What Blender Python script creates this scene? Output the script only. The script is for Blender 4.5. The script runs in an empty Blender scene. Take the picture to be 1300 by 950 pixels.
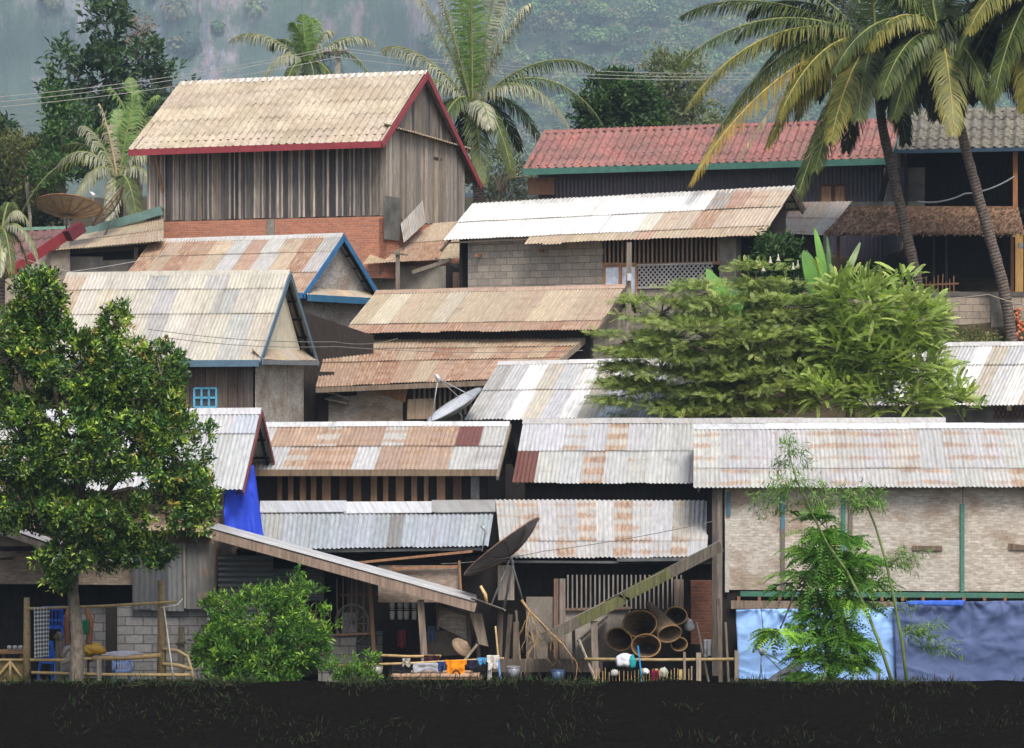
EXPO = 0.42
import bpy, math, random
import numpy as np
from mathutils import Vector, Matrix, noise as mnoise
random.seed(7)
RNG = np.random.default_rng(11)
F = 3250.0      # focal length in photo pixels
CZ = 8.0        # camera height in metres
col = bpy.context.scene.collection
WL = {}         # world location of every object that has children
R = math.radians
UP = Vector((0, 0, 1))

def P(px, py, Y):
    return Vector(((px - 650) / F * Y, Y, CZ + (475 - py) / F * Y))

def link(o):
    col.objects.link(o)
    return o

def tag(o, label=None, cat=None, group=None, kind=None):
    if label: o['label'] = label
    if cat: o['category'] = cat
    if group: o['group'] = group
    if kind: o['kind'] = kind
    return o

def empty(name, loc, label=None, cat=None, group=None):
    o = bpy.data.objects.new(name, None)
    o.empty_display_size = .2
    link(o)
    o.location = loc
    WL[o.name] = Vector(loc)
    return tag(o, label, cat, group)

def copy_tree(o, parent=None):
    c = o.copy()
    col.objects.link(c)
    if parent is not None: c.parent = parent
    for ch in o.children:
        copy_tree(ch, c)
    return c

# ---------------------------------------------------------------- mesh building
class MB:
    def __init__(s):
        s.v = []; s.f = []; s.t = []; s.uv = []; s.smooth = []
    def add(s, verts, faces, tint=(1, 1, 1, 0), uvs=None, smooth=False):
        b = len(s.v)
        s.v.extend(verts)
        s.f.extend([tuple(i + b for i in f) for f in faces])
        s.smooth.extend([smooth] * len(faces))
        if len(tint) == 3: tint = (*tint, 0)
        s.t.extend([tint] * len(verts))
        if uvs is None:
            uvs = [(p[0] + p[1] * .37, p[2]) for p in verts]
        s.uv.extend(uvs)
    def box(s, c, ax, ay, az, tint=(1, 1, 1, 0), uvs=None):
        vs = [c + ax * i + ay * j + az * k for k in (-1, 1) for j in (-1, 1) for i in (-1, 1)]
        s.add(vs, [(0, 2, 3, 1), (4, 5, 7, 6), (0, 1, 5, 4), (2, 6, 7, 3), (0, 4, 6, 2), (1, 3, 7, 5)], tint, uvs)
    def beam(s, p0, p1, w, h, tint=(1, 1, 1, 0), up=UP, taper=1.0):
        d = (p1 - p0)
        dn = d.normalized()
        side = dn.cross(up)
        if side.length < 1e-3: side = dn.cross(Vector((0, 1, 0)))
        side.normalize()
        u = side.cross(dn).normalized()
        vs = []; uv = []
        for k, (p, q) in enumerate(((p0, 1), (p1, taper))):
            for a, b in ((-1, -1), (1, -1), (1, 1), (-1, 1)):
                vs.append(p + side * (a * w / 2 * q) + u * (b * h / 2 * q))
                uv.append(((a * w + b * h) / 2 + p0.x, d.length * k + p0.z))
        s.add(vs, [(0, 1, 2, 3), (7, 6, 5, 4), (0, 4, 5, 1), (1, 5, 6, 2), (2, 6, 7, 3), (3, 7, 4, 0)], tint, uv)
    def tube(s, pts, rad, n=6, tint=(1, 1, 1, 0), cap=True, wob=0.0):
        if not hasattr(rad, '__len__'): rad = [rad] * len(pts)
        vs = []; uv = []; L = 0
        prev = None
        for i, p in enumerate(pts):
            a = pts[max(i - 1, 0)]; b = pts[min(i + 1, len(pts) - 1)]
            d = (b - a).normalized()
            if prev is None:
                x = d.cross(Vector((.13, .97, .21))).normalized()
            else:
                x = (prev - d * prev.dot(d)).normalized()
            prev = x
            y = d.cross(x)
            if i: L += (p - pts[i - 1]).length
            for k in range(n):
                an = 2 * math.pi * k / n
                r = rad[i] * (1 + (random.uniform(-wob, wob) if wob else 0))
                vs.append(p + x * (math.cos(an) * r) + y * (math.sin(an) * r))
                uv.append((k / n * 6.28 * max(rad[0], .02), L))
        fs = []
        for i in range(len(pts) - 1):
            for k in range(n):
                a = i * n + k; b = i * n + (k + 1) % n
                fs.append((a, b, b + n, a + n))
        if cap:
            fs.append(tuple(range(n - 1, -1, -1)))
            fs.append(tuple((len(pts) - 1) * n + k for k in range(n)))
        s.add(vs, fs, tint, uv, smooth=True)
    def build(s, name, mat, parent=None, label=None, cat=None, group=None, kind=None, origin=None, solid=0):
        if not s.v: return None
        if parent is not None:
            o0 = WL[parent.name]
        elif origin is not None:
            o0 = Vector(origin)
        else:
            xs = [p[0] for p in s.v]; ys = [p[1] for p in s.v]; zs = [p[2] for p in s.v]
            o0 = Vector(((min(xs) + max(xs)) / 2, (min(ys) + max(ys)) / 2, min(zs)))
        me = bpy.data.meshes.new(name)
        me.from_pydata([(p[0] - o0.x, p[1] - o0.y, p[2] - o0.z) for p in s.v], [], s.f)
        at = me.attributes.new('tint', 'FLOAT_COLOR', 'POINT')
        at.data.foreach_set('color', np.array(s.t, dtype=np.float32).ravel())
        uvl = me.uv_layers.new(name='UVMap')
        li = np.empty(len(me.loops), dtype=np.int32)
        me.loops.foreach_get('vertex_index', li)
        uvl.data.foreach_set('uv', np.array(s.uv, dtype=np.float32)[li].ravel())
        me.polygons.foreach_set('use_smooth', s.smooth)
        me.materials.append(mat)
        me.update()
        o = bpy.data.objects.new(name, me)
        link(o)
        if parent is not None:
            o.parent = parent
        else:
            o.location = o0
        WL[o.name] = o0.copy()
        if solid:
            md = o.modifiers.new('thick', 'SOLIDIFY'); md.thickness = solid; md.offset = -1
        return tag(o, label, cat, group, kind)

def np_obj(name, V, Fq, T, mat, parent=None, origin=(0, 0, 0), label=None, cat=None, group=None, kind=None, smooth=False, UV=None):
    o0 = WL[parent.name] if parent is not None else Vector(origin)
    V = np.asarray(V, dtype=np.float32) - np.array(o0, dtype=np.float32)
    Fq = np.asarray(Fq, dtype=np.int32)
    n, k = Fq.shape
    me = bpy.data.meshes.new(name)
    me.vertices.add(len(V)); me.vertices.foreach_set('co', V.ravel())
    me.loops.add(n * k); me.loops.foreach_set('vertex_index', Fq.ravel())
    me.polygons.add(n)
    me.polygons.foreach_set('loop_start', np.arange(0, n * k, k, dtype=np.int32))
    me.polygons.foreach_set('use_smooth', [smooth] * n)
    me.update(calc_edges=True)
    at = me.attributes.new('tint', 'FLOAT_COLOR', 'POINT')
    T = np.asarray(T, dtype=np.float32)
    if T.shape[1] == 3: T = np.hstack([T, np.zeros((len(T), 1), dtype=np.float32)])
    at.data.foreach_set('color', T.ravel())
    if UV is not None:
        uvl = me.uv_layers.new(name='UVMap')
        uvl.data.foreach_set('uv', np.asarray(UV, dtype=np.float32)[Fq.ravel()].ravel())
    me.materials.append(mat)
    o = bpy.data.objects.new(name, me)
    link(o)
    if parent is not None: o.parent = parent
    else: o.location = o0
    WL[o.name] = o0.copy()
    return tag(o, label, cat, group, kind)

# ---------------------------------------------------------------- materials
class NB:
    def __init__(s, name):
        s.m = bpy.data.materials.new(name); s.m.use_nodes = True
        s.t = s.m.node_tree
        s.b = s.t.nodes['Principled BSDF']
        s.out = s.t.nodes['Material Output']
    def n(s, typ, ins=None, **kw):
        nd = s.t.nodes.new('ShaderNode' + typ)
        for k, v in kw.items(): setattr(nd, k, v)
        for k, v in (ins or {}).items():
            if isinstance(v, bpy.types.NodeSocket): s.t.links.new(v, nd.inputs[k])
            else: nd.inputs[k].default_value = v
        return nd
    def l(s, a, b): s.t.links.new(a, b)
    def math(s, op, a, b=0.0, c=None, clamp=False):
        nd = s.n('Math', {0: a, 1: b}, operation=op, use_clamp=clamp)
        if c is not None: nd.inputs[2].default_value = c
        return nd.outputs[0]
    def mix(s, fac, a, b, blend='MIX'):
        nd = s.n('MixRGB', {0: fac, 1: a, 2: b}, blend_type=blend)
        return nd.outputs[0]
    def noise(s, vec, scale, detail=4, rough=.55):
        return s.n('TexNoise', {'Vector': vec, 'Scale': scale, 'Detail': detail, 'Roughness': rough}).outputs['Fac']
    def ramp(s, v, lo, hi):
        return s.n('MapRange', {0: v, 1: lo, 2: hi, 3: 0.0, 4: 1.0}, interpolation_type='SMOOTHSTEP').outputs[0]
    def scale(s, vec, sc):
        return s.n('Mapping', {'Vector': vec, 'Scale': sc}).outputs[0]
    def bump(s, h, strength, dist=.02):
        nd = s.n('Bump', {'Height': h, 'Strength': strength, 'Distance': dist})
        s.l(nd.outputs[0], s.b.inputs['Normal'])
    @property
    def tint(s):
        return s.n('Attribute', attribute_name='tint')
    @property
    def uv(s): return s.n('TexCoord').outputs['UV']
    @property
    def ob(s): return s.n('TexCoord').outputs['Object']

def basic(name, c1, c2=None, rough=.8, sc=(1, 1, 1), ns=3.0, lo=.3, hi=.7, bump=.3, bd=.01, uv=False, metallic=0, fine=40, spec=.3, trans=0):
    """tint attribute times a two-colour noise mix, with fine grain"""
    b = NB(name)
    vec = b.scale(b.uv if uv else b.ob, sc)
    n1 = b.noise(vec, ns, 6, .6)
    n2 = b.noise(vec, fine, 3, .6)
    c = b.mix(b.ramp(n1, lo, hi), (*c1, 1), (*(c2 or c1), 1))
    c = b.mix(1.0, c, b.tint.outputs['Color'], 'MULTIPLY')
    g = b.n('MapRange', {0: n2, 1: .25, 2: .75, 3: .72, 4: 1.2}).outputs[0]
    c = b.mix(1.0, c, g, 'MULTIPLY')
    b.l(c, b.b.inputs['Base Color'])
    b.b.inputs['Roughness'].default_value = rough
    b.b.inputs['Metallic'].default_value = metallic
    b.b.inputs['Specular IOR Level'].default_value = spec
    if bump: b.bump(b.math('ADD', n1, b.math('MULTIPLY', n2, .5)), bump, bd)
    if trans:
        tr = b.n('BsdfTranslucent', {'Color': c})
        mx = b.n('MixShader', {0: trans, 1: b.b.outputs[0], 2: tr.outputs[0]})
        b.l(mx.outputs[0], b.out.inputs['Surface'])
    return b.m

def metal_mat(name):
    b = NB(name)
    t = b.tint
    uv = b.uv
    big = b.noise(b.scale(uv, (1.1, .55, 1)), 1.3, 5, .62)
    fine = b.noise(b.scale(uv, (9, 1.6, 1)), 1.6, 5, .65)
    spk = b.noise(uv, 22, 3, .7)
    # rust gathers along the purlin nail lines
    wv = b.n('TexWave', {'Vector': uv, 'Scale': .62, 'Distortion': 1.6, 'Detail': 3, 'Detail Scale': 2.0}, wave_type='BANDS', bands_direction='Y').outputs['Fac']
    mixn = b.math('ADD', b.math('MULTIPLY', big, .45), b.math('MULTIPLY', fine, .38))
    mixn = b.math('ADD', mixn, b.math('MULTIPLY', wv, .20))
    mixn = b.math('ADD', mixn, b.math('MULTIPLY', spk, .12))
    thr = b.math('SUBTRACT', .86, b.math('MULTIPLY', t.outputs['Alpha'], .42))
    d = b.math('SUBTRACT', mixn, thr)
    rm = b.ramp(d, -.03, .10)
    rustc = b.mix(b.ramp(fine, .3, .7), (.27, .135, .075, 1), (.40, .295, .20, 1))
    c = b.mix(b.math('MULTIPLY', rm, .85), t.outputs['Color'], rustc)
    st = b.n('MapRange', {0: fine, 1: .3, 2: .75, 3: .66, 4: 1.14}).outputs[0]
    c = b.mix(1.0, c, st, 'MULTIPLY')
    dirt = b.ramp(big, .56, .8)
    c = b.mix(b.math('MULTIPLY', dirt, .5), c, (.16, .145, .12, 1))
    run = b.noise(b.scale(uv, (6, .22, 1)), 1.0, 5, .7)
    c = b.mix(b.math('MULTIPLY', b.ramp(run, .52, .70), .42), c, (.20, .13, .085, 1))
    b.l(c, b.b.inputs['Base Color'])
    b.l(b.n('MapRange', {0: rm, 3: .38, 4: .85}).outputs[0], b.b.inputs['Roughness'])
    b.l(b.n('MapRange', {0: rm, 3: .10, 4: 0}).outputs[0], b.b.inputs['Metallic'])
    b.bump(spk, .15, .006)
    return b.m

def tile_mat(name, c1, c2, lich, amt=.78):
    b = NB(name)
    uv = b.uv
    big = b.noise(b.scale(uv, (.8, .8, 1)), 1.1, 6, .65)
    fine = b.noise(b.scale(uv, (4, 1.5, 1)), 3, 6, .7)
    c = b.mix(b.ramp(big, .3, .7), (*c1, 1), (*c2, 1))
    c = b.mix(b.math('MULTIPLY', b.ramp(fine, .42, .66), amt), c, (*lich, 1))
    c = b.mix(1.0, c, b.tint.outputs['Color'], 'MULTIPLY')
    b.l(c, b.b.inputs['Base Color'])
    b.b.inputs['Roughness'].default_value = .85
    b.bump(fine, .18, .01)
    return b.m

def brick_mat(name, c1, c2, mortar, bw, bh, ms=.012, stain=(.12, .11, .09), stain_amt=.5, bump=.6):
    b = NB(name)
    uv = b.uv
    wob = b.noise(uv, 3, 2)
    br = b.n('TexBrick', {'Vector': uv, 'Color1': (*c1, 1), 'Color2': (*c2, 1), 'Mortar': (*mortar, 1), 'Scale': 1.0,
                         'Mortar Size': ms, 'Mortar Smooth': .3, 'Bias': 0.0, 'Brick Width': bw, 'Row Height': bh})
    n1 = b.noise(b.scale(uv, (1, .6, 1)), 1.4, 6, .65)
    n2 = b.noise(uv, 14, 4, .65)
    c = b.mix(b.math('MULTIPLY', b.ramp(n1, .45, .75), stain_amt), br.outputs['Color'], (*stain, 1))
    g = b.n('MapRange', {0: n2, 1: .25, 2: .75, 3: .7, 4: 1.2}).outputs[0]
    c = b.mix(1.0, c, g, 'MULTIPLY')
    c = b.mix(1.0, c, b.tint.outputs['Color'], 'MULTIPLY')
    b.l(c, b.b.inputs['Base Color'])
    b.b.inputs['Roughness'].default_value = .9
    b.bump(b.math('ADD', b.math('MULTIPLY', br.outputs['Fac'], -1.0), b.math('MULTIPLY', n2, .4)), bump, .012)
    return b.m

def woven_mat(name, c1, c2, stain):
    b = NB(name)
    uv = b.n('TexCoord').outputs['UV']
    wob = b.n('TexNoise', {'Vector': uv, 'Scale': 2.2, 'Detail': 4}).outputs['Color']
    v2 = b.n('VectorMath', {0: uv, 1: b.n('VectorMath', {0: wob, 1: (.20, .14, 0)}, operation='MULTIPLY').outputs[0]}, operation='ADD').outputs[0]
    br = b.n('TexBrick', {'Vector': v2, 'Color1': (*c1, 1), 'Color2': (*c2, 1), 'Mortar': (c2[0] * .88, c2[1] * .86, c2[2] * .82, 1), 'Scale': 1.0,
                         'Mortar Size': .005, 'Mortar Smooth': 1.0, 'Brick Width': .15, 'Row Height': .062}, offset=.5)
    n1 = b.noise(b.scale(uv, (.7, 1, 1)), 1.3, 6, .6)
    n2 = b.noise(b.scale(uv, (8, 22, 1)), 1, 3, .6)
    c = b.mix(b.math('MULTIPLY', b.ramp(n1, .44, .68), .75), br.outputs['Color'], (*stain, 1))
    g = b.n('MapRange', {0: n2, 1: .25, 2: .75, 3: .66, 4: 1.25}).outputs[0]
    c = b.mix(1.0, c, g, 'MULTIPLY')
    c = b.mix(1.0, c, b.tint.outputs['Color'], 'MULTIPLY')
    b.l(c, b.b.inputs['Base Color'])
    b.b.inputs['Roughness'].default_value = .85
    b.bump(b.math('SUBTRACT', b.math('MULTIPLY', n2, .6), br.outputs['Fac']), .5, .01)
    return b.m

def leaf_mat(name, trans=.30, rough=.5, spec=.35):
    b = NB(name)
    t = b.tint.outputs['Color']
    n = b.noise(b.ob, 1.6, 3)
    g = b.n('MapRange', {0: n, 1: .3, 2: .7, 3: .75, 4: 1.25}).outputs[0]
    c = b.mix(1.0, t, g, 'MULTIPLY')
    b.l(c, b.b.inputs['Base Color'])
    b.b.inputs['Roughness'].default_value = rough
    b.b.inputs['Specular IOR Level'].default_value = spec
    ct = b.mix(1.0, c, (1.4, 1.5, .65, 1), 'MULTIPLY')
    tr = b.n('BsdfTranslucent', {'Color': ct})
    mx = b.n('MixShader', {0: trans, 1: b.b.outputs[0], 2: tr.outputs[0]})
    b.l(mx.outputs[0], b.out.inputs['Surface'])
    return b.m

M = {}
M['metal'] = metal_mat('corrugated_metal')
M['tile_cream'] = tile_mat('fibre_cement_cream', (.36, .295, .21), (.50, .425, .32), (.17, .14, .10), .5)
M['tile_red'] = tile_mat('fibre_cement_red', (.36, .135, .115), (.22, .12, .10), (.12, .08, .065))
M['tile_grey'] = tile_mat('fibre_cement_grey', (.15, .135, .11), (.22, .20, .15), (.05, .05, .035))
M['wood'] = basic('weathered_wood', (.285, .26, .23), (.15, .135, .12), sc=(9, 9, .8), ns=2.2, fine=16, rough=.85, bump=.5, uv=False)
M['wood_raw'] = basic('raw_timber', (.32, .21, .14), (.21, .135, .085), sc=(8, 8, 1), ns=2, fine=14, rough=.8)
M['wood_shaded'] = basic('shaded_dark_timber', (.024, .019, .016), (.012, .010, .009), sc=(8, 8, 1), ns=2, fine=14, rough=.85)  # timber colour taken near black to put the interior shade into it
M['paint'] = basic('weathered_paint', (.85, .85, .85), (.65, .65, .65), ns=2.5, fine=25, rough=.55, bump=.1)
M['plaster'] = basic('stained_plaster', (.34, .31, .27), (.20, .185, .16), sc=(1, 1, .5), ns=1.8, fine=24, rough=.9, bump=.3)
M['concrete'] = basic('old_concrete', (.32, .31, .28), (.15, .145, .13), ns=1.6, fine=20, rough=.9, bump=.4)
M['blocks'] = brick_mat('concrete_blocks', (.36, .33, .29), (.26, .245, .22), (.16, .15, .13), .40, .20, .012)
M['blocks_tan'] = brick_mat('tan_concrete_blocks', (.40, .34, .27), (.28, .25, .21), (.19, .17, .14), .42, .21, .012, stain=(.16, .13, .10))
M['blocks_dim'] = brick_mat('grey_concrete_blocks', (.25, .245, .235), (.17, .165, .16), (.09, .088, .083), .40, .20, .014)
M['bricks'] = brick_mat('red_bricks', (.55, .20, .10), (.40, .13, .07), (.34, .24, .18), .22, .075, .012, stain=(.30, .17, .12))
M['woven'] = woven_mat('woven_bamboo_mat', (.60, .55, .475), (.42, .375, .315), (.27, .18, .11))
M['woven_dark'] = woven_mat('aged_woven_bamboo', (.30, .27, .235), (.21, .185, .16), (.10, .075, .05))
M['thatch'] = basic('dry_leaf_thatch', (.36, .23, .15), (.20, .125, .08), ns=6, fine=30, rough=.95, bump=1.0, bd=.05)
M['soil'] = basic('bank_soil', (.020, .017, .013), (.010, .009, .007), ns=.8, fine=9, rough=.95, bump=.6, bd=.05)
M['bamboo'] = basic('dry_bamboo', (.44, .34, .20), (.30, .22, .12), sc=(4, 4, 4), ns=3, fine=20, rough=.6, bump=.2)
M['bark'] = basic('tree_bark', (.20, .17, .13), (.09, .075, .055), sc=(5, 5, 2), ns=3, fine=18, rough=.95, bump=.9, bd=.02)
M['tarp'] = basic('woven_plastic_tarpaulin', (1, 1, 1), (.85, .86, .9), ns=1.4, fine=60, rough=.62, bump=.08, spec=.2, trans=.12)
M['cloth'] = basic('cotton_cloth', (1, 1, 1), (.85, .85, .85), ns=3, fine=60, rough=.9, bump=.15, trans=.2)
M['plastic'] = basic('moulded_plastic', (1, 1, 1), (.9, .9, .9), ns=2, fine=40, rough=.35, bump=0, spec=.5)
M['dish'] = basic('dish_paint', (.40, .41, .42), (.28, .285, .29), ns=2, fine=25, rough=.5, bump=.05, metallic=.2)
M['steel'] = basic('dull_steel', (.34, .34, .34), (.2, .2, .2), ns=4, fine=30, rough=.5, bump=.1, metallic=.5)
M['wire'] = basic('cable', (.42, .41, .39), (.36, .35, .33), rough=.7, bump=0)
M['leaf'] = leaf_mat('leaf')
M['leaf_gloss'] = leaf_mat('glossy_leaf', .2, .34, .5)
M['leaf_far'] = leaf_mat('distant_leaf', .2, .8, .1)
M['glass'] = basic('window_pane', (.55, .60, .66), (.48, .52, .6), ns=1, fine=8, rough=.12, bump=0, spec=.8)

def palm_trunk_mat():
    b = NB('palm_trunk')
    uv = b.uv
    w = b.n('TexWave', {'Vector': uv, 'Scale': 3.2, 'Distortion': 2.0, 'Detail': 2}, wave_type='BANDS', bands_direction='Y').outputs['Fac']
    n = b.noise(b.ob, 9, 5, .65)
    c = b.mix(b.ramp(w, .2, .8), (.12, .09, .07, 1), (.05, .038, .03, 1))
    c = b.mix(b.ramp(n, .4, .7), c, (.16, .125, .10, 1))
    b.l(c, b.b.inputs['Base Color']); b.b.inputs['Roughness'].default_value = .95
    b.bump(b.math('ADD', w, n), .7, .02)
    return b.m
M['palm'] = palm_trunk_mat()

def cliff_mat():
    b = NB('limestone_cliff')
    o = b.ob
    st = b.noise(b.scale(o, (.22, .22, .018)), 1.0, 7, .6)
    st2 = b.noise(b.scale(o, (.55, .55, .035)), 1.0, 6, .65)
    cl = b.noise(b.scale(o, (.12, .12, .10)), 1.0, 7, .62)
    c = b.mix(b.ramp(st, .35, .65), (.16, .18, .24, 1), (.42, .40, .42, 1))
    c = b.mix(b.math('MULTIPLY', b.ramp(b.math('ADD', b.math('MULTIPLY', st2, .7), b.math('MULTIPLY', b.noise(o, .008, 2), .45)), .56, .68), .9), c, (.36, .26, .23, 1))
    c = b.mix(b.math('MULTIPLY', b.ramp(st2, .44, .30), .9), c, (.05, .06, .08, 1))
    c = b.mix(b.ramp(b.noise(b.scale(o, (.02, .02, .016)), 1.0, 9, .68), .47, .57), c, (.08, .13, .085, 1))
    c = b.mix(b.math('MULTIPLY', b.ramp(cl, .46, .62), .6), c, (.10, .14, .11, 1))
    b.l(c, b.b.inputs['Base Color']); b.b.inputs['Roughness'].default_value = .95
    b.bump(b.math('ADD', st2, cl), 1.0, 1.5)
    return b.m
M['cliff'] = cliff_mat()

def dish_mesh_mat():
    """perforated metal mesh of the old dish: real holes as alpha"""
    b = NB('perforated_mesh')
    t = b.tint
    n = b.noise(b.ob, 5, 4)
    c = b.mix(b.ramp(n, .3, .7), (.36, .24, .13, 1), (.50, .37, .22, 1))
    c = b.mix(1.0, c, t.outputs['Color'], 'MULTIPLY')
    b.l(c, b.b.inputs['Base Color']); b.b.inputs['Roughness'].default_value = .7
    tr = b.n('BsdfTransparent')
    mx = b.n('MixShader', {0: t.outputs['Alpha'], 1: b.b.outputs[0], 2: tr.outputs[0]})
    b.l(mx.outputs[0], b.out.inputs['Surface'])
    return b.m
M['dish_mesh'] = dish_mesh_mat()

def towel_mat():
    b = NB('checked_towel')
    uv = b.uv
    s = b.n('SeparateXYZ', {0: uv})
    a = b.ramp(b.math('SINE', b.math('MULTIPLY', s.outputs[0], 100)), .1, .5)
    d = b.ramp(b.math('SINE', b.math('MULTIPLY', s.outputs[1], 75)), .1, .5)
    c = b.mix(b.math('MULTIPLY', b.math('ADD', a, d), .5), (.03, .035, .04, 1), (.55, .56, .55, 1))
    b.l(c, b.b.inputs['Base Color']); b.b.inputs['Roughness'].default_value = .9
    return b.m
M['towel'] = towel_mat()

# ---------------------------------------------------------------- vertical planes to hang things on
class Plane:
    def __init__(s, o, u, n):
        s.o = Vector((o[0], o[1], 0)); s.u = Vector(u).normalized(); s.n = Vector(n).normalized()
    def p(s, u, z, off=0):
        return s.o + s.u * u + s.n * off + Vector((0, 0, z))
    def at(s, px, py, off=0):
        d = Vector(((px - 650) / F, 1, (475 - py) / F))
        k = s.n.dot(s.o + s.n * off) / s.n.dot(d)
        w = d * k + Vector((0, 0, CZ))
        return (w - s.o - s.n * off).dot(s.u), w.z
    def w(s, px, py, off=0):
        u, z = s.at(px, py, off)
        return s.p(u, z, off)

def flat_plane(Y):
    return Plane((0, Y), (1, 0, 0), (0, -1, 0))

def panel(mb, pl, poly, th, tint=(1, 1, 1), off=0):
    n = len(poly)
    vs = [pl.p(u, z, off) for u, z in poly] + [pl.p(u, z, off - th) for u, z in poly]
    uv = [(u, z) for u, z in poly] * 2
    # orientation: poly given any way; fix so that the front faces out
    ar = sum(poly[i][0] * poly[(i + 1) % n][1] - poly[(i + 1) % n][0] * poly[i][1] for i in range(n))
    right = pl.u.cross(UP).dot(pl.n) > 0
    idx = list(range(n))
    if (ar > 0) != right: idx.reverse()
    fs = [tuple(idx), tuple(i + n for i in reversed(idx))]
    for k in range(n):
        a, b = idx[k], idx[(k + 1) % n]
        fs.append((b, a, a + n, b + n))
    mb.add(vs, fs, tint, uv)

def rectp(pl, x0, y0, x1, y1, off=0):
    """pixel rectangle -> polygon on the plane (vertical sides)"""
    ym, xm = (y0 + y1) / 2, (x0 + x1) / 2
    ua = pl.at(x0, ym, off)[0]; ub = pl.at(x1, ym, off)[0]
    za = pl.at(xm, y1, off)[1]; zb = pl.at(xm, y0, off)[1]
    return [(ua, za), (ub, za), (ub, zb), (ua, zb)]

def planks(mb, pl, u0, u1, zb, zt, w=.16, th=.02, gap=.008, off=0, tints=None, jz=.03, jo=.008, jw=.35):
    u = min(u0, u1); e = max(u0, u1)
    fb = zb if callable(zb) else (lambda q: zb)
    ft = zt if callable(zt) else (lambda q: zt)
    while u < e - .01:
        ww = w * random.uniform(1 - jw, 1 + jw)
        v = min(u + ww, e)
        o = off + random.uniform(-jo, jo)
        g = gap * random.uniform(.2, 2.2)
        t = random.choice(tints) if tints else (1, 1, 1)
        k = random.uniform(.82, 1.15)
        lean = random.uniform(-.01, .01)
        b0 = fb(u + g); b1 = fb(v); t0 = ft(u + g); t1 = ft(v)
        dz = random.uniform(-jz, jz)
        panel(mb, pl, [(u + g + lean, b0 + dz), (v + lean, b1 + dz), (v - lean, t1), (u + g - lean, t0)], th, tuple(c * k for c in t[:3]), o)
        u = v

SHEET = {'w': (.50, .50, .49, .22), 'W': (.80, .78, .73, .03), 'g': (.40, .395, .37, .15), 'c': (.52, .46, .36, .22), 'C': (.54, .50, .41, .14),
         't': (.44, .33, .22, .45), 'T': (.49, .39, .27, .38), 'r': (.42, .28, .19, .65), 'R': (.33, .17, .105, .95), 'd': (.17, .07, .05, .25),
         'b': (.42, .455, .48, .12), 'B': (.34, .37, .40, .2), 'p': (.47, .43, .37, .78), 'q': (.49, .48, .455, .50), 's': (.26, .245, .22, .5)}

def sheet_roof(RL, RR, EL, ER, rows, wave=.10, amp=.014, heights=None, step=.012, sag=.01, spw=6, eave_j=.02, ns=5, ustart=0.0, left_cut=0):
    """corrugated sheets laid in rows between a top line RL-RR and a bottom line EL-ER; every sheet is tinted by its letter"""
    mb = MB()
    L = ((RR - RL).length + (ER - EL).length) / 2
    S = ((EL - RL).length + (ER - RR).length) / 2
    nrm = (RR - RL).cross(EL - RL).normalized()
    if nrm.z < 0: nrm = -nrm
    nr = len(rows)
    hs = heights or [1 / nr] * nr
    v0 = 0
    for ri, row in enumerate(rows):
        v1 = v0 + hs[ri]
        va = max(0, v0 - (.10 / S if ri else 0)); vb = v1
        lift = (nr - 1 - ri) * step
        k = len(row)
        # uneven sheet widths
        ws = [1 + random.uniform(-.12, .12) for _ in row]
        tot = sum(ws); acc = 0
        lt = [SHEET[c] for c in row if c != ' ']; mean = [sum(t[i] for t in lt) / len(lt) for i in range(4)]
        for si, ch in enumerate(row):
            ua, ub = acc / tot, (acc + ws[si]) / tot
            acc += ws[si]
            if ch == ' ': continue
            tint = [SHEET[ch][i] * .8 + mean[i] * .2 for i in range(4)] if ch not in 'dW' else SHEET[ch]
            kk = random.uniform(.9, 1.08)
            tt = (tint[0] * kk, tint[1] * kk * random.uniform(.98, 1.02), tint[2] * kk * random.uniform(.96, 1.04), min(1, max(0, tint[3] * random.uniform(.7, 1.3))))
            nc = max(4, int((ub - ua) * L / wave * spw))
            ej = random.uniform(-eave_j, eave_j) / S if ri == nr - 1 else random.uniform(-.01, .01) / S
            sl = random.uniform(-.004, .006)
            ph = random.uniform(0, 1)
            vs = []; uv = []
            for j in range(ns + 1):
                v = va + (vb + ej - va) * j / ns
                for i in range(nc + 1):
                    u = ua + (ub - ua + .01 * 0) * i / nc
                    top = RL.lerp(RR, u); bot = EL.lerp(ER, u)
                    h = math.cos((u * L + ustart) / wave * 2 * math.pi) * amp
                    h += lift + sl + mnoise.noise(Vector((u * L * .5, v * S * .6, RL.x))) * sag
                    # upper edge tucks under the row above
                    if ri and j == 0: h -= .012
                    vs.append(top.lerp(bot, v) + nrm * h)
                    uv.append((u * L + RL.x * 3.1, v * S + RL.z * 1.7 + ph * 0))
            fs = [(j * (nc + 1) + i, j * (nc + 1) + i + 1, (j + 1) * (nc + 1) + i + 1, (j + 1) * (nc + 1) + i) for j in range(ns) for i in range(nc)]
            mb.add(vs, fs, tt, uv, smooth=True)
        v0 = v1
    return mb

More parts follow.
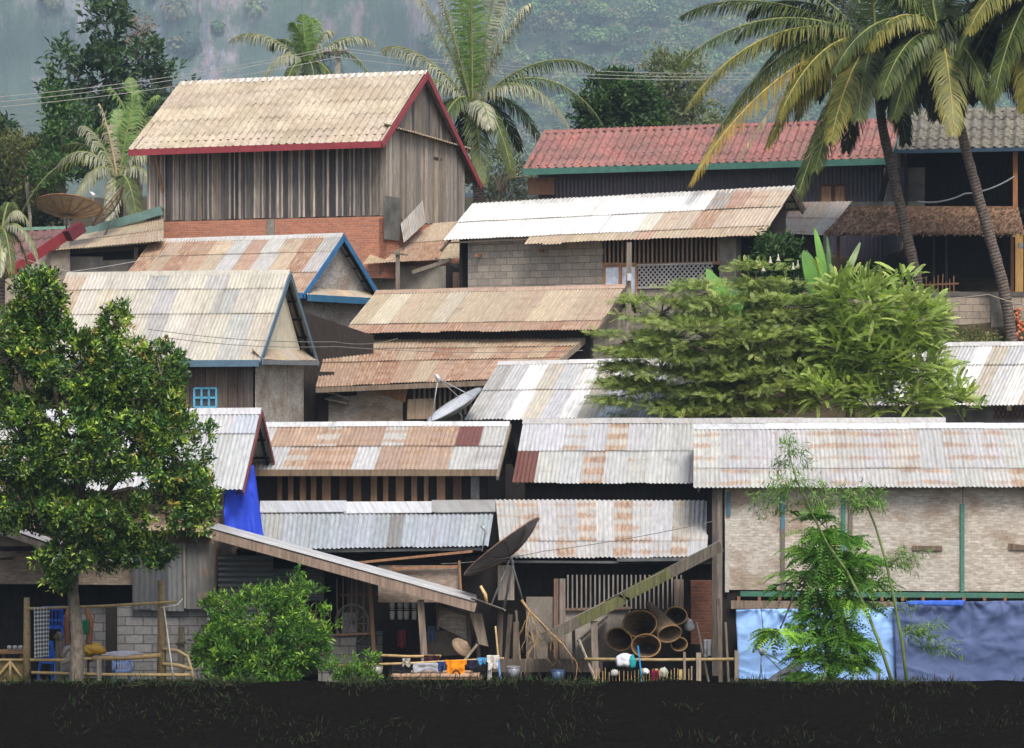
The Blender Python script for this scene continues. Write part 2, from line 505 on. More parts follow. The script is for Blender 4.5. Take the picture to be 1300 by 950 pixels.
def ridge_cap(RL, RR, nF, nB, w=.16, tint=(.6, .58, .54, .15), seg=1.8, bumpy=0):
    """bent metal strip over the ridge, nF/nB are the downhill unit vectors of both slopes"""
    mb = MB()
    L = (RR - RL).length
    n = max(1, round(L / seg))
    d = (RR - RL).normalized()
    for i in range(n):
        a = RL + d * (L * i / n - .02); b = RL + d * (L * (i + 1) / n + .02)
        lift = .03 + (i % 2) * .008
        k = random.uniform(.85, 1.1)
        t = (tint[0] * k, tint[1] * k, tint[2] * k, tint[3])
        m = 24 if bumpy else 1
        for q in range(m):
            aa = a.lerp(b, q / m); bb = a.lerp(b, (q + 1) / m)
            la = lift + bumpy * (q % 2); 
            vs = []
            for p in (aa, bb):
                vs += [p + nF * w + UP * la, p + UP * (la + .025), p + nB * w + UP * la]
            mb.add(vs, [(0, 3, 4, 1), (1, 4, 5, 2)], t, [(p.x, p.z * 3) for p in vs])
    return mb

def fit_roof(c, Y0, pitch, yaw0=.2):
    """least squares: (x0,z0,yaw,L,run,drop,tilt) of a roof slope from its four corners RL, RR, EL, ER in the photo"""
    tanp = math.tan(R(pitch))
    obs = np.array(c, dtype=float)
    def proj(q):
        x0, z0, yaw, L, r, d, tl = q
        ax, ay = math.cos(yaw), -math.sin(yaw)
        nx, ny = -math.sin(yaw), -math.cos(yaw)
        pts = [(x0 - ax * L, Y0 - ay * L, z0 - tl * L), (x0, Y0, z0)]
        pts += [(p[0] + nx * r, p[1] + ny * r, p[2] - d) for p in pts]
        return np.array([(650 + p[0] / p[1] * F, 475 - (p[2] - CZ) / p[1] * F) for p in pts])
    def res(q):
        e = (proj(q) - obs).ravel()
        return np.concatenate([e, [40 * (q[5] / q[4] - tanp), 500 * q[6]]])
    m = Y0 / F
    q = np.array([(obs[1, 0] - 650) * m, CZ + (475 - obs[1, 1]) * m, yaw0, (obs[1, 0] - obs[0, 0]) * m, 3.0, 1.8, 0.0])
    for it in range(60):
        r0 = res(q)
        J = np.zeros((len(r0), 7))
        for k in range(7):
            h = 1e-5; q2 = q.copy(); q2[k] += h
            J[:, k] = (res(q2) - r0) / h
        dq = np.linalg.lstsq(J.T @ J + 1e-3 * np.eye(7), -J.T @ r0, rcond=None)[0]
        q = q + np.clip(dq, -.5, .5)
        q[4] = max(q[4], .6); q[5] = max(q[5], .3)
    return q, np.abs((proj(q) - obs)).max()

class House:
    def __init__(s, name, label, cat, c, Y0, pitch=30, yaw=.2, ov=.5, gov=.35, base=None, depth=None, group=None):
        q, err = fit_roof(c, Y0, pitch, yaw)
        s.q = q
        x0, z0, yaw, L, r, d, tl = q
        print('HOUSE %-22s yaw %.1f L %.2f run %.2f drop %.2f tilt %.3f err %.1f  zr %.2f' % (name, math.degrees(yaw), L, r, d, tl, err, z0))
        s.a = Vector((math.cos(yaw), -math.sin(yaw), 0)); s.n = Vector((-math.sin(yaw), -math.cos(yaw), 0))
        s.O = Vector((x0, Y0, 0)); s.L = L; s.r = r; s.d = d; s.z0 = z0; s.tl = tl
        s.ov = ov; s.gov = gov
        s.rb = depth if depth else r      # run of the back slope
        s.zb = base
        s.RR = s.pt(0, 0, s.zr(0)); s.RL = s.pt(-L, 0, s.zr(-L))
        s.ER = s.pt(0, r, s.zr(0) - d); s.EL = s.pt(-L, r, s.zr(-L) - d)
        k = s.rb / r
        s.BR = s.pt(0, -s.rb, s.zr(0) - d * k); s.BL = s.pt(-L, -s.rb, s.zr(-L) - d * k)
        s.slF = (s.ER - s.RR).normalized(); s.slB = (s.BR - s.RR).normalized()
        s.e = empty(name, s.pt(-L / 2, 0, base), label, cat, group)
        s.front = Plane(s.pt(0, r - ov, 0), s.a, s.n)          # u = s
        s.gable = Plane(s.pt(-gov, 0, 0), s.n * -1, s.a)       # u = -t, increases to the right/back
        s.wz = s.zr(0) - d * (r - ov) / r - .06
    def zr(s, q): return s.z0 + s.tl * q
    def pt(s, u, t, z): return s.O + s.a * u + s.n * t + Vector((0, 0, z))
    def rz(s, u, t):
        """roof height above a point"""
        return s.zr(u) - s.d * abs(t) / s.r
    def roof(s, rows, mat=None, wave=.10, amp=.014, back='www', cap=(.6, .58, .54, .15), solid=0, **kw):
        mat = mat or M['metal']
        o = sheet_roof(s.RL, s.RR, s.EL, s.ER, rows, wave, amp, **kw).build('roof', mat, s.e, solid=solid)
        kw.pop('heights', None)
        sheet_roof(s.RL, s.RR, s.BL, s.BR, [back] if isinstance(back, str) else back, wave, amp, spw=4, ns=2, **{k: v for k, v in kw.items() if k in ('step',)}).build('roof', mat, s.e, solid=solid)
        if cap:
            ridge_cap(s.RL, s.RR, s.slF, s.slB, tint=cap, bumpy=.02 if wave > .1 else 0, w=.16 if wave < .1 else .2).build('ridge_cap', mat, s.e)
        return o
    def frame(s, tint=(.3, .25, .2), n=4, mat=None, purlin=True):
        """rafters and purlins under the sheets"""
        mb = MB()
        for u in (-.12, -s.L + .12):
            for e, sl in ((s.ER, s.slF), (s.BR, s.slB)):
                mb.beam(s.pt(u, 0, s.zr(u) - .09), s.pt(u, 0, s.zr(u) - .09) + sl * ((e - s.RR).length - .03), .05, .09, tint)
        for i in range(n):
            f = (i + .5) / n
            for sg, rr in ((1, s.r), (-1, s.rb)):
                a = s.pt(-s.L + .05, sg * rr * f, s.rz(-s.L, rr * f) - .06); b = s.pt(-.05, sg * rr * f, s.rz(0, rr * f) - .06)
                mb.beam(a, b, .05, .05, tint)
        mb.build('roof_frame', mat or M['wood'], s.e)
    def fascia(s, tint, h=.16, w=.03, rake=True, eave=True, mat=None, left=False):
        mat = mat or M['paint']
        if eave:
            mb = MB(); mb.beam(s.EL + s.n * .02 - UP * (h / 2 - .01), s.ER + s.n * .02 - UP * (h / 2 - .01), w, h, tint); mb.build('fascia_board', mat, s.e)
        if rake:
            for e, sl in ((s.ER, s.slF), (s.BR, s.slB)):
                mb = MB()
                p0 = s.RR + s.a * .03 - UP * (h * .45)
                mb.beam(p0, p0 + sl * ((e - s.RR).length + .05), w, h, tint); mb.build('rake_board', mat, s.e)
        if left:
            for e, sl in ((s.ER, s.slF), (s.BR, s.slB)):
                mb = MB()
                p0 = s.RL - s.a * .03 - UP * (h * .45)
                mb.beam(p0, p0 + sl * ((e - s.RR).length + .05), w, h, tint); mb.build('rake_board', mat, s.e)
    def shell(s, mat, tint=(1, 1, 1), zb=None, front=True, gable=True, back=True, th=.08):
        """plain walls of the box; the visible ones can be left out and built separately"""
        zb = s.zb if zb is None else zb
        uL, uR = -s.L + s.gov, -s.gov
        zf = lambda u: s.rz(u, s.r - s.ov) - .07
        if front:
            mb = MB(); panel(mb, s.front, [(uL, zb), (uR, zb), (uR, zf(uR)), (uL, zf(uL))], th, tint); mb.build('wall', mat, s.e)
        tf, tb = s.r - s.ov, -(s.rb - s.ov)
        for k, u in enumerate((uR, uL)):
            if k == 0 and not gable: continue
            mb = MB(); pl = Plane(s.pt(u, 0, 0), s.n * -1, s.a if k == 0 else s.a * -1)
            zt = s.zr(u)
            panel(mb, pl, [(-tf, zb), (-tb, zb), (-tb, s.rz(u, -tb) - .07), (0, zt - .07), (-tf, s.rz(u, tf) - .07)], th, tint)
            mb.build('wall', mat, s.e)
        if back:
            mb = MB(); pl = Plane(s.pt(0, tb, 0), s.a, s.n * -1)
            z2 = s.rz(0, -tb) - .07
            panel(mb, pl, [(uL, zb), (uR, zb), (uR, z2), (uL, z2)], th, tint); mb.build('wall', mat, s.e)
# ================================================================ terrain
TZ = [(-60, -3.5), (30, -3.2), (44, -1.6), (46.5, 1.0), (49.2, 1.98), (50.2, 2.0), (51.3, 1.5), (53, 1.1), (56, 1.15), (61, 1.2), (63.2, 3.4), (66, 4.6), (70, 6.0), (74, 7.3), (76.6, 8.6), (77.2, 10.0), (82, 10.4), (86, 12.0), (95, 13.2), (130, 14.5), (200, 20), (260, 26), (700, 30), (1400, 60)]
def terr(x, y):
    if y > 62 and y < 77 and x > 12: y2 = y
    for (a, za), (b, zb) in zip(TZ, TZ[1:]):
        if y <= b:
            f = (y - a) / (b - a); lo = 1.6 * max(0, 1 - abs(y - 78.5) / 5) * min(1, max(0, (8 - x) / 3))
            return -lo + za + (zb - za) * max(0, f)
    return TZ[-1][1]
xs = np.concatenate([np.linspace(-500, -32, 20), np.linspace(-30, 30, 121), np.linspace(32, 500, 20)])
ys = np.concatenate([np.linspace(-25, 44, 8), np.linspace(45, 100, 111), np.linspace(105, 1380, 50)])
V = []; 
for y in ys:
    for x in xs:
        V.append((x, y, terr(x, y) + (.12 if y > 52 or y < 44 else .10) * mnoise.noise(Vector((x * (.5 if y > 52 else 1.1), y * .5, 0)))))
nx = len(xs)
Fq = [(j * nx + i, j * nx + i + 1, (j + 1) * nx + i + 1, (j + 1) * nx + i) for j in range(len(ys) - 1) for i in range(nx - 1)]
def ground_mat():
    b = NB('ground_earth')
    n = b.noise(b.ob, 1.2, 8, .65); n2 = b.noise(b.ob, 9, 5, .7)
    geo = b.n('NewGeometry').outputs['Position']
    y = b.n('SeparateXYZ', {0: geo}).outputs[1]
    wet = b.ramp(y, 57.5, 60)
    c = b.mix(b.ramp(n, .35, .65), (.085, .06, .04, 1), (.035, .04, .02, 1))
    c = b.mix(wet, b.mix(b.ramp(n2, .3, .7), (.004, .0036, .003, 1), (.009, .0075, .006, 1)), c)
    b.l(c, b.b.inputs['Base Color']); b.b.inputs['Roughness'].default_value = .95
    b.b.inputs['Specular IOR Level'].default_value = 0
    b.bump(b.math('ADD', n, n2), .6, .08)
    return b.m
np_obj('ground', V, Fq, np.ones((len(V), 3)), ground_mat(), kind='structure', smooth=True)

# ================================================================ house A : plank house on brick base
GR = (.95, .9, .85); 
PT = [(1, .95, .9), (.75, .72, .7), (.55, .53, .52), (.9, .82, .7), (1.15, 1.05, .95), (.4, .39, .4), (1.2, 1.12, 1.05)]
A = House('plank_house', 'tall weathered plank house with cream ribbed roof, red trim and brick base', 'house',
          [(230, 106), (543, 92), (164, 189), (484, 181)], 82.5, pitch=36, ov=.75, gov=.25, base=12.2, depth=None)
A.rb = A.r * 1.3; k_ = A.rb / A.r
A.BR = A.pt(0, -A.rb, A.zr(0) - A.d * k_); A.BL = A.pt(-A.L, -A.rb, A.zr(-A.L) - A.d * k_)
A.roof(['C' * 9] * 5, mat=M['tile_cream'], wave=.27, amp=.045, back=['C' * 9] * 6, cap=(1, 1, 1, 0), step=.012, sag=.02, spw=8, eave_j=.01)
for o in A.e.children:
    if o.name.startswith(('roof', 'ridge')):
        at = o.data.attributes['tint']; n = len(at.data); a = np.empty(n * 4, dtype=np.float32); at.data.foreach_get('color', a)
        a = a.reshape(-1, 4); a[:, :3] = a[:, :3] / np.array([.54, .50, .41]); at.data.foreach_set('color', a.ravel())
A.frame((.5, .4, .35), 4)
A.fascia((.36, .06, .07), h=.2)
wz = A.rz(0, A.r - A.ov) - .08
zbA = A.front.at(486, 274)[1]
mb = MB()
ztA = lambda u: A.rz(u, A.r - A.ov) - .08
planks(mb, A.front, -A.L + A.gov, -A.gov, lambda u: zbA, ztA, w=.20, tints=PT + [(.34, .32, .34), (.5, .48, .5), (.28, .27, .29)] * 3, gap=.012, jz=.02, jo=.008, off=.04)
u = -A.L + A.gov + .1
while u < -A.gov - .05:
    k = random.choice([1.9, 1.6, 1.3, .9, 2.1]); w_ = random.uniform(.03, .075)
    panel(mb, A.front, [(u, zbA + .01), (u + w_, zbA + .02), (u + w_ + random.uniform(-.01, .01), ztA(u)), (u, ztA(u))], .02, (k, k * .95, k * .9), .068)
    u += w_ + random.uniform(.08, .3)
mb.build('plank_wall', M['wood'], A.e)
mb = MB()
zg = A.gable.at(530, 172)[1]
def gzt(u): return A.zr(0) - A.d * abs(u) / A.r - .08
uf, ub = -(A.r - A.ov), A.rb - .9
planks(mb, A.gable, uf, ub, lambda u: zbA - .05, lambda u: min(zg, gzt(u)), w=.17, tints=[(1.5, 1.4, 1.28), (1.2, 1.15, 1.1), (1.7, 1.62, 1.5), (1.3, 1.1, .85), (.9, .88, .86)], gap=.006, jz=.05, off=.045)
planks(mb, A.gable, uf + .1, ub - .1, lambda u: zg + .02, gzt, w=.17, tints=PT, gap=.008, off=.03)
mb.build('plank_wall', M['wood'], A.e)
mb = MB()   # ribbed skirt over the gable wall
q0, q1 = A.gable.at(500, 162, .05), A.gable.at(583, 188, .05)
sheet_roof(A.gable.p(uf - .1, q0[1] + .06, .0), A.gable.p(ub + .1, q0[1] - .12, 0), A.gable.p(uf - .1, q0[1] - .02, .28), A.gable.p(ub + .1, q0[1] - .2, .28), ['TTTTT'], wave=.2, amp=.025, ns=1, step=0).build('skirt_roof', M['metal'], A.e)
# dark hatch in the gable
mb = MB(); panel(mb, A.gable, rectp(A.gable, 552, 205, 560, 236, .03), .02, (.55, .5, .42), .035); mb.build('hatch', M['wood'], A.e)
mb = MB(); panel(mb, A.gable, rectp(A.gable, 550, 200, 561, 204, .03), .05, (.2, .18, .16), .05); mb.build('hatch_sill', M['wood'], A.e)
# dark inner skin behind the planks, back walls
A.shell(M['wood_shaded'], (1, 1, 1), zb=12.2, th=.05)
for o in list(A.e.children):
    pass
# brick base
mb = MB(); pf = Plane(A.front.p(0, 0, .05), A.a, A.n)
panel(mb, pf, [(-A.L + A.gov - .02, 11.0), (-A.gov + .03, 11.0), (-A.gov + .03, zbA - .02), (-A.L + A.gov - .02, zbA - .02)], .2)
mb.build('brick_wall', M['bricks'], A.e)
mb = MB(); panel(mb, A.gable, [(uf - .05, 11.0), (ub, 11.0), (ub, zbA - .09), (uf - .05, zbA - .09)], .2, (.9, .85, .8), .03)
mb.build('brick_wall', M['bricks'], A.e)
mb = MB(); u0 = A.front.at(345, 290)[0]
panel(mb, A.front, [(u0 - .13, 11), (u0 + .13, 11), (u0 + .13, zbA - .03), (u0 - .13, zbA - .03)], .1, (.9, .88, .8), .10); mb.build('pillar', M['concrete'], A.e)
mb = MB(); panel(mb, A.gable, rectp(A.gable, 489, 250, 509, 305, .1), .03, (.55, .55, .53), .1)
mb.build('patch_panel', M['concrete'], A.e)
# leaning corrugated sheet against the gable
g0 = A.gable
mb = sheet_roof(g0.w(508, 285, .12), g0.w(536, 255, .12), g0.w(512, 308, .3), g0.w(540, 284, .3), ['sss'], wave=.12, amp=.02, ns=2)
mb.build('leaning_sheet', M['metal'], A.e)
for px in (206, 486):
    mb = MB(); u = A.front.at(px, 200)[0]; panel(mb, A.front, [(u - .08, zbA), (u + .08, zbA), (u + .08, wz), (u - .08, wz)], .05, (1.05, .98, .9), .05); mb.build('corner_post', M['wood'], A.e)
mb = MB(); mb.beam(A.front.w(207, 245, .04), A.front.w(197, 196, .55), .06, .06, (1, .85, .7)); mb.build('brace', M['wood_raw'], A.e)

# small rusty lean-to in front of it
t = empty('lean_to_shed', P(525, 345, 79), 'rusty lean-to with grey plaster wall squeezed beside the brick base', 'shed')
sheet_roof(P(497, 288, 82.5), P(600, 280, 84.5), P(460, 336, 79.3), P(590, 327, 81.3), ['ttTt', 'TrRT'], wave=.1, amp=.012).build('roof', M['metal'], t)
pl = flat_plane(81)
mb = MB(); panel(mb, pl, rectp(pl, 472, 338, 566, 372), .15, (1, .98, .95)); mb.build('wall', M['plaster'], t)
mb = MB(); panel(mb, pl, rectp(pl, 566, 336, 600, 372), .05, (1, 1, 1)); mb.build('wall', M['wood_shaded'], t)
mb = MB(); panel(mb, pl, rectp(pl, 575, 346, 586, 372), .04, (1, 1, 1), .04); mb.build('door', M['wood_raw'], t)
mb = MB(); mb.beam(P(524, 346, 80.2), P(572, 330, 79.6), .08, .12, (1.1, 1, .85)); mb.build('beam', M['wood'], t)
mb = MB(); mb.beam(P(552, 328, 79.8), P(590, 342, 79.8), .07, .07, (.8, .75, .7)); mb.build('beam', M['wood'], t)

# ================================================================ house B : long red tiled roof + grey part
B = House('long_house', 'long low house with red tiled roof, green eave board and dark ribbed walls', 'house',
          [(689, 168), (1147, 151), (667, 217), (1129, 200)], 87, pitch=28, ov=.8, gov=.3, base=11)
B.roof(['C' * 14] * 4, mat=M['tile_red'], wave=.30, amp=.055, back=['C' * 9] * 3, cap=(1.05, .9, .9, 0), step=.011, sag=.02, spw=8, eave_j=.01)
B.fascia((.08, .22, .17), h=.22)
B.frame()
B.shell(M['wood_shaded'], (1, 1, 1), zb=11, front=False)
SHEET['k'] = (.075, .065, .085, 0)
zf = B.rz(0, B.r - B.ov) - .1
sheet_roof(B.front.p(-B.L + .3, zf), B.front.p(-.3, zf), B.front.p(-B.L + .3, 11.5), B.front.p(-.3, 11.5), ['k' * 14], wave=.14, amp=.012, ns=1, sag=0).build('ribbed_wall', M['metal'], B.e)
mb = MB(); panel(mb, B.front, rectp(B.front, 672, 226, 706, 248, .05), .03, (1.0, .8, .7), .25); mb.build('side_board', M['wood_raw'], B.e)
for x0 in (1043, 1060):
    mb = MB(); panel(mb, B.front, rectp(B.front, x0, 237, x0 + 12, 256, .05), .04, (1.7, 1.55, 1.4), .05); mb.build('shutter', M['wood_raw'], B.e)
mb = MB(); panel(mb, B.front, rectp(B.front, 1040, 234, 1075, 259, .03), .05, (.6, .4, .3), .03); mb.build('window_frame', M['wood_raw'], B.e)

def clear_tile_tint(e):
    for o in e.children:
        if o.name.startswith(('roof', 'ridge')) and 'frame' not in o.name:
            at = o.data.attributes['tint']; n = len(at.data); a = np.empty(n * 4, dtype=np.float32); at.data.foreach_get('color', a)
            a = a.reshape(-1, 4)
            if 'ridge' not in o.name: a[:, :3] /= np.array([.54, .50, .41])
            at.data.foreach_set('color', a.ravel())
clear_tile_tint(B.e)
B2 = House('porch_house', 'open dark two level house with grey tiled roof behind the two leaning coconut trunks', 'house',
           [(1148, 142), (1345, 139), (1136, 193), (1350, 184)], 83, pitch=30, ov=.6, gov=.2, base=10.2)
B2.roof(['C' * 6] * 4, mat=M['tile_grey'], wave=.34, amp=.06, back=['C' * 6] * 3, cap=(1.1, 1.1, 1, 0), step=.02, sag=.02, spw=8, eave_j=.01)
clear_tile_tint(B2.e)
B2.fascia((.05, .10, .16), h=.12, rake=False)
B2.frame((.2, .15, .1))
B2.shell(M['wood_shaded'], zb=10, front=False, th=.1)
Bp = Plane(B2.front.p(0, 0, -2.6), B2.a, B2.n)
mb = MB(); panel(mb, Bp, [(-B2.L, 10), (0, 10), (0, 15.2), (-B2.L, 15.2)], .1, (1, 1, 1)); mb.build('wall', M['wood_shaded'], B2.e)
# upper floor slab and thatched porch roof below it
mb = MB(); uL, zz = B2.front.at(1080, 268); uR = -.05
panel(mb, Plane(B2.front.p(0, 0, 0), B2.a, B2.n), [(uL, zz - .15), (uR, zz - .15), (uR, zz), (uL, zz)], 2.5, (.8, .7, .6)); mb.build('floor', M['wood_shaded'], B2.e)
def pw(px, py, off): return B2.front.w(px, py, off)
rr = np.random.default_rng(3)
th_tl, th_tr, th_bl, th_br = pw(1078, 266, .1), pw(1292, 266, .1), pw(1050, 296, 1.3), pw(1300, 296, 1.3)
n = 5200; uu, vv = rr.random(n), rr.random(n)
Vt = []; Ft = []; Tt = []
nrm = (th_tr - th_tl).cross(th_bl - th_tl).normalized(); nrm = nrm if nrm.z > 0 else -nrm
dn = (th_bl - th_tl).normalized(); ax = (th_tr - th_tl).normalized()
for k in range(n):
    c = th_tl.lerp(th_tr, uu[k]).lerp(th_bl.lerp(th_br, uu[k]), vv[k] ** .8 * 1.0) + nrm * rr.uniform(0, .10)
    d = (dn + ax * rr.uniform(-.6, .6) + nrm * rr.uniform(-.2, .25)).normalized(); sd = d.cross(nrm).normalized()
    l = rr.uniform(.1, .26); w = rr.uniform(.02, .05)
    b0 = len(Vt); Vt += [c - sd * w, c + sd * w, c + d * l + sd * w * .6 - UP * .03, c + d * l - sd * w * .6 - UP * .03]
    Ft.append((b0, b0 + 1, b0 + 2, b0 + 3)); g = rr.uniform(.5, 1.5); Tt += [(g, g * rr.uniform(.88, 1.02), g * rr.uniform(.8, 1.0))] * 4
np_obj('thatch_roof', Vt, Ft, Tt, M['thatch'], parent=B2.e)
mb = MB()
vs = [th_tl, th_tr, th_br, th_bl]; mb.add([v for v in vs] + [v - nrm * .05 for v in vs], [(0, 1, 2, 3), (7, 6, 5, 4), (0, 4, 5, 1), (1, 5, 6, 2), (2, 6, 7, 3), (3, 7, 4, 0)], (.8, .8, .8))
mb.beam(th_tl + UP * .06, th_tr + UP * .06, .06, .08, (1.2, 1.1, 1)); mb.build('thatch_backing', M['thatch'], B2.e)
mb = MB(); panel(mb, B2.front, rectp(B2.front, 1122, 213, 1174, 262, -.4), .1, (.55, .57, .6), -.4); mb.build('plaster_wall', M['concrete'], B2.e)
mb = MB(); panel(mb, B2.front, rectp(B2.front, 1080, 256, 1174, 268, -.1), .1, (.8, .8, .8), -.1); mb.build('parapet', M['concrete'], B2.e)
mb = MB(); mb.beam(B2.front.w(1118, 255, .2), B2.front.w(1130, 208, .3), .14, .14, (.35, .35, .35)); mb.build('strut', M['wood_shaded'], B2.e)
for x0, x1, ya, yb, tn in ((1286, 1292, 190, 266, (1.6, 1.1, .8)), (1289, 1299, 292, 372, (2.1, 1.9, 1.0)), (1062, 1066, 300, 372, (.9, .7, .6)), (1283, 1287, 300, 372, (.5, .35, .3)), (1184, 1187, 300, 372, (.35, .4, .5)), (1200, 1203, 300, 372, (.3, .36, .48))):
    mb = MB(); off = .15 if x0 != 1184 and x0 != 1200 else -1.0
    u0 = B2.front.at(x0, 240, off)[0]; u1 = B2.front.at(x1, 240, off)[0]; z1 = B2.front.at(x0, ya, off)[1]; z0 = B2.front.at(x0, yb, off)[1]
    panel(mb, B2.front, [(u0, z0), (u1, z0), (u1, z1), (u0, z1)], .12, tn, off); mb.build('post', M['wood_raw'], B2.e)
# low stick railing on the porch
mb = MB()
plr = flat_plane(79.2)
for x in range(1176, 1216, 5):
    mb.beam(plr.w(x, 376), plr.w(x + random.uniform(-1, 1), 352 + random.uniform(-4, 6)), .035, .035, (1, .8, .6))
mb.beam(plr.w(1172, 362), plr.w(1217, 360), .05, .05, (1.1, .9, .7)); mb.beam(plr.w(1172, 372), plr.w(1217, 371), .05, .05, (1.1, .9, .7))
mb.build('railing', M['wood_raw'], B2.e)
mb = MB(); mb.tube([plr.w(1180 + 0, 384, .2)] + [], .02) if False else None
mb.box(pw(1296, 312, .6), Vector((.07, 0, 0)), Vector((0, .05, 0)), Vector((0, 0, .09)), (1, 1, 1)); 
tag(mb.build('lantern', M['steel']), 'small pale lantern hanging by the yellow porch post', 'lantern')

# retaining block wall under the porch
plw = flat_plane(77)
mb = MB(); 
u0, u1 = plw.at(1010, 400)[0], plw.at(1345, 400)[0]; zt = plw.at(1200, 371)[1]; zb = plw.at(1200, 470)[1]
panel(mb, plw, [(u0, zb), (u1, zb), (u1, zt), (u0, zt)], .2, (.95, .9, .85))
w = mb.build('block_wall', M['blocks_tan'], label='stained concrete block wall below the dark porch', cat='wall')
WL[w.name] = Vector(w.location)
mb = MB(); panel(mb, plw, [(u0, zt - .12), (u1, zt - .12), (u1, zt + .01), (u0, zt + .01)], .25, (.5, .47, .44), .03); mb.build('coping', M['concrete'], w)
mb = MB(); panel(mb, plw, rectp(plw, 1258, 372, 1274, 470, .05), .1, (.7, .65, .6), .08); mb.build('pillar', M['concrete'], w)
mb = MB()
for k in range(16):
    mb.tube([P(1291 + random.uniform(-5, 5), 425 - k * 2.6 + 10, 76.6), P(1293 + random.uniform(-7, 7), 422 - k * 2.6 + 10, 76.3)], .06, 5, (1, .7, .5))
tag(mb.build('stone_stack', M['bricks']), 'thin stack of brown stones in front of the block wall', 'stones')

# ================================================================ house C : big white roof
C = House('white_roof_house', 'block walled house under the largest bleached white tin roof with rusty corner', 'house',
          [(592, 259), (1013, 237), (564, 323), (965, 294)], 74.5, pitch=27, ov=.7, gov=.35, base=9.0)
C.rb = C.r * .42; C.BR = C.pt(0, -C.rb, C.zr(0) - C.d * .42); C.BL = C.pt(-C.L, -C.rb, C.zr(-C.L) - C.d * .42)
C.roof(['WWWWWWWWWWWWWWsRrT', 'WWWWWWWWWWWCtTRtTT', '     TtTTTTrTTtTTt'], heights=[.42, .40, .18], back=['WWWWWW'], wave=.12, amp=.014, step=.02, cap=(.7, .67, .6, .1), eave_j=.05)
C.frame((.5, .42, .36), 3)
C.shell(M['wood_shaded'], zb=9, front=False, gable=True)
fp = C.front; zt = C.rz(-3, C.r - C.ov) - .1
def cz(u): return C.rz(u, C.r - C.ov) - .1
ua, ub = fp.at(594, 340)[0], fp.at(765, 340)[0]
mb = MB(); panel(mb, fp, [(ua, 9), (ub, 9), (ub, cz(ub)), (ua, cz(ua))], .18); mb.build('block_wall', M['blocks_tan'], C.e)
ue = fp.at(915, 340)[0]
mb = MB(); z0 = fp.at(800, 336)[1]
u = ub + .05
while u < ue:
    panel(mb, fp, [(u, z0), (u + .055, z0), (u + .055, cz(u)), (u, cz(u))], .03, (random.uniform(.8, 1.2),) * 3, -.02); u += .145
panel(mb, fp, [(ub, z0 - .06), (ue, z0 - .06), (ue, z0 + .03), (ub, z0 + .03)], .06, (1, .9, .8), .01)
mb.build('slat_screen', M['wood_raw'], C.e)
for k, (x0, x1) in enumerate(((767, 787), (788, 808))):
    mb = MB(); r = rectp(fp, x0 + 1.5, 337, x1 - 1.5, 374, -.02); panel(mb, fp, r, .02, (1.5, 1.5, 1.5), -.03)
    mb2 = MB(); a, b, c, d = rectp(fp, x0, 335, x1, 376, 0)
    for (p, q) in ((a, b), (b, c), (c, d), (d, a)): mb2.beam(fp.p(*p), fp.p(*q), .06, .06, (1.5, 1.25, .9), up=C.n)
    w = mb2.build('window_frame', M['wood_raw'], C.e); mb.build('pane', M['glass'], w)
mb = MB()
l0, z1 = fp.at(810, 336); l1, z0b = fp.at(905, 364)
def clip_line(a, b):
    return a, b
st = .15; h = z1 - z0b
for sgn in (1, -1):
    x = l0 - h
    while x < l1 + h:
        x0_, x1_ = x, x + sgn * h
        # clip to the frame
        pts = []
        t0, t1 = 0.0, 1.0
        dx = x1_ - x0_
        lo, hi = (l0 - x0_) / dx, (l1 - x0_) / dx
        if lo > hi: lo, hi = hi, lo
        t0, t1 = max(t0, lo), min(t1, hi)
        if t1 - t0 > .05:
            mb.beam(fp.p(x0_ + dx * t0, z0b + h * t0, .01 * sgn), fp.p(x0_ + dx * t1, z0b + h * t1, .01 * sgn), .035, .008, (.62, .6, .56), up=C.n)
        x += st
for z in (z0b, z1 - .02): mb.beam(fp.p(l0, z, .02), fp.p(l1, z, .02), .04, .05, (.6, .56, .5), up=C.n)
mb.build('lattice', M['paint'], C.e)
mb = MB(); panel(mb, fp, [(ub, 9), (ue, 9), (ue, z0b - .02), (ub, z0b - .02)], .15, (.9, .9, .9), -.03); mb.build('block_wall', M['blocks_tan'], C.e)
mb = MB(); panel(mb, fp, rectp(fp, 913, 300, 934, 380, 0), .35, (1.1, 1, .9), -.02); mb.build('pillar', M['concrete'], C.e)
for x in (604, 683, 941):
    mb = MB(); pp = fp.w(x, 322 - (x - 604) * .075 + 2, .3); mb.beam(pp, pp - C.n * .5, .07, .09, (1.3, 1.1, 1)); mb.build('rafter_end', M['wood_raw'], C.e)
# small rusty roof right of it
t = empty('small_rusty_roof_shed', P(1030, 330, 81), 'low shed with short rusty roof between white roof and thatch', 'shed')
sheet_roof(P(1006, 257, 83.4), P(1082, 256, 83.4), P(990, 296, 81.2), P(1048, 299, 81.2), ['rTc', 'TTC'], wave=.1, amp=.01).build('roof', M['metal'], t)
pl = flat_plane(81.8)
mb = MB(); panel(mb, pl, rectp(pl, 1000, 297, 1045, 380), .1); mb.build('wall', M['wood_shaded'], t)
mb = MB(); mb.beam(P(1082, 258, 83.4), P(1050, 300, 81.2), .05, .12, (.3, .28, .25)); mb.build('rake_board', M['wood'], t)

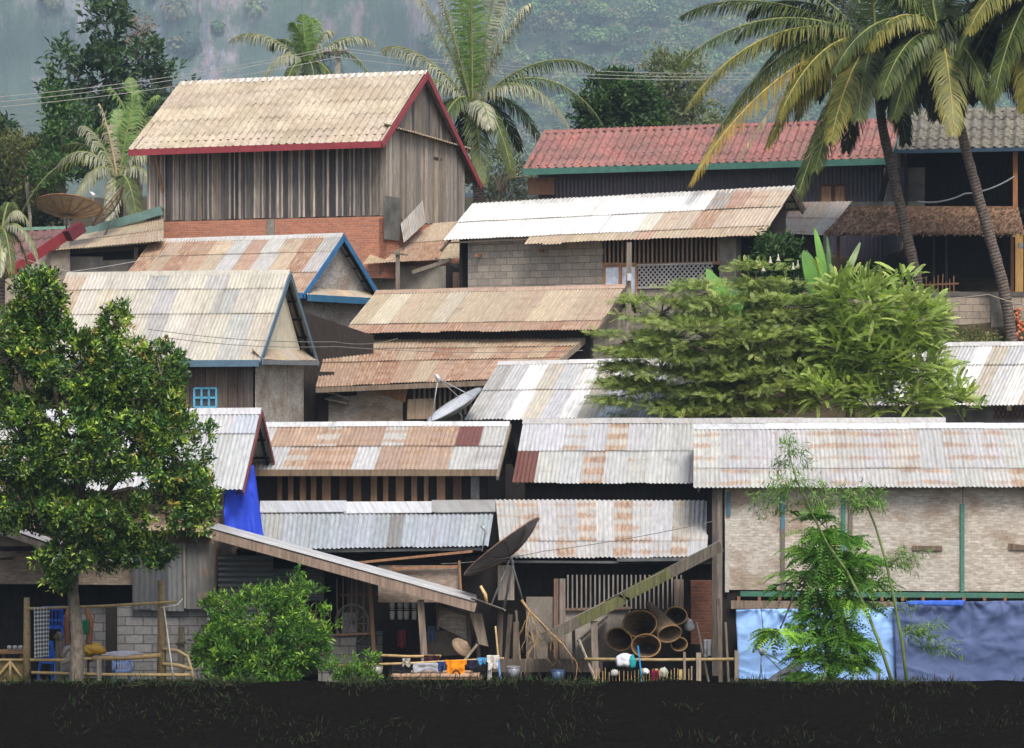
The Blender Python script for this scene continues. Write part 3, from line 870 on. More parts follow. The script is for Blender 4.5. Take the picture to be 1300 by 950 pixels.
# ================================================================ house D : tan double roof
D = House('double_roof_house', 'long low house with tan upper roof above a rusty lower roof', 'house',
          [(479, 373), (794, 361), (435, 427), (760, 415)], 73.5, pitch=28, ov=.5, gov=.35, base=6.5)
D.rb = D.r * .5; D.BR = D.pt(0, -D.rb, D.zr(0) - D.d * .5); D.BL = D.pt(-D.L, -D.rb, D.zr(-D.L) - D.d * .5)
D.roof(['TcTTcTTTtTTTt', 'rRrrrRrrtrRrr'], heights=[.8, .2], back='TTTT', step=.02, cap=(.47, .33, .24, .6), eave_j=.04)
D.frame((.4, .33, .28), 3)
D.fascia((.55, .48, .4), h=.12, eave=False, mat=M['wood'])
D.shell(M['woven_dark'], (1.3, 1.25, 1.2), zb=6.5, front=False)
zs = D.rz(0, D.r - D.ov)
mb = MB(); panel(mb, D.front, [(-D.L + .3, 7), (-.35, 7), (-.35, zs - .1), (-D.L + .3, zs - .1)], .1); mb.build('wall', M['wood_shaded'], D.e)
tl, tr = D.front.w(417, 432, -.05), D.front.w(743, 430, -.05)
bl = P(401, 491, 70.6); br = P(686, 479, 69.9)
sheet_roof(tl, tr, bl, br, ['stTtTttTTtttT', 'rTRrTrRrTrrtR', 'rrRRrTrRrrTrr'], heights=[.22, .28, .5], step=.015).build('lower_roof', M['metal'], D.e)
mb = MB(); mb.beam(tr + UP * -.04, br + UP * -.04, .06, .16, (1.2, 1.05, .85)); mb.build('rake_board', M['wood'], D.e)
mb = MB(); mb.beam(bl + UP * -.1, br + UP * -.1, .06, .14, (.9, .75, .62)); mb.build('eave_beam', M['wood'], D.e)
pl = Plane(bl.lerp(tl, .14), (br - bl), Vector((br - bl)).cross(UP) if Vector((br - bl)).cross(UP).y < 0 else -Vector((br - bl)).cross(UP))
mb = MB(); panel(mb, pl, [(0, 5.5), (9, 5.5), (9, 7.75), (0, 7.55)], .1); mb.build('wall', M['wood_shaded'], D.e)
mb = MB(); panel(mb, pl, rectp(pl, 404, 504, 440, 540, .04), .04, (1.2, 1.2, 1.2), .05); panel(mb, pl, rectp(pl, 440, 498, 498, 540, .04), .04, (1.2, 1.1, 1.0), .05); mb.build('woven_wall', M['woven_dark'], D.e)
mb = MB(); pg = rectp(pl, 459, 497, 503, 514, .06); a = pl.at(459, 500, .06); b = pl.at(504, 497, .06); c = pl.at(501, 516, .06)
panel(mb, pl, [a, b, c], .04, (1.1, .9, .7), .09); mb.build('hanging_panel', M['wood_raw'], D.e)
mb = MB()
for i in range(13):
    x = 512 + i * 6.5; a, za = pl.at(x, 534, .06); _, zb_ = pl.at(x, 492, .06)
    panel(mb, pl, [(a, za), (a + .06, za), (a + .06, zb_), (a, zb_)], .03, (1, .85, .7), .06)
mb.build('slat_screen', M['wood'], D.e)
mb = sheet_roof(pl.w(504, 512, .14), pl.w(540, 512, .14), pl.w(504, 538, .14), pl.w(540, 538, .14), ['ttt'], wave=.1, amp=.01); mb.build('low_sheet', M['metal'], D.e)
mb = MB(); mb.beam(pl.w(398, 497, .3), pl.w(430, 508, .3), .25, .05, (.8, .78, .75)); mb.beam(pl.w(400, 507, .3), pl.w(428, 514, .3), .25, .05, (.6, .58, .56)); mb.build('stacked_board', M['wood'], D.e)

mb = MB(); q_ = flat_plane(73.2); panel(mb, q_, [q_.at(386, 396), q_.at(474, 426), q_.at(474, 520), q_.at(386, 520)], .08, (1.6, 1.5, 1.4)); mb.build('wall', M['wood_shaded'], D.e)
mb = MB(); q_ = flat_plane(71.6); panel(mb, q_, rectp(q_, 372, 472, 424, 570), .08, (1.6, 1.5, 1.4)); mb.build('wall', M['wood_shaded'], D.e)
# ================================================================ house E : blue trimmed house behind the cream one
E = House('blue_gable_house', 'rust striped roof house with bright blue gable boards and grey mat gable', 'house',
          [(190, 306), (439, 297), (143, 380), (382, 370)], 77.5, pitch=34, ov=.5, gov=.3, base=8.2)
E.roof(['RtRrTwrwTRg', 'RtRrTwrwTRg', 'RtRrTwrwrrr'], back='ggg', step=.012, heights=[.3, .35, .35], cap=(.62, .6, .56, .1))
E.frame((.25, .2, .18), 5, M['wood_shaded'])
E.fascia((.055, .20, .42), h=.17)
E.shell(M['woven'], (.78, .8, .86), zb=8.2)
g = E.gable
mb = sheet_roof(g.p(-E.r + .3, E.rz(0, E.r) + .18, .0), g.p(E.rb - .3, E.rz(0, E.r) + .18, 0), g.p(-E.r, E.rz(0, E.r) - .06, .42), g.p(E.rb - .1, E.rz(0, E.r) - .06, .42), ['TcTTcT'], step=0)
mb.build('skirt_roof', M['metal'], E.e)
mb = MB(); mb.beam(g.p(-E.r, E.rz(0, E.r) - .14, .45), g.p(E.rb - .1, E.rz(0, E.r) - .14, .45), .03, .2, (.055, .20, .36)); mb.build('fascia_board', M['paint'], E.e)

# ================================================================ house G : cream roof house
G = House('cream_roof_house', 'house with broad cream tin roof, slate blue trim and dark plank front', 'house',
          [(83, 350), (370, 343), (38, 461), (327, 456)], 68, pitch=36, ov=.55, gov=.3, base=5.2)
G.roof(['tCCCgCCgCCC', 'tCcCCgCCgCC', 'CCCCCgCCCgc'], heights=[.2, .28, .52], back='ccc', step=.014, cap=(.5, .47, .38, .3))
G.frame((.25, .22, .2), 5, M['wood_shaded'])
G.fascia((.12, .21, .28), h=.17)
G.shell(M['wood_shaded'], zb=5.2, th=.05)
zc = lambda u: G.rz(u, G.r - G.ov) - .1
mb = MB(); planks(mb, G.front, -G.L + .6, -G.gov, 5.2, zc, w=.2, tints=[(.6, .48, .42), (.5, .4, .35), (.75, .62, .52), (.42, .33, .3), (.55, .5, .5)], off=.06, gap=.006); mb.build('plank_wall', M['wood'], G.e)
g = G.gable; zsk = g.at(375, 462)[1]
mb = MB(); planks(mb, g, -(G.r - G.ov), G.rb - G.ov, 5.2, lambda u: zsk, w=.55, tints=[(1, 1, 1), (.9, .9, .9), (1.05, 1.02, .98)], off=.06, gap=.02, th=.03); mb.build('woven_wall', M['woven'], G.e)
mb = MB()
panel(mb, g, [(-(G.r - G.ov), zsk), (G.rb - G.ov, zsk), (0, G.zr(0) - .15)], .04, (1, .9, .66), .06); mb.build('gable_panel', M['paint'], G.e)
zk = G.rz(0, G.r)
zk2 = zk + .30
mb = sheet_roof(g.p(-G.r + .15, zk2, .05), g.p(G.rb - .2, zk2, .05), g.p(-G.r + .02, zk + .02, .36), g.p(G.rb - .1, zk + .02, .36), ['TtTcTT'], step=0)
mb.build('skirt_roof', M['metal'], G.e)
mb = MB(); mb.beam(g.p(-G.r, zk - .05, .38), g.p(G.rb - .1, zk - .05, .38), .03, .12, (.25, .28, .3)); mb.build('fascia_board', M['paint'], G.e)
mb = MB(); r = rectp(G.front, 247, 493, 275, 517, .1)
(a, za), (b, _), (_, zb_), _ = r
for z in (za, (za + zb_) / 2 - .0, zb_):
    mb.beam(G.front.p(a, z, .12), G.front.p(b, z, .12), .05, .055, (.16, .52, .75), up=G.n)
for k in range(4):
    u = a + (b - a) * k / 3; mb.beam(G.front.p(u, za, .12), G.front.p(u, zb_, .12), .05, .055, (.16, .52, .75), up=G.n)
w = mb.build('window_frame', M['paint'], G.e)
mb = MB(); panel(mb, G.front, r, .02, (.12, .12, .14), .09); mb.build('pane', M['glass'], w)

# ================================================================ left background roofs
t = empty('green_eave_house', P(150, 345, 79), 'low tan roofed house with sloping green eave board left of the plank house', 'house')
a, b_, c, d = P(60, 318, 80), P(206, 308, 79), P(95, 283, 83), P(206, 264, 83)
sheet_roof(P(100, 298, 83), P(208, 277, 82.5), P(58, 319, 79.6), P(208, 306, 79.4), ['TTTTTT', 'TtTTtT'], wave=.09, step=.012).build('roof', M['metal'], t)
mb = MB(); mb.beam(P(100, 297, 82.7), P(206, 267, 82.3), .06, .28, (.16, .27, .24)); mb.build('fascia_board', M['paint'], t)
sheet_roof(P(98, 292, 85), P(208, 262, 85), P(98, 294, 82.8), P(208, 264, 82.5), ['gggg']).build('roof', M['metal'], t)
pl = flat_plane(80.2)
mb = MB(); panel(mb, pl, rectp(pl, 73, 326, 130, 350), .1, (.95, .95, .95)); panel(mb, pl, [pl.at(130, 350), pl.at(172, 350), pl.at(172, 329), pl.at(130, 331)], .1, (.95, .92, .9)); panel(mb, pl, [pl.at(60, 324), pl.at(206, 316), pl.at(206, 308), pl.at(60, 320)], .08, (.25, .22, .2)); mb.build('wall', M['plaster'], t)
pl2 = flat_plane(80.6)
mb = MB(); panel(mb, pl2, rectp(pl2, 60, 316, 215, 352), .1); mb.build('wall', M['wood_shaded'], t)
mb = MB(); mb.beam(P(173, 345, 79.9), P(173, 314, 79.9), .12, .12, (.5, .42, .36)); mb.build('post', M['wood'], t)
t = empty('red_gable_house', P(40, 360, 77), 'red gabled roof edge with faded red tiles at far left', 'house')
mb = MB(); mb.beam(P(10, 348, 78.2), P(100, 288, 80.4), .05, .32, (.30, .04, .05)); mb.build('rake_board', M['paint'], t)
mb = MB(); mb.beam(P(86, 300, 78.6), P(103, 288, 79), .3, .34, (.16, .03, .04)); mb.build('ridge_end', M['paint'], t)
SHEET['x'] = (.62, .66, .7, 0)
sheet_roof(P(20, 294, 86), P(104, 290, 86), P(0, 340, 80.5), P(58, 322, 80.5), ['xxx', 'xxx', 'xxx'], wave=.24, amp=.03, step=.02).build('roof', M['tile_red'], t)
mb = MB(); mb.beam(P(22, 291, 85.8), P(92, 289, 85.8), .12, .10, (.2, .4, .3)); mb.build('ridge_cap', M['paint'], t)
pl = flat_plane(79.8)
mb = MB(); panel(mb, pl, [pl.at(-10, 400), pl.at(90, 400), pl.at(88, 305), pl.at(12, 352), pl.at(-10, 366)], .1, (1.2, 1.1, 1)); mb.build('wall', M['plaster'], t)

# ================================================================ mid white roofs
H = House('pale_roof_house', 'low house with pale grey and white striped roof partly under the spreading tree', 'house',
          [(638, 470), (905, 448), (586, 540), (880, 522)], 67.2, pitch=28, yaw=.25, ov=.4, gov=.3, base=4.6)
H.roof(['gwWcwWcWcWcc', 'gwWcwWcWcWcc'], back='www', step=.015, cap=(.68, .66, .62, .1))
H.shell(M['wood_shaded'], zb=4.6); H.frame()
I = House('striped_roof_house', 'low house with white striped roof at the right edge below the block wall', 'house',
          [(1128, 441), (1345, 433), (1085, 521), (1310, 508)], 68.6, pitch=28, yaw=.25, ov=.5, gov=.3, base=4.6)
I.roof(['cwWcgwWcwWc', 'cwWcgwWcwWc'], heights=[.36, .64], back='www', step=.015, cap=(.66, .64, .6, .1))
I.frame((.3, .25, .2), 3)
I.shell(M['concrete'], (.9, .88, .95), zb=4.6)
mb = MB(); 
for k in range(7):
    u0, z0 = I.front.at(1262 + k * 6, 532, .05); u1, z1 = I.front.at(1268 + k * 6, 518, .05)
    mb.beam(I.front.p(u0, z0, .06), I.front.p(u1, z1, .06), .02, .02, (.5, .2, .15)); mb.beam(I.front.p(u1, z0, .07), I.front.p(u0, z1, .07), .02, .02, (.5, .2, .15))
mb.build('grille', M['wood_raw'], I.e)
mb = MB(); mb.beam(I.ER - I.a * .6 - UP * .1, I.ER - I.n * 2 + UP * .7 - I.a * .6, .1, .12, (1, .9, .75)); mb.build('beam', M['wood'], I.e)

# ================================================================ front rows
J = House('rusty_roof_house', 'front row house with patchy rust and white roof above a blue grey tin awning', 'house',
          [(318, 542), (650, 534), (300, 598), (628, 596)], 61, pitch=26, yaw=.08, ov=.45, gov=.3, base=1.2)
J.roof(['qrrprrqrrdw', 'rwprrwrrrww'], heights=[.5, .5], back='gggg', cap=(.62, .62, .6, .1), step=.015, eave_j=.02)
J.frame((.3, .24, .2), 3)
J.fascia((.85, .68, .5), h=.15, w=.05, rake=False, mat=M['wood'])
mb = MB(); p0 = J.RR + J.a * .03 - UP * .05; mb.beam(p0, p0 + J.slF * 2.5, .05, .10, (.9, .82, .7)); mb.build('rake_board', M['wood'], J.e)
J.shell(M['wood_shaded'], zb=1.2, th=.06)
zj = lambda u: J.rz(u, J.r - J.ov) - .1
mb = MB(); z0 = J.front.at(500, 638, .1)[1]
u = J.front.at(352, 610, .1)[0]
while u < -.8:
    w_ = random.uniform(.10, .2); panel(mb, J.front, [(u, z0 - .2), (u + w_, z0 - .2), (u + w_, zj(u)), (u, zj(u))], .03, random.choice([(.8, .72, .65), (.55, .48, .42), (.9, .8, .7), (.35, .31, .29)]), .1); u += w_ + random.uniform(.08, .25)
mb.build('slat_screen', M['wood_raw'], J.e)
mb = MB(); u0 = J.front.at(598, 615, .1)[0]; panel(mb, J.front, [(u0, z0 - .2), (u0 + .2, z0 - .2), (u0 + .2, zj(0)), (u0, zj(0))], .05, (.5, .5, .5), .14); mb.build('downpipe_board', M['steel'], J.e)
# blue grey awning below
aT0, aT1, aB0, aB1 = P(322, 648, 58.9), P(627, 650, 58.9), P(316, 698, 56.9), P(620, 693, 56.9)
sheet_roof(aT0, aT1, aB0, aB1, ['bgbbBbbbBsbbb' + 'bbB'], step=0, wave=.105, amp=.016, ns=6).build('awning', M['metal'], J.e)
mb = MB()
for x0, x1, y0, y1, tn in ((330, 440, 636, 649, (.50, .52, .55)), (436, 552, 637, 650, (.6, .62, .64)), (548, 629, 635, 649, (.34, .34, .33))):
    v = [P(x0, y0, 59.15), P(x1, y0 - .5, 59.15), P(x1, y1, 58.7), P(x0, y1 + 1, 58.7)]
    mb.add(v + [q - UP * .02 for q in v], [(0, 1, 2, 3), (7, 6, 5, 4), (0, 4, 5, 1), (1, 5, 6, 2), (2, 6, 7, 3), (3, 7, 4, 0)], tn)
mb.build('flashing', M['metal'], J.e)
mb = MB(); mb.beam(P(325, 701, 57), P(612, 697, 57), .05, .06, (.45, .47, .45)); mb.build('gutter', M['steel'], J.e)

L = House('silver_roof_house', 'long front row house with silver roof of mismatched sheets, one dark brown', 'house',
          [(659, 536), (1205, 530), (656, 613), (1200, 616)], 61, pitch=26, yaw=.05, ov=.45, gov=.25, base=1.2)
L.roof(['wwqwpwwqwwqwwwwqqww', 'dqwpwqwwwqwwwqwwwqw'], back='wwrrTTww', cap=(.46, .45, .43, .4), step=.015)
L.frame((.3, .24, .2), 3)
L.shell(M['wood_shaded'], zb=1.2, th=.06)
pT0, pT1, pB0, pB1 = P(629, 635, 59.2), P(902, 636, 59.2), P(636, 709, 57), P(897, 707, 57)
sheet_roof(pT0, pT1, pB0, pB1, ['qpqqpwpqwpq', 'pqqpqwpqqpw'], heights=[.72, .28], step=.012, wave=.105, amp=.016, ns=5).build('awning', M['metal'], L.e)
mb = MB(); mb.beam(P(640, 713, 57.05), P(785, 714, 57.05), .05, .05, (.45, .47, .47)); mb.beam(P(783, 711, 57), P(890, 710, 57), .05, .07, (.5, .52, .52)); mb.build('gutter', M['steel'], L.e)

Mh = House('woven_wall_house', 'large front house with woven bamboo walls, green posts and mottled silver roof', 'house',
           [(876, 543), (1345, 537), (885, 620), (1352, 619)], 59, pitch=27, yaw=.02, ov=.45, gov=.3, base=1.0)
Mh.roof(['qqqqqqqpqqqqq', 'qqqqqqqqqqqpq'], heights=[.7, .3], back='wwww', cap=(.62, .63, .63, .1), step=.012, wave=.10, amp=.015)
Mh.frame((.3, .24, .2), 3)
Mh.shell(M['wood_shaded'], zb=1.0, th=.06)
pm = Plane(Mh.front.p(0, 0, .06), Mh.a, Mh.n)
zm = lambda u: Mh.rz(u, Mh.r - Mh.ov) - .12
z0 = pm.at(1100, 750)[1]
xsW = [(923, 992), (996, 1072), (1078, 1219), (1226, 1350)]
for k, (x0, x1) in enumerate(xsW):
    mb = MB(); a = pm.at(x0 - 3, 690)[0]; b = pm.at(x1 + 3, 690)[0]
    panel(mb, pm, [(a, z0), (b, z0), (b, zm(b)), (a, zm(a))], .03, [(1, 1, 1), (1.03, 1.0, .97), (.96, .97, .97), (1, .98, .96)][k]); mb.build('woven_panel', M['woven'], Mh.e)
for x, tn, ya, yb in ((923, (.62, .6, .55), 660, 752), (994, (.10, .24, .32), 625, 672), (994, (.2, .17, .14), 672, 752), (1071, (.09, .26, .22), 625, 752), (1080, (.25, .2, .16), 625, 752), (1222, (.10, .28, .21), 640, 752), (925, (.08, .18, .24), 625, 655)):
    mb = MB(); a, zb_ = pm.at(x - 2.5, yb, .06); b, zt_ = pm.at(x + 2.5, ya, .06)
    panel(mb, pm, [(a, zb_), (b, zb_), (b, min(zt_, zm(0))), (a, min(zt_, zm(0)))], .05, tn, .06); mb.build('post', M['paint'], Mh.e)
mb = MB(); a, zz = pm.at(940, 755, .08); b, _ = pm.at(1350, 755, .08); panel(mb, pm, [(a, zz - .04), (b, zz - .04), (b, zz + .07), (a, zz + .07)], .06, (.09, .24, .17), .08); mb.build('sill_beam', M['paint'], Mh.e)
mb = MB()
for x in range(938, 1350, 26):
    pp = pm.w(x, 760.5, .10); mb.beam(pp, pp - Mh.n * .8, .07, .09, (.9, .75, .6))
mb.build('joists', M['wood_raw'], Mh.e)
mb = MB(); a, z_ = pm.at(928, 768, .12); b, _ = pm.at(1140, 768, .12); panel(mb, pm, [(a, z_ - .09), (b, z_ - .09), (b, z_ + .09), (a, z_ + .09)], .08, (1.0, .85, .72), .12); mb.build('floor_beam', M['wood'], Mh.e)
for x0, y0, x1, y1 in ((1158, 693, 1196, 699), (1280, 690, 1310, 698)):
    mb = MB(); panel(mb, pm, [pm.at(x0, y1), pm.at(x1, y1 + (1 if x0 > 1200 else 0)), pm.at(x1, y0 + (3 if x0 > 1200 else 0)), pm.at(x0, y0)], .03, (.75, .6, .48), .04); mb.build('nailed_plank', M['wood'], Mh.e)
for x0, x1, tn in ((904, 911, (.5, .46, .44)), (911, 917, (.85, .8, .75))):
    mb = MB(); a = pm.at(x0, 690, .1)[0]; b = pm.at(x1, 690, .1)[0]; panel(mb, pm, [(a, 1.0), (b, 1.0), (b, zm(a) - .0), (a, zm(a))], .1, tn, .08); mb.build('corner_post', M['wood'], Mh.e)

# tarpaulins hanging below the woven walls
def cloth_grid(a, b, c, d, nu, nv, fn, n):
    """a,b top corners, c,d bottom corners"""
    mb = MB(); vs = []; uv = []
    for j in range(nv + 1):
        for i in range(nu + 1):
            u, v = i / nu, j / nv
            vs.append(a.lerp(b, u).lerp(c.lerp(d, u), v) + n * fn(u, v)); uv.append((u * (b - a).length, v * (c - a).length))
    fs = [(j * (nu + 1) + i, j * (nu + 1) + i + 1, (j + 1) * (nu + 1) + i + 1, (j + 1) * (nu + 1) + i) for j in range(nv) for i in range(nu)]
    return mb, vs, fs, uv
def tarp_fold(cx, cy, k, s):
    def f(u, v):
        an = math.atan2(v - cy, (u - cx) * 1.6); rr = math.hypot(v - cy, (u - cx) * 1.6)
        w = math.sin(an * k + s + 3 * mnoise.noise(Vector((an, s, 0)))) * .022 * min(1, rr * 2.2) * max(0, 1.1 - rr)
        for q in range(6):      # creases fan out from the ties along the top
            tu = (q + .5 + .3 * math.sin(q * 5 + s)) / 6; a2 = math.atan2(v + .04, (u - tu) * 2.2); r2 = math.hypot(v, (u - tu) * 2.2)
            w += math.sin(a2 * (7 + q % 3) + q * 1.7) * .030 * max(0, 1 - r2 * 1.5)
        w += mnoise.noise(Vector((u * 3 + s, v * 3, s))) * .06 + mnoise.noise(Vector((u * 9 + s, v * 6, s))) * .03
        for q in range(3):
            rn = mnoise.noise(Vector((u * (3.5 + q * 2) + v * 1.5 + s, v * (2.5 + q) - u, q * 7 + s)))
            w += .020 / (1 + q) * max(0, 1 - abs(rn) * 9)
        w += .012 * math.sin((u * 1.3 + v * .5) * 40 + mnoise.noise(Vector((u * 4, v * 4, s))) * 6) * (1 - v)
        return w
    return f
for x0, x1, tn, s, lb, y0 in ((934, 1137, (.34, .57, .97), 1.0, 'sky blue tarpaulin stretched below the woven wall', 774), (1134, 1350, (.105, .145, .285), 5.0, 'slate blue creased tarpaulin at the lower right corner', 765)):
    Yt = 57.3 if x0 < 1000 else 57.15
    A0, B0, C0, D0 = P(x0, y0, Yt), P(x1, y0 - 3, Yt), P(x0 + 4, 868, Yt - .1), P(x1, 868, Yt - .1)
    f = tarp_fold(.45, .5, 9, s) if x0 > 1000 else tarp_fold(.9, .1, 12, s)
    mb, vs, fs, uv = cloth_grid(A0, B0, C0, D0, 90, 50, f, Vector((0, -1, 0)))
    mb.add(vs, fs, tn, uv, smooth=True)
    tag(mb.build('tarpaulin', M['tarp'], solid=.004), lb, 'tarpaulin')
# bright blue fold along the top of the darker one
mb, vs, fs, uv = cloth_grid(P(1150, 763, 57), P(1225, 762, 57), P(1152, 768, 56.98), P(1222, 770, 56.98), 30, 3, lambda u, v: .03 * math.sin(u * 25), Vector((0, -1, 0)))
mb.add(vs, fs, (.06, .16, .65), uv, smooth=True); tag(mb.build('cloth_strip', M['tarp'], solid=.004), 'narrow bright blue strip along the top of the slate tarpaulin', 'cloth')

K = House('tarp_gable_house', 'silver roofed house behind the big leafy tree with dark red gable boards', 'house',
          [(-60, 526), (333, 519), (-95, 627), (306, 619)], 58.5, pitch=38, yaw=.08, ov=.5, gov=.6, base=1.2)
K.roof(['bwwbwwwbwwwb', 'wbwwwbwwbwww'], heights=[.3, .7], back='gggg', cap=(.6, .6, .6, .05), step=.015)
K.frame((.2, .16, .14), 4, M['wood_shaded'])
K.fascia((.20, .05, .05), h=.12, eave=False)
K.shell(M['woven_dark'], (1.1, .95, .8), zb=3.3, th=.05)
kk = K.rz(0, K.r - K.ov) - .1
pk = Plane(K.front.p(0, 0, .0), K.a, K.n)
a0 = P(283, 617, 56.6)
mb, vs, fs, uv = cloth_grid(P(284, 616, 56.8), P(322, 590, 57.3), P(286, 690, 56.6), P(336, 690, 57.2), 20, 24, lambda u, v: .12 * mnoise.noise(Vector((u * 4, v * 3, 0))) + .03 * math.sin(u * 22 + v * 4) + .04 * max(0, 1 - 8 * abs(mnoise.noise(Vector((u * 3, v * 4, 5))))), Vector((0, -1, 0)))
mb.add(vs, fs, (.03, .075, .60), uv, smooth=True)
tag(mb.build('tarpaulin', M['tarp'], solid=.004), 'royal blue tarpaulin hanging under the red edged gable', 'tarpaulin')

# left lower shed: dark porch with block wall and upright sheets, roofed by the sloping beam roof
S = empty('beam_roof_shed', P(250, 861, 56), 'front shed under a thin roof on a long sloping timber beam', 'shed')
def sloped(name, x0, y0, x1, y1, Y, dep, tintb, hb, par, sheet='w', rise=.0, tt=None):
    p0, p1 = P(x0, y0, Y), P(x1, y1, Y)
    mb = MB(); mb.beam(p0 - UP * hb * .55, p1 - UP * hb * .55, .07, hb, tintb, up=UP); mb.build('beam', M['wood'], par)
    b0, b1 = P(x0, y0, Y) + Vector((0, dep, rise)), P(x1, y1, Y) + Vector((0, dep, rise))
    f0, f1 = p0 + Vector((0, -.06, .012)), p1 + Vector((0, -.06, .012))
    if sheet: sheet_roof(f0, b0, f1, b1, [sheet] , wave=.09, amp=.009, ns=8, step=0).build('roof', M['metal'], par, solid=.012)
sloped('a', 266, 671, 604, 765, 55, 1.6, (1.2, .97, .84), .20, S, 'www')
mb = sheet_roof(P(598, 760, 54.98), P(598, 758, 56.6), P(641, 776, 54.98), P(641, 774, 56.6), ['ss'], ns=2); mb.build('loose_sheet', M['metal'], S)
sloped('b', -20, 662, 90, 700, 55.6, 1.5, (.6, .55, .5), .14, S, 'gg')
sheet_roof(P(-40, 655, 57.6), P(270, 664, 57.4), P(-40, 668, 56.4), P(270, 676, 56.3), ['tTtTtTTt'], wave=.09, amp=.01).build('roof', M['metal'], S)
pb = flat_plane(56.9)
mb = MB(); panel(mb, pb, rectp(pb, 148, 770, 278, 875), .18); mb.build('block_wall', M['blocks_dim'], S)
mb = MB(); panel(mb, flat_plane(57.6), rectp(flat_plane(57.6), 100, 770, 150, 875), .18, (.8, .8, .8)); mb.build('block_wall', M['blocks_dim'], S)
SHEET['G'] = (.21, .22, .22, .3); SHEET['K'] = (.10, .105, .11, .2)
pc = flat_plane(56.75)
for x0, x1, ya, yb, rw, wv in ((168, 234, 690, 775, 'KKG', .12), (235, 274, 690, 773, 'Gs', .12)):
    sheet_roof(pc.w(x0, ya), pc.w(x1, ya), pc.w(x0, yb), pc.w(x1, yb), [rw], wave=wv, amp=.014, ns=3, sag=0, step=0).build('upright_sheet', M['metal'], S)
mb = MB(); mb.beam(pc.w(235, 772, .05), pc.w(234, 690, .05), .05, .04, (1.2, 1.2, 1.1)); mb.beam(pc.w(274, 765, .05), pc.w(273, 680, .05), .07, .05, (1.0, .8, .7)); mb.build('post', M['wood'], S)
pd = flat_plane(58.9)
mb = MB(); panel(mb, pd, rectp(pd, -60, 660, 330, 880), .1); mb.build('wall', M['wood_shaded'], S)
mb = MB(); panel(mb, flat_plane(56.6), rectp(flat_plane(56.6), -60, 694, 60, 700), .08, (1.2, 1, .8)); mb.beam(P(0, 710, 56.2), P(16, 709, 56.2), .06, .06, (2.2, 1.6, .7)); mb.build('lintel', M['wood_shaded'], S)
mb = MB(); panel(mb, pb, rectp(pb, 134, 772, 148, 860, .1), .12, (1, 1, 1), .1); mb.build('post', M['wood_shaded'], S)
# dark horizontal sheets: corrugation runs level
def hsheet(x0, y0, x1, y1, Y, rows, par, wave=.11, name='level_sheet'):
    p = flat_plane(Y)
    sheet_roof(p.w(x0, y1), p.w(x0, y0), p.w(x1, y1), p.w(x1, y0), rows, wave=wave, amp=.016, ns=4, sag=.004, step=.004).build(name, M['metal'], par)
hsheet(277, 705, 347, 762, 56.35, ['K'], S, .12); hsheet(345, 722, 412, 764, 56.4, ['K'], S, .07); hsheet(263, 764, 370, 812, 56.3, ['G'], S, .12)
pe = flat_plane(56.5)
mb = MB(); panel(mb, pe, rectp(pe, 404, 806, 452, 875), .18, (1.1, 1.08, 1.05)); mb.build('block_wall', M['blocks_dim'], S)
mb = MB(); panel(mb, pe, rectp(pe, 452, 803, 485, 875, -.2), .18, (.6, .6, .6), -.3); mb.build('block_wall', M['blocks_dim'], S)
mb = MB()
for i in range(12):
    x = 376 + i * 8.6; x += random.uniform(-1, 1)
    ya = 745 - 8 + (x - 380) * .05
    mb.beam(pe.w(x, 808), pe.w(x + random.uniform(-1, 1), 734 if x > 428 else 765), .06, .025, (random.uniform(.8, 1.15),) * 3)
mb.beam(pe.w(372, 778, .03), pe.w(408, 776, .03), .07, .03, (1, .9, .8)); mb.beam(pe.w(372, 792, .03), pe.w(402, 790, .03), .07, .03, (1, .9, .8))
mb.beam(pe.w(432, 756, .03), pe.w(480, 754, .03), .10, .04, (.6, .45, .4)); mb.beam(pe.w(425, 806, .03), pe.w(474, 804, .03), .12, .04, (1.1, 1, .95))
mb.build('slat_screen', M['wood_raw'], S)
mb = MB(); mb.beam(P(539, 840, 55.3), P(534, 762, 55.3), .14, .14, (1.0, .85, .75)); mb.build('post', M['wood'], S)
mb = MB(); mb.beam(P(475, 830, 56.3), P(469, 734, 56.3), .08, .08, (1.0, .85, .75)); mb.build('post', M['wood_raw'], S)
mb = MB()
ph = flat_plane(57.8)
panel(mb, ph, rectp(ph, 440, 706, 660, 880), .08); mb.build('wall', M['wood_shaded'], S)
mb = MB(); panel(mb, flat_plane(57), rectp(flat_plane(57), 480, 718, 584, 765), .03, (1.25, 1.1, 1.0)); mb.build('woven_wall', M['woven_dark'], S)
mb = MB(); p5 = flat_plane(56.9)
for a in ((498, 722, 583, 719), (583, 712, 586, 765), (500, 718, 500, 735), (440, 716, 600, 700)):
    mb.beam(p5.w(a[0], a[1]), p5.w(a[2], a[3]), .07, .05, (1, .8, .65))
mb.build('timber_frame', M['wood_raw'], S)
mb = MB(); p6 = flat_plane(56.2); panel(mb, p6, [p6.at(556, 769), p6.at(592, 780), p6.at(592, 812), p6.at(556, 795)], .03, (1.7, 1.65, 1.6)); mb.build('woven_panel', M['woven_dark'], S)
mb = MB()
for a in ((553, 770, 596, 782), (593, 778, 594, 816), (555, 766, 556, 800)): mb.beam(p6.w(a[0], a[1], .04), p6.w(a[2], a[3], .04), .08, .04, (.8, .68, .58))
mb.build('panel_frame', M['wood'], S)
mb = MB(); panel(mb, flat_plane(55.4), [flat_plane(55.4).at(596, 778), flat_plane(55.4).at(612, 779), flat_plane(55.4).at(620, 821), flat_plane(55.4).at(608, 818)], .05, (1.0, .88, .75)); mb.build('hanging_plank', M['wood'], S)
mb = MB(); mb.beam(P(541, 818, 56.9), P(598, 815, 56.9), .04, .55, (.8, .7, .62)); mb.build('low_wall', M['plaster'], S)
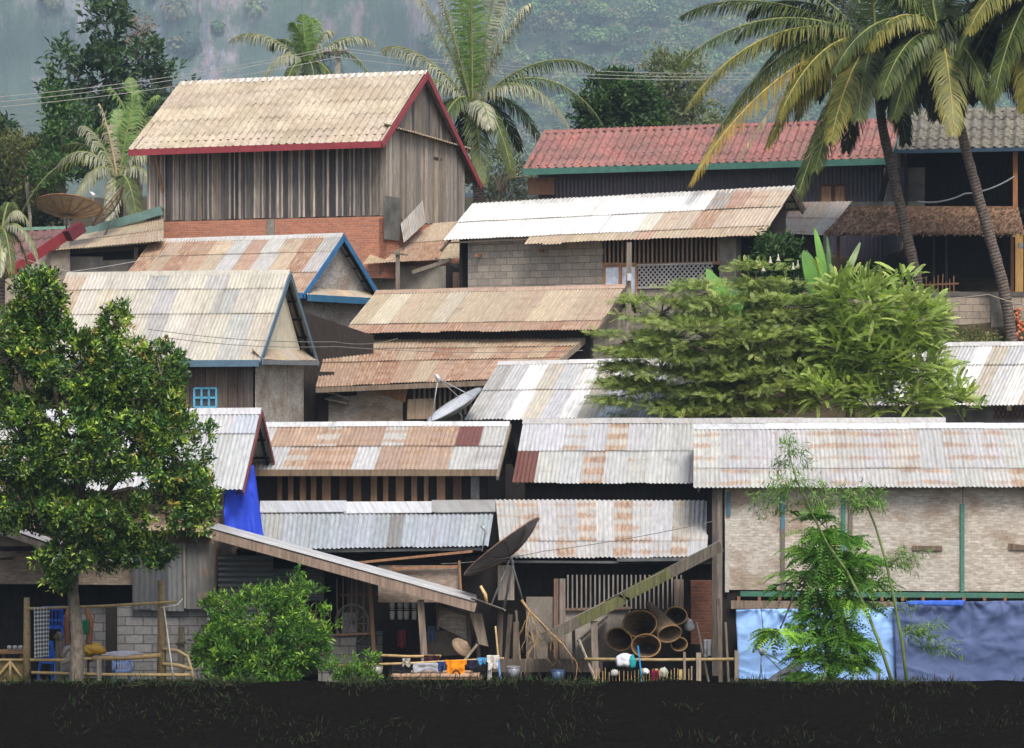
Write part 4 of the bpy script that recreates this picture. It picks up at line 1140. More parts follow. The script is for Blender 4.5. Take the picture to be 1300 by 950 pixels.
# roof structure above the dark part so the inside is shaded
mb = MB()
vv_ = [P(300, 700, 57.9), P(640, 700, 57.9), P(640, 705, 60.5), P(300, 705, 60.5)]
mb.add(vv_ + [q + UP * .05 for q in vv_], [(3, 2, 1, 0), (4, 5, 6, 7), (0, 1, 5, 4), (1, 2, 6, 5), (2, 3, 7, 6), (3, 0, 4, 7)], (.8, .8, .8)); mb.build('ceiling', M['wood_shaded'], S)

# right lower shed under the mossy beam
S2 = empty('mossy_beam_shed', P(800, 861, 56), 'open front shed under a mossy sloping beam roof, fish baskets inside', 'shed')
p0, p1 = P(690, 811, 54.9), P(930, 686, 54.9)
mb = MB()
seg = [(690, 811), (720, 797), (735, 789), (792, 760), (793, 757), (850, 727), (916, 693)]
for (xa, ya), (xb, yb) in zip(seg, seg[1:]):
    tn = (.50, .56, .26) if 730 < (xa + xb) / 2 < 850 else (.55, .52, .46)
    mb.beam(P(xa, ya, 54.9), P(xb, yb, 54.9), .08, .24, tn)
mb.build('beam', M['wood'], S2)
sheet_roof(P(914, 688, 54.86), P(914, 688, 56.4), P(688, 806, 54.86), P(688, 806, 56.4), ['ss', 'ss', 'ss'], wave=.09, amp=.01, ns=3, step=.01).build('roof', M['metal'], S2, solid=.012)
mb = MB(); panel(mb, flat_plane(57.9), rectp(flat_plane(57.9), 640, 706, 906, 880), .08); mb.build('wall', M['wood_shaded'], S2)
pw_ = flat_plane(57)
mb = MB(); panel(mb, pw_, rectp(pw_, 668, 758, 705, 850), .05, (.75, .72, .68)); mb.build('door', M['plaster'], S2)
mb = MB(); mb.beam(pw_.w(706, 860, .05), pw_.w(706, 735, .05), .1, .08, (.8, .55, .45)); mb.beam(pw_.w(714, 860, .05), pw_.w(714, 735, .05), .13, .08, (1.0, .9, .85)); mb.build('door_post', M['wood'], S2)
mb = MB(); panel(mb, pw_, rectp(pw_, 718, 774, 800, 840), .05, (1.1, 1.07, 1.05), .0); mb.build('wall', M['plaster'], S2)
mb = MB()
for i in range(26):
    x = 721 + i * 5.75
    if x > 870: break
    mb.beam(pw_.w(x, 773, .02), pw_.w(x, 730, .02), .035, .02, (random.uniform(.75, 1.05),) * 3)
mb.beam(pw_.w(716, 774, .05), pw_.w(800, 772, .05), .09, .05, (.7, .5, .42)); mb.build('slat_screen', M['wood'], S2)
mb = MB(); panel(mb, flat_plane(56.9), rectp(flat_plane(56.9), 856, 736, 868, 776), .04, (1, .85, .75)); mb.build('board', M['wood'], S2)
mb = MB(); panel(mb, pw_, rectp(pw_, 877, 738, 904, 818), .3, (.30, .27, .25)); mb.build('brick_pier', M['bricks'], S2)
mb = MB(); mb.beam(P(756, 861, 55), P(754, 789, 55), .16, .14, (.95, .85, .75)); mb.build('post', M['wood'], S2)
mb = MB(); mb.beam(P(733, 815, 56.8), P(772, 782, 56.8), .2, .05, (1, .95, .9)); mb.build('leaning_board', M['wood'], S2)
mb = MB(); mb.beam(P(625, 845, 56), P(765, 845, 56), .1, .28, (.55, .48, .42)); mb.build('low_beam', M['wood'], S2)
for x0, x1, ya in ((627, 640, 772), (650, 657, 790)):
    mb = MB(); mb.beam(P((x0 + x1) / 2, 865, 56.2), P((x0 + x1) / 2 + 2, ya, 56.2), (x1 - x0) / 60, .12, (.6, .5, .42)); mb.build('post', M['wood'], S2)
mb = MB(); panel(mb, flat_plane(56.6), rectp(flat_plane(56.6), 632, 718, 653, 762), .05, (1.8, 1.7, 1.6)); mb.build('hanging_panel', M['wood'], S2)
vv_ = [P(640, 716, 57.1), P(903, 716, 57.1), P(903, 720, 60.5), P(640, 720, 60.5)]
mb = MB(); mb.add(vv_ + [q + UP * .05 for q in vv_], [(3, 2, 1, 0), (4, 5, 6, 7), (0, 1, 5, 4), (1, 2, 6, 5), (2, 3, 7, 6), (3, 0, 4, 7)], (.8, .8, .8)); mb.build('ceiling', M['wood_shaded'], S2)

for x0, y0, x1, y1, w_, k in ((641, 868, 648, 780, .10, .5), (662, 868, 655, 775, .05, .7), (670, 868, 676, 800, .16, .4), (688, 868, 668, 770, .04, .9), (695, 868, 700, 812, .12, .55), (610, 868, 606, 812, .09, .5), (730, 868, 728, 800, .07, .6), (900, 868, 884, 790, .05, .6), (915, 868, 912, 760, .09, .45), (925, 868, 921, 790, .05, .6)):
    mb = MB(); mb.beam(P(x0, y0, 56.3), P(x1, y1, 56.5), w_, .03, (k * 1.2, k * 1.08, k * .95)); mb.build('leaning_board', M['wood'], S2)
# ================================================================ foliage tools
def unit(a):
    return a / np.maximum(np.linalg.norm(a, axis=-1, keepdims=True), 1e-9)

def leaf_quads(C, D, Nn, Ln, Wd, colr, curl=.12):
    """folded leaf: two quads sharing the midrib"""
    S = unit(np.cross(D, Nn)); Nn = unit(np.cross(S, D))
    L = Ln[:, None]; W = Wd[:, None]
    m = C + D * L * .45 + Nn * L * .05
    tip = C + D * L - Nn * L * curl
    V = np.stack([C, m + S * W / 2 + Nn * W * .12, tip, m - S * W / 2 + Nn * W * .12], 1).reshape(-1, 3)
    n = len(C)
    Fq = np.arange(n * 4).reshape(n, 4)
    return V, Fq, np.repeat(colr, 4, 0)

def crown_points(ells, n, rng, shell=.55, gap=.0, gsc=.8, gthr=-.15):
    """ells: (cx,cy,Y,rx,ry,depth_m) in photo pixels; points weighted to the outside of the union of lumps"""
    E = []
    for cx, cy, Y, rx, ry, rd in ells:
        c = P(cx, cy, Y); E.append((np.array(c), np.array([rx / F * Y, rd, ry / F * Y])))
    vol = np.array([e[1].prod() ** .8 for e in E]); vol /= vol.sum()
    out = []; outd = []
    while len(out) < n:
        k = rng.choice(len(E), p=vol)
        c, r = E[k]
        d = rng.normal(size=3); d /= np.linalg.norm(d)
        q = rng.random()
        rad = shell + (1 - shell) * q ** .6 if rng.random() < .8 else rng.random() ** .5
        rad *= 1 + .22 * mnoise.noise(Vector(d * 2.3) + Vector(c))
        p = c + d * r * rad
        if gap:
            g = mnoise.noise(Vector(p) * gsc)
            if g < gthr and rng.random() < gap: continue
        out.append(p); outd.append(d)
    return np.array(out), np.array(outd), E

def pick_cols(n, rng, cols, w=None, jit=.18):
    cols = np.array(cols); idx = rng.choice(len(cols), n, p=w)
    return cols[idx] * (1 + rng.uniform(-jit, jit, (n, 1)))

def limbs(name, base, E, pts, rng, r0, mat, parent, ntw=40, top=None, bend=.15, fork=.5):
    """tapered trunk, one limb to each lump of the crown and twigs out to the leaf clusters"""
    mb = MB()
    base = Vector(base)
    cs = [Vector(e[0]) for e in E]
    top = Vector(top) if top is not None else sum(cs, Vector()) / len(cs)
    mid = base.lerp(top, fork) + Vector((rng.uniform(-bend, bend), rng.uniform(-bend, bend), 0))
    tr = [base - UP * .2, base + UP * .1, base.lerp(mid, .5) + Vector((rng.uniform(-bend, bend) * .4, 0, 0)), mid, mid.lerp(top, .5), top]
    mb.tube(tr, [r0 * 1.35, r0 * 1.1, r0 * .95, r0 * .85, r0 * .65, r0 * .4], 9, wob=.10)
    for c in cs:
        s = mid.lerp(top, rng.uniform(0, .9))
        k = s.lerp(c, .5) + Vector(rng.uniform(-.2, .2, 3)) + UP * .1 * (c - s).length
        mb.tube([s, k, c], [r0 * .5, r0 * .35, r0 * .18], 6, wob=.1)
    if len(pts):
        for i in rng.choice(len(pts), min(ntw, len(pts)), replace=False):
            p = Vector(pts[i]); c = min(cs, key=lambda q: (q - p).length)
            k = c.lerp(p, .55) + Vector(rng.uniform(-.12, .12, 3))
            mb.tube([c, k, p], [r0 * .16, r0 * .1, r0 * .04], 4, cap=False)
    return mb.build(name, mat, parent)

def broad_tree(name, label, cat, base, ells, nc, per, L, W, cols, w, rng, r0=.15, spread=.3, up=.35, group=None, mat='leaf', gap=.0, gthr=-.1, gsc=.8, ntw=60, shell=.55, top=None, crown='foliage', fork=.5):
    pts, dirs, E = crown_points(ells, nc, rng, shell, gap, gsc, gthr)
    e = empty(name, base, label, cat, group)
    n = nc * per
    C = np.repeat(pts, per, 0); Dd = np.repeat(dirs, per, 0)
    D = unit(rng.normal(size=(n, 3)) * .75 + Dd * .7 + np.array([0, 0, up]))
    C = C + unit(rng.normal(size=(n, 3))) * (rng.random((n, 1)) ** .6) * spread
    Nn = unit(rng.normal(size=(n, 3)) * .45 + Dd * .35 + np.array([0, 0, .9]))
    Ln = L * rng.uniform(.5, 1.35, n); Wd = W * rng.uniform(.75, 1.2, n)
    # each cluster shares a hue so that the crown breaks into lighter and darker tufts
    base_c = np.repeat(pick_cols(nc, rng, cols, w, .22), per, 0)
    c = base_c * .6 + pick_cols(n, rng, cols, w, .25) * .4
    V, Fq, T = leaf_quads(C, D, Nn, Ln, Wd, c)
    np_obj(crown, V, Fq, T, M[mat], parent=e)
    limbs('trunk', base, E, pts, rng, r0, M['bark'], e, ntw, top=top, fork=fork)
    return e

def compound_leaves(C, D, Nn, Ln, pairs, ll, lw, colr, rng, fall=.15, droop=.25, fwd=.45):
    """pinnate leaves: leaflets in pairs along a drooping stalk"""
    n = len(C)
    S = unit(np.cross(D, Nn)); Nn = unit(np.cross(S, D))
    Vs = []; Ts = []
    for i in range(pairs):
        t = (i + .6) / pairs
        c = C + D * (Ln * t)[:, None] - np.array([0, 0, 1.]) * (Ln * t * t * droop)[:, None]
        pr = ll * math.sin(math.pi * (.18 + .72 * t)) 
        for sg in (-1, 1):
            d = unit(S * sg + D * fwd - np.array([0, 0, fall]) + rng.normal(size=(n, 3)) * .12)
            s2 = unit(np.cross(d, Nn))
            w = lw / 2
            tip = c + d * pr
            m = c + d * pr * .5
            Vs.append(np.stack([c, m + s2 * w, tip, m - s2 * w], 1)); Ts.append(colr * rng.uniform(.85, 1.15, (n, 1)))
    V = np.concatenate(Vs).reshape(-1, 3)
    T = np.repeat(np.concatenate(Ts), 4, 0)
    return V, np.arange(len(V)).reshape(-1, 4), T

# ================================================================ coconut palms
def frond_geo(C, tip, arch, rng, pairs=55, ll=.75, lw=.05, droop=.9, c0=(.09, .13, .03), c1=(.35, .30, .06), yellow=.3, out=.4, sidepull=None, gapp=.03, ragged=.15):
    C = np.array(C); tip = np.array(tip)
    up = np.array([0, 0, 1.])
    d = tip - C; L = np.linalg.norm(d)
    p1 = C + d * .30 + up * arch; p2 = C + d * .78 + up * arch * .85
    ts = np.linspace(0, 1, 15)[:, None]
    bz = (1 - ts) ** 3 * C + 3 * (1 - ts) ** 2 * ts * p1 + 3 * (1 - ts) * ts ** 2 * p2 + ts ** 3 * tip
    # leaflets
    t = np.linspace(.10, 1.0, pairs)[:, None]
    pos = (1 - t) ** 3 * C + 3 * (1 - t) ** 2 * t * p1 + 3 * (1 - t) * t ** 2 * p2 + t ** 3 * tip
    tan = unit(3 * (1 - t) ** 2 * (p1 - C) + 6 * (1 - t) * t * (p2 - p1) + 3 * t ** 2 * (tip - p2))
    side = np.cross(tan, up)
    sn = np.linalg.norm(side, axis=1, keepdims=True)
    side = np.where(sn < .25, np.cross(tan, np.array([.3, 1, 0])), side); side = unit(side)
    nrm = unit(np.cross(side, tan))
    Vs = []; Fs = []; Ts = []
    b = 0
    c0 = np.array(c0); c1 = np.array(c1)
    for sg in (-1, 1):
        prof = (np.sin(np.pi * (t * .86 + .12)) ** .55) * ll * rng.uniform(1 - ragged, 1.08, t.shape)
        dr = droop * rng.uniform(.7, 1.3, t.shape)
        d1 = unit(side * sg * rng.uniform(.7, 1.0, t.shape) + tan * (out + t * .5) + nrm * .15 - up * dr * .35 + rng.normal(size=pos.shape) * .06)
        d2 = unit(d1 * .75 - up * dr + rng.normal(size=pos.shape) * .08)
        w1 = unit(np.cross(d1, nrm)) * lw / 2
        m = pos + d1 * prof * .5; e = m + d2 * prof * .5
        keep = rng.random(len(t)) > gapp
        k = int(keep.sum())
        V = np.stack([pos - w1 * .7, pos + w1 * .7, m + w1, m - w1, e + w1 * .15, e - w1 * .15], 1)[keep]
        base = np.arange(k)[:, None] * 6 + b
        Fs.append(np.concatenate([base + np.array([0, 1, 2, 3]), base + np.array([3, 2, 4, 5])]))
        b += k * 6
        Vs.append(V.reshape(-1, 3))
        f = np.clip(t[keep] * yellow * 1.6 + rng.normal(size=(k, 1)) * .16, 0, 1)
        cc = (c0 * (1 - f) + c1 * f) * rng.uniform(.75, 1.25, (k, 1))
        ce = cc * (1 - .35) + c1 * .35
        T = np.stack([cc, cc, cc, cc, ce, ce], 1).reshape(-1, 3)
        Ts.append(T)
    return np.concatenate(Vs), np.concatenate(Fs), np.concatenate(Ts), bz

def palm(name, label, crown, tips, Y, trunk, r0, rng, group=None, ll=.8, nuts=True, lw=.06, pairs=70, extra=0, exr=120):
    """tips: list of (px, py, dY, arch, style)"""
    st = {'g': ((.055, .09, .028), (.22, .23, .05), .16), 'y': ((.085, .12, .03), (.36, .29, .06), .32), 'd': ((.40, .33, .25), (.60, .50, .40), .5),
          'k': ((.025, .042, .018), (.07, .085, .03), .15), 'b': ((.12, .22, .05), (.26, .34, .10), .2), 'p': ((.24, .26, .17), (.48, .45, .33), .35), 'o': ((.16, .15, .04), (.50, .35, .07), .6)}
    Cc = P(crown[0], crown[1], Y)
    tb = trunk[0]
    base = P(tb[0], tb[1], tb[2] if len(tb) > 2 else Y)
    e = empty(name, base, label, 'palm tree', group)
    mb = MB()
    pts = [P(q[0], q[1], q[2] if len(q) > 2 else Y) for q in trunk] + [Cc - UP * .1]
    # smooth the trunk
    sm = []
    for i in range(len(pts) - 1):
        p0 = pts[max(i - 1, 0)]; p1 = pts[i]; p2 = pts[i + 1]; p3 = pts[min(i + 2, len(pts) - 1)]
        for k in range(6):
            t = k / 6
            sm.append(.5 * ((2 * p1) + (p2 - p0) * t + (2 * p0 - 5 * p1 + 4 * p2 - p3) * t * t + (3 * p1 - p0 - 3 * p2 + p3) * t ** 3))
    sm.append(pts[-1])
    n = len(sm)
    rs = [r0 * (1.35 if i == 0 else 1.12 - .3 * i / n) * (1 + .05 * math.sin(i * 2.4)) for i in range(n)]
    mb.tube(sm, rs, 10, wob=.05); mb.build('trunk', M['palm'], e)
    tips = list(tips)
    for k in range(extra):
        a = k * 2.4 + .4; q = exr * rng.uniform(.6, 1.05)
        tips.append((crown[0] + math.cos(a) * q, crown[1] + 30 + 75 * rng.uniform(-.5, 1) , math.sin(a) * 1.5 + .9, rng.uniform(.7, 1.2), 'k'))
    for (tx, ty, dY, ar, sty) in tips:
        c0, c1, yl = st[sty]
        tipp = P(tx, ty, Y + dY)
        st0 = Vector(Cc) + Vector(((tx - crown[0]) / F * Y * .03, dY * .03, .1))
        V, Fq, T, bz = frond_geo(st0, tipp, ar, rng, pairs=pairs, ll=ll * (1 if sty != 'd' else .7), lw=lw, c0=c0, c1=c1, yellow=yl, droop=1.0 if sty not in 'dp' else 1.6, gapp=.04 if sty != 'd' else .25, ragged=.15 if sty != 'd' else .5)
        f = np_obj('frond', V, Fq, T, M['leaf'], parent=e)
        mr = MB(); m = len(bz); cc = {'d': (.5, .38, .24), 'y': (.42, .36, .10), 'o': (.5, .4, .12)}.get(sty, (.26, .28, .09))
        mr.tube([Vector(q) for q in bz], [.045 * (1 - .85 * i / m) + .004 for i in range(m)], 5, cc)
        mr.build('stalk', M['leaf'], f)
    if nuts:
        for k in range(nuts if isinstance(nuts, int) and nuts > 1 else 5):
            mb = MB(); a = k * 1.3; c = Cc + Vector((math.cos(a) * .28, math.sin(a) * .28, -.25 - .05 * (k % 2)))
            rr_ = .11
            mb.tube([c + UP * rr_ * q for q in (-1, -.8, -.3, .3, .8, 1)], [rr_ * .2, rr_ * .6, rr_ * .95, rr_ * .95, rr_ * .6, rr_ * .15], 8, (.16, .17, .05)); mb.build('coconut', M['leaf'], e)
    return e

rg = np.random.default_rng(21)
FP = 'coconut palms by the porch'
palm('coconut_palm', 'leaning coconut palm whose long yellowing fronds spread left over the red roof', (1112, 62), [
    (862, 84, -1.5, 1.6, 'g'), (866, 20, 1, 1.2, 'g'), (872, 138, -2.2, 1.9, 'y'), (905, -60, 1, 1.0, 'g'), (878, 232, -2.6, 1.6, 'o'), (892, 205, -1.6, 1.8, 'y'), (940, 200, -2, 1.2, 'd'), (925, 150, -1, 1.6, 'g'),
    (990, 148, -2.4, 1.4, 'y'), (1012, 150, -1.2, 1.0, 'y'), (1012, 252, -2.0, .9, 'g'), (1055, 178, -2.8, 1.0, 'y'), (1040, -80, 2, .8, 'k'), (1000, -20, 2, 1.0, 'k'), (985, 60, 2.4, 1.2, 'k'), (1075, 190, 1.5, .8, 'k'),
    (1090, 150, -2.6, .9, 'g'), (1160, 140, -2, .9, 'k'), (1205, 60, 1, 1.0, 'k'), (1170, -60, 1, .8, 'k'), (1100, -90, -1, .8, 'g'), (1000, 110, 0, 1.5, 'y'), (1150, 180, 1, .9, 'k'), (955, 110, -.6, 1.7, 'g'), (908, 175, -1.4, 1.9, 'g'), (900, 110, .4, 1.6, 'g'), (935, 50, .8, 1.3, 'k'), (975, 185, -1.8, 1.3, 'y'), (1035, 215, -2.3, .8, 'g'), (950, 20, 1.5, 1.2, 'k')],
    77.9, [(1168, 378), (1156, 320), (1143, 262), (1131, 208), (1119, 152)], .16, rg, group=FP, ll=1.05, pairs=120, lw=.048, extra=16)
palm('coconut_palm', 'coconut palm whose leaning trunk stands in front of the stained block wall', (1193, 55), [
    (1211, 168, -2.4, .9, 'y'), (1258, 138, -1.6, 1.0, 'g'), (1135, 150, -1.5, 1.1, 'g'), (1105, 60, -2, 1.2, 'y'), (1085, -10, -1, 1.0, 'g'), (1160, -90, 0, .6, 'g'), (1230, -80, 0, .6, 'g'), (1300, 40, -1, 1.1, 'g'), (1310, 120, .5, 1.1, 'k'),
    (1170, 130, 2, .8, 'k'), (1230, 130, 2, .9, 'k'), (1270, 90, 2.2, .9, 'k'), (1130, 100, 2, .9, 'k'), (1120, 120, -2.6, 1.1, 'g'), (1190, 150, 1.5, .7, 'k'), (1060, 90, -2.2, 1.5, 'g'), (1250, 20, 2, 1, 'k'), (1150, 10, 2, 1, 'k'), (1200, 120, 1.8, .7, 'k'), (1160, 95, 2.4, .8, 'k')],
    76.4, [(1286, 440), (1276, 375), (1262, 320), (1247, 268), (1232, 212), (1218, 158)], .16, rg, group=FP, ll=1.0, pairs=110, lw=.048, extra=18)
palm('coconut_palm', 'coconut palm mostly outside the frame, a few fronds reaching in at the top right edge', (1318, 0), [
    (1262, 125, -1.5, 1.0, 'g'), (1215, 70, -1, 1.2, 'g'), (1300, 140, -.5, .9, 'y'), (1200, 0, .6, 1.0, 'g'), (1240, -70, 1, .8, 'k'), (1340, 150, 1, .8, 'k'), (1400, 60, 0, 1, 'g'), (1240, 95, 1.6, 1.1, 'k'), (1280, 100, 1.6, .9, 'k'), (1230, 40, -2, 1.1, 'y')],
    75.5, [(1400, 460), (1370, 300), (1335, 120)], .18, rg, group=FP, ll=1.0, nuts=False, pairs=110, lw=.048, extra=8)
palm('coconut_palm', 'big coconut palm right behind the plank house with an upright green spear frond', (600, 138), [
    (590, -75, 0, .2, 'b'), (598, -40, -.6, .2, 'b'), (578, -50, .6, .3, 'b'), (528, -12, .8, .6, 'p'), (545, -40, -.4, .5, 'p'), (650, -30, .6, .5, 'p'), (640, -60, 0, .4, 'p'), (672, 5, -.5, .7, 'p'), (485, 62, .5, 1.0, 'p'), (497, 130, 0, 1.3, 'p'),
    (757, 90, .4, 1.3, 'g'), (765, 158, -.8, 1.9, 'g'), (722, 160, -1.5, 1.6, 'p'), (650, 222, -1.8, 1.3, 'g'), (612, 232, -2, .9, 'g'), (560, 168, -1.4, 1.0, 'g'), (622, 160, -2.6, .7, 'p'), (690, 190, 1.4, 1.4, 'g'), (660, 190, 1.8, 1.0, 'k'), (590, 190, 1.5, .7, 'k'), (540, 175, 1.5, 1.1, 'g')],
    93, [(610, 300), (608, 255), (604, 200)], .2, rg, ll=.9, pairs=55)
palm('coconut_palm', 'coconut palm peeping over the ridge of the plank house beside the power pole', (389, 88), [
    (292, 52, 0, 1.0, 'p'), (330, 110, -1, 1.2, 'p'), (345, 62, .8, 1.0, 'g'), (384, 20, 0, .2, 'b'), (398, 24, .3, .2, 'b'), (372, 30, -.4, .2, 'b'), (420, 40, .4, .6, 'p'), (478, 58, 0, 1.0, 'p'), (470, 98, -.8, 1.3, 'g'), (430, 120, -1, .9, 'g'), (400, 110, -1.6, .8, 'k'), (360, 120, -1.4, .9, 'g')],
    104, [(392, 190), (390, 140)], .18, rg, ll=.75, pairs=45)
palm('coconut_palm', 'low pale coconut palm left of the plank house behind the dish antennas', (150, 232), [
    (66, 222, -.5, 1.3, 'p'), (22, 284, -.8, 2.0, 'g'), (104, 160, .4, .6, 'p'), (126, 132, 0, .5, 'd'), (172, 122, .4, .3, 'b'), (196, 150, .6, .5, 'p'), (212, 205, 0, .9, 'p'), (205, 258, -.8, 1.2, 'p'), (92, 268, -1.6, 1.3, 'p'), (140, 285, -2, .9, 'p'), (175, 285, -2, 1.0, 'g'), (80, 190, 1, .9, 'g'), (150, 140, 1, .3, 'b')],
    91, [(152, 330), (151, 280)], .17, rg, ll=.75, pairs=50)
palm('coconut_palm', 'bright green palm top showing between the bushy tree and the plank roof', (170, 172), [(140, 112, 0, .4, 'b'), (200, 122, 0, .4, 'b'), (166, 100, .5, .2, 'b'), (215, 165, -.6, .8, 'g'), (120, 175, -.6, .9, 'g'), (185, 205, -1.2, .7, 'g')],
    100, [(172, 280), (171, 220)], .16, rg, ll=.7, pairs=40, nuts=False)
palm('coconut_palm', 'dusty feathery palm crown at the left edge above the red gable', (2, 300), [(48, 330, -.5, .8, 'p'), (42, 300, 0, .9, 'p'), (30, 275, 0, .5, 'p'), (-30, 290, 0, .8, 'p'), (15, 352, -.8, .7, 'g'), (40, 352, 0, .7, 'g'), (0, 350, -1, .5, 'p'), (12, 258, .3, .3, 'g')],
    73, [(0, 420), (1, 360)], .13, rg, ll=.45, pairs=50, nuts=False, lw=.035)

# ================================================================ trees behind the houses
BT = 'trees behind the houses'
G1 = [(.05, .10, .035), (.08, .14, .045), (.035, .07, .03), (.12, .18, .06)]
broad_tree('broadleaf_tree', 'tall large leaved tree with a pointed top at the upper left', 'tree', P(140, 330, 112), [(135, 30, 112, 26, 52, 1.5), (135, 100, 112, 36, 48, 1.8), (85, 85, 112, 28, 26, 1.2), (185, 90, 113, 30, 45, 1.3), (218, 108, 113, 24, 30, 1.2), (70, 118, 112, 20, 16, 1), (110, 170, 111, 50, 40, 1.8), (160, 150, 112, 50, 35, 1.8), (200, 150, 112, 35, 30, 1.4)],
           420, 14, .40, .20, [(.045, .09, .05), (.07, .12, .06), (.03, .06, .04), (.10, .16, .07)], None, np.random.default_rng(1), .2, .45, up=.1, group=BT, gap=.7)
broad_tree('dark_tree', 'dark round bushy tree at the left edge above the dish antennas', 'tree', P(15, 340, 106), [(5, 235, 106, 62, 55, 2.2), (60, 200, 106, 38, 30, 1.6), (-20, 170, 107, 40, 20, 1.5), (55, 262, 105, 30, 28, 1.5)],
           520, 16, .28, .16, [(.03, .06, .025), (.045, .085, .03), (.10, .12, .035), (.02, .045, .02)], None, np.random.default_rng(2), .22, .4, group=BT, gap=.4)
broad_tree('dead_tree_top', 'reddish brown leafless tree top beside the pointed tree', 'tree', P(178, 250, 118), [(178, 40, 118, 14, 24, .6), (172, 70, 118, 10, 20, .5)],
           40, 10, .22, .09, [(.22, .14, .11), (.3, .2, .15)], None, np.random.default_rng(3), .08, .35, group=BT)
broad_tree('mango_tree', 'round deep green tree behind the red roof', 'tree', P(790, 270, 108), [(785, 130, 108, 48, 38, 1.6), (812, 148, 108, 34, 34, 1.3), (760, 150, 108, 32, 30, 1.3), (790, 112, 108, 26, 20, 1)],
           460, 16, .30, .15, [(.035, .085, .025), (.05, .11, .03), (.09, .16, .04), (.025, .055, .02)], None, np.random.default_rng(4), .2, .35, group=BT, gap=.3)
broad_tree('pale_tree', 'sparse olive tree right behind the round deep green tree', 'tree', P(845, 280, 128), [(842, 92, 128, 26, 26, 1.2), (868, 110, 128, 28, 40, 1.4), (845, 140, 128, 30, 30, 1.2), (880, 150, 128, 40, 25, 1.5)],
           300, 12, .30, .14, [(.17, .22, .09), (.22, .25, .12), (.11, .16, .06), (.24, .22, .13)], None, np.random.default_rng(5), .16, .5, group=BT, gap=.5)
broad_tree('bushy_tree', 'bright green bushy tree behind the dish antennas', 'tree', P(90, 320, 100), [(85, 165, 100, 28, 42, 1.1), (70, 130, 100, 16, 22, .8), (105, 200, 100, 30, 25, 1.1), (60, 215, 99, 30, 20, 1)],
           240, 14, .24, .12, [(.07, .15, .04), (.10, .19, .05), (.05, .10, .03)], None, np.random.default_rng(6), .14, .35, group=BT, gap=.4)
broad_tree('yellow_bush', 'yellow green bush below the dark tree at the left edge', 'bush', P(40, 345, 96), [(40, 230, 102, 34, 30, 1), (20, 190, 102, 40, 18, 1)],
           160, 14, .2, .1, [(.15, .16, .05), (.11, .13, .04)], None, np.random.default_rng(7), .08, .35, group=BT, gap=.3)
broad_tree('grey_bush', 'pale bush between the big palm trunk and the red roof', 'bush', P(660, 290, 98), [(640, 215, 98, 30, 30, 1), (668, 232, 99, 26, 26, 1), (625, 240, 97, 20, 20, 1)],
           180, 12, .2, .08, [(.14, .17, .10), (.10, .13, .07), (.18, .19, .13)], None, np.random.default_rng(8), .06, .4, group=BT, gap=.4)
mb = MB()   # bare pale twigs
for k in range(7):
    mb.tube([P(637, 252, 92), P(640 + k * 3 - 12, 232 - abs(k - 3) * 2, 92), P(625 + k * 8, 205 + abs(k - 3) * 6, 92)], [.04, .025, .01], 4, (2.2, 2.1, 2))
tag(mb.build('bare_shrub', M['bark']), 'leafless pale branching shrub beside the big palm trunk', 'shrub')

# ================================================================ far hill: forest slope and cliff
HK = 4.0   # the hill stands about 1.3 km away
def KS(x, y, z): return (x * HK, y * HK, CZ + (z - CZ) * HK)
def hill_z(x, y):
    base = 30 + max(0, y - 318) * .52
    return base + 5 * mnoise.noise(Vector((x * .018, y * .018, 2))) + 2.0 * mnoise.noise(Vector((x * .06, y * .06, 5)))
def hill_mat():
    b = NB('hillside_undergrowth')
    n = b.noise(b.ob, .25, 8, .7)
    c = b.mix(b.ramp(n, .35, .65), (.03, .05, .025, 1), (.07, .09, .045, 1))
    b.l(c, b.b.inputs['Base Color']); b.b.inputs['Roughness'].default_value = 1
    b.bump(n, 1, 1)
    return b.m
gx = np.linspace(-170, 190, 91); gy = np.linspace(300, 420, 42)
V = [KS(x, y, hill_z(x, y)) for y in gy for x in gx]; nx = len(gx)
Fq = [(j * nx + i, j * nx + i + 1, (j + 1) * nx + i + 1, (j + 1) * nx + i) for j in range(len(gy) - 1) for i in range(nx - 1)]
np_obj('hillside', V, Fq, np.ones((len(V), 3)), hill_mat(), kind='structure', smooth=True)
# cliff: an uneven wall of limestone ribs standing in front of the slope on the left
rc = np.random.default_rng(5)
cx_ = np.linspace(-150, 12, 260); cz_ = np.linspace(6, 96, 110)
V = []
for z in cz_:
    for x in cx_:
        rib = 3.5 * mnoise.noise(Vector((x * .10, z * .012, 0))) + 1.6 * mnoise.noise(Vector((x * .35, z * .03, 4))) + .7 * mnoise.noise(Vector((x * .9, z * .15, 8)))
        led = 2.2 * mnoise.noise(Vector((x * .04, z * .10, 9)))
        edge = max(0, x + 22) ** 1.35 * .9
        V.append(KS(x, 338 + rib + led + (z - 8) * .10 + edge, z))
nx = len(cx_)
Fq = [(j * nx + i, j * nx + i + 1, (j + 1) * nx + i + 1, (j + 1) * nx + i) for j in range(len(cz_) - 1) for i in range(nx - 1)]
np_obj('cliff', V, Fq, np.ones((len(V), 3)), M['cliff'], kind='structure', smooth=True)

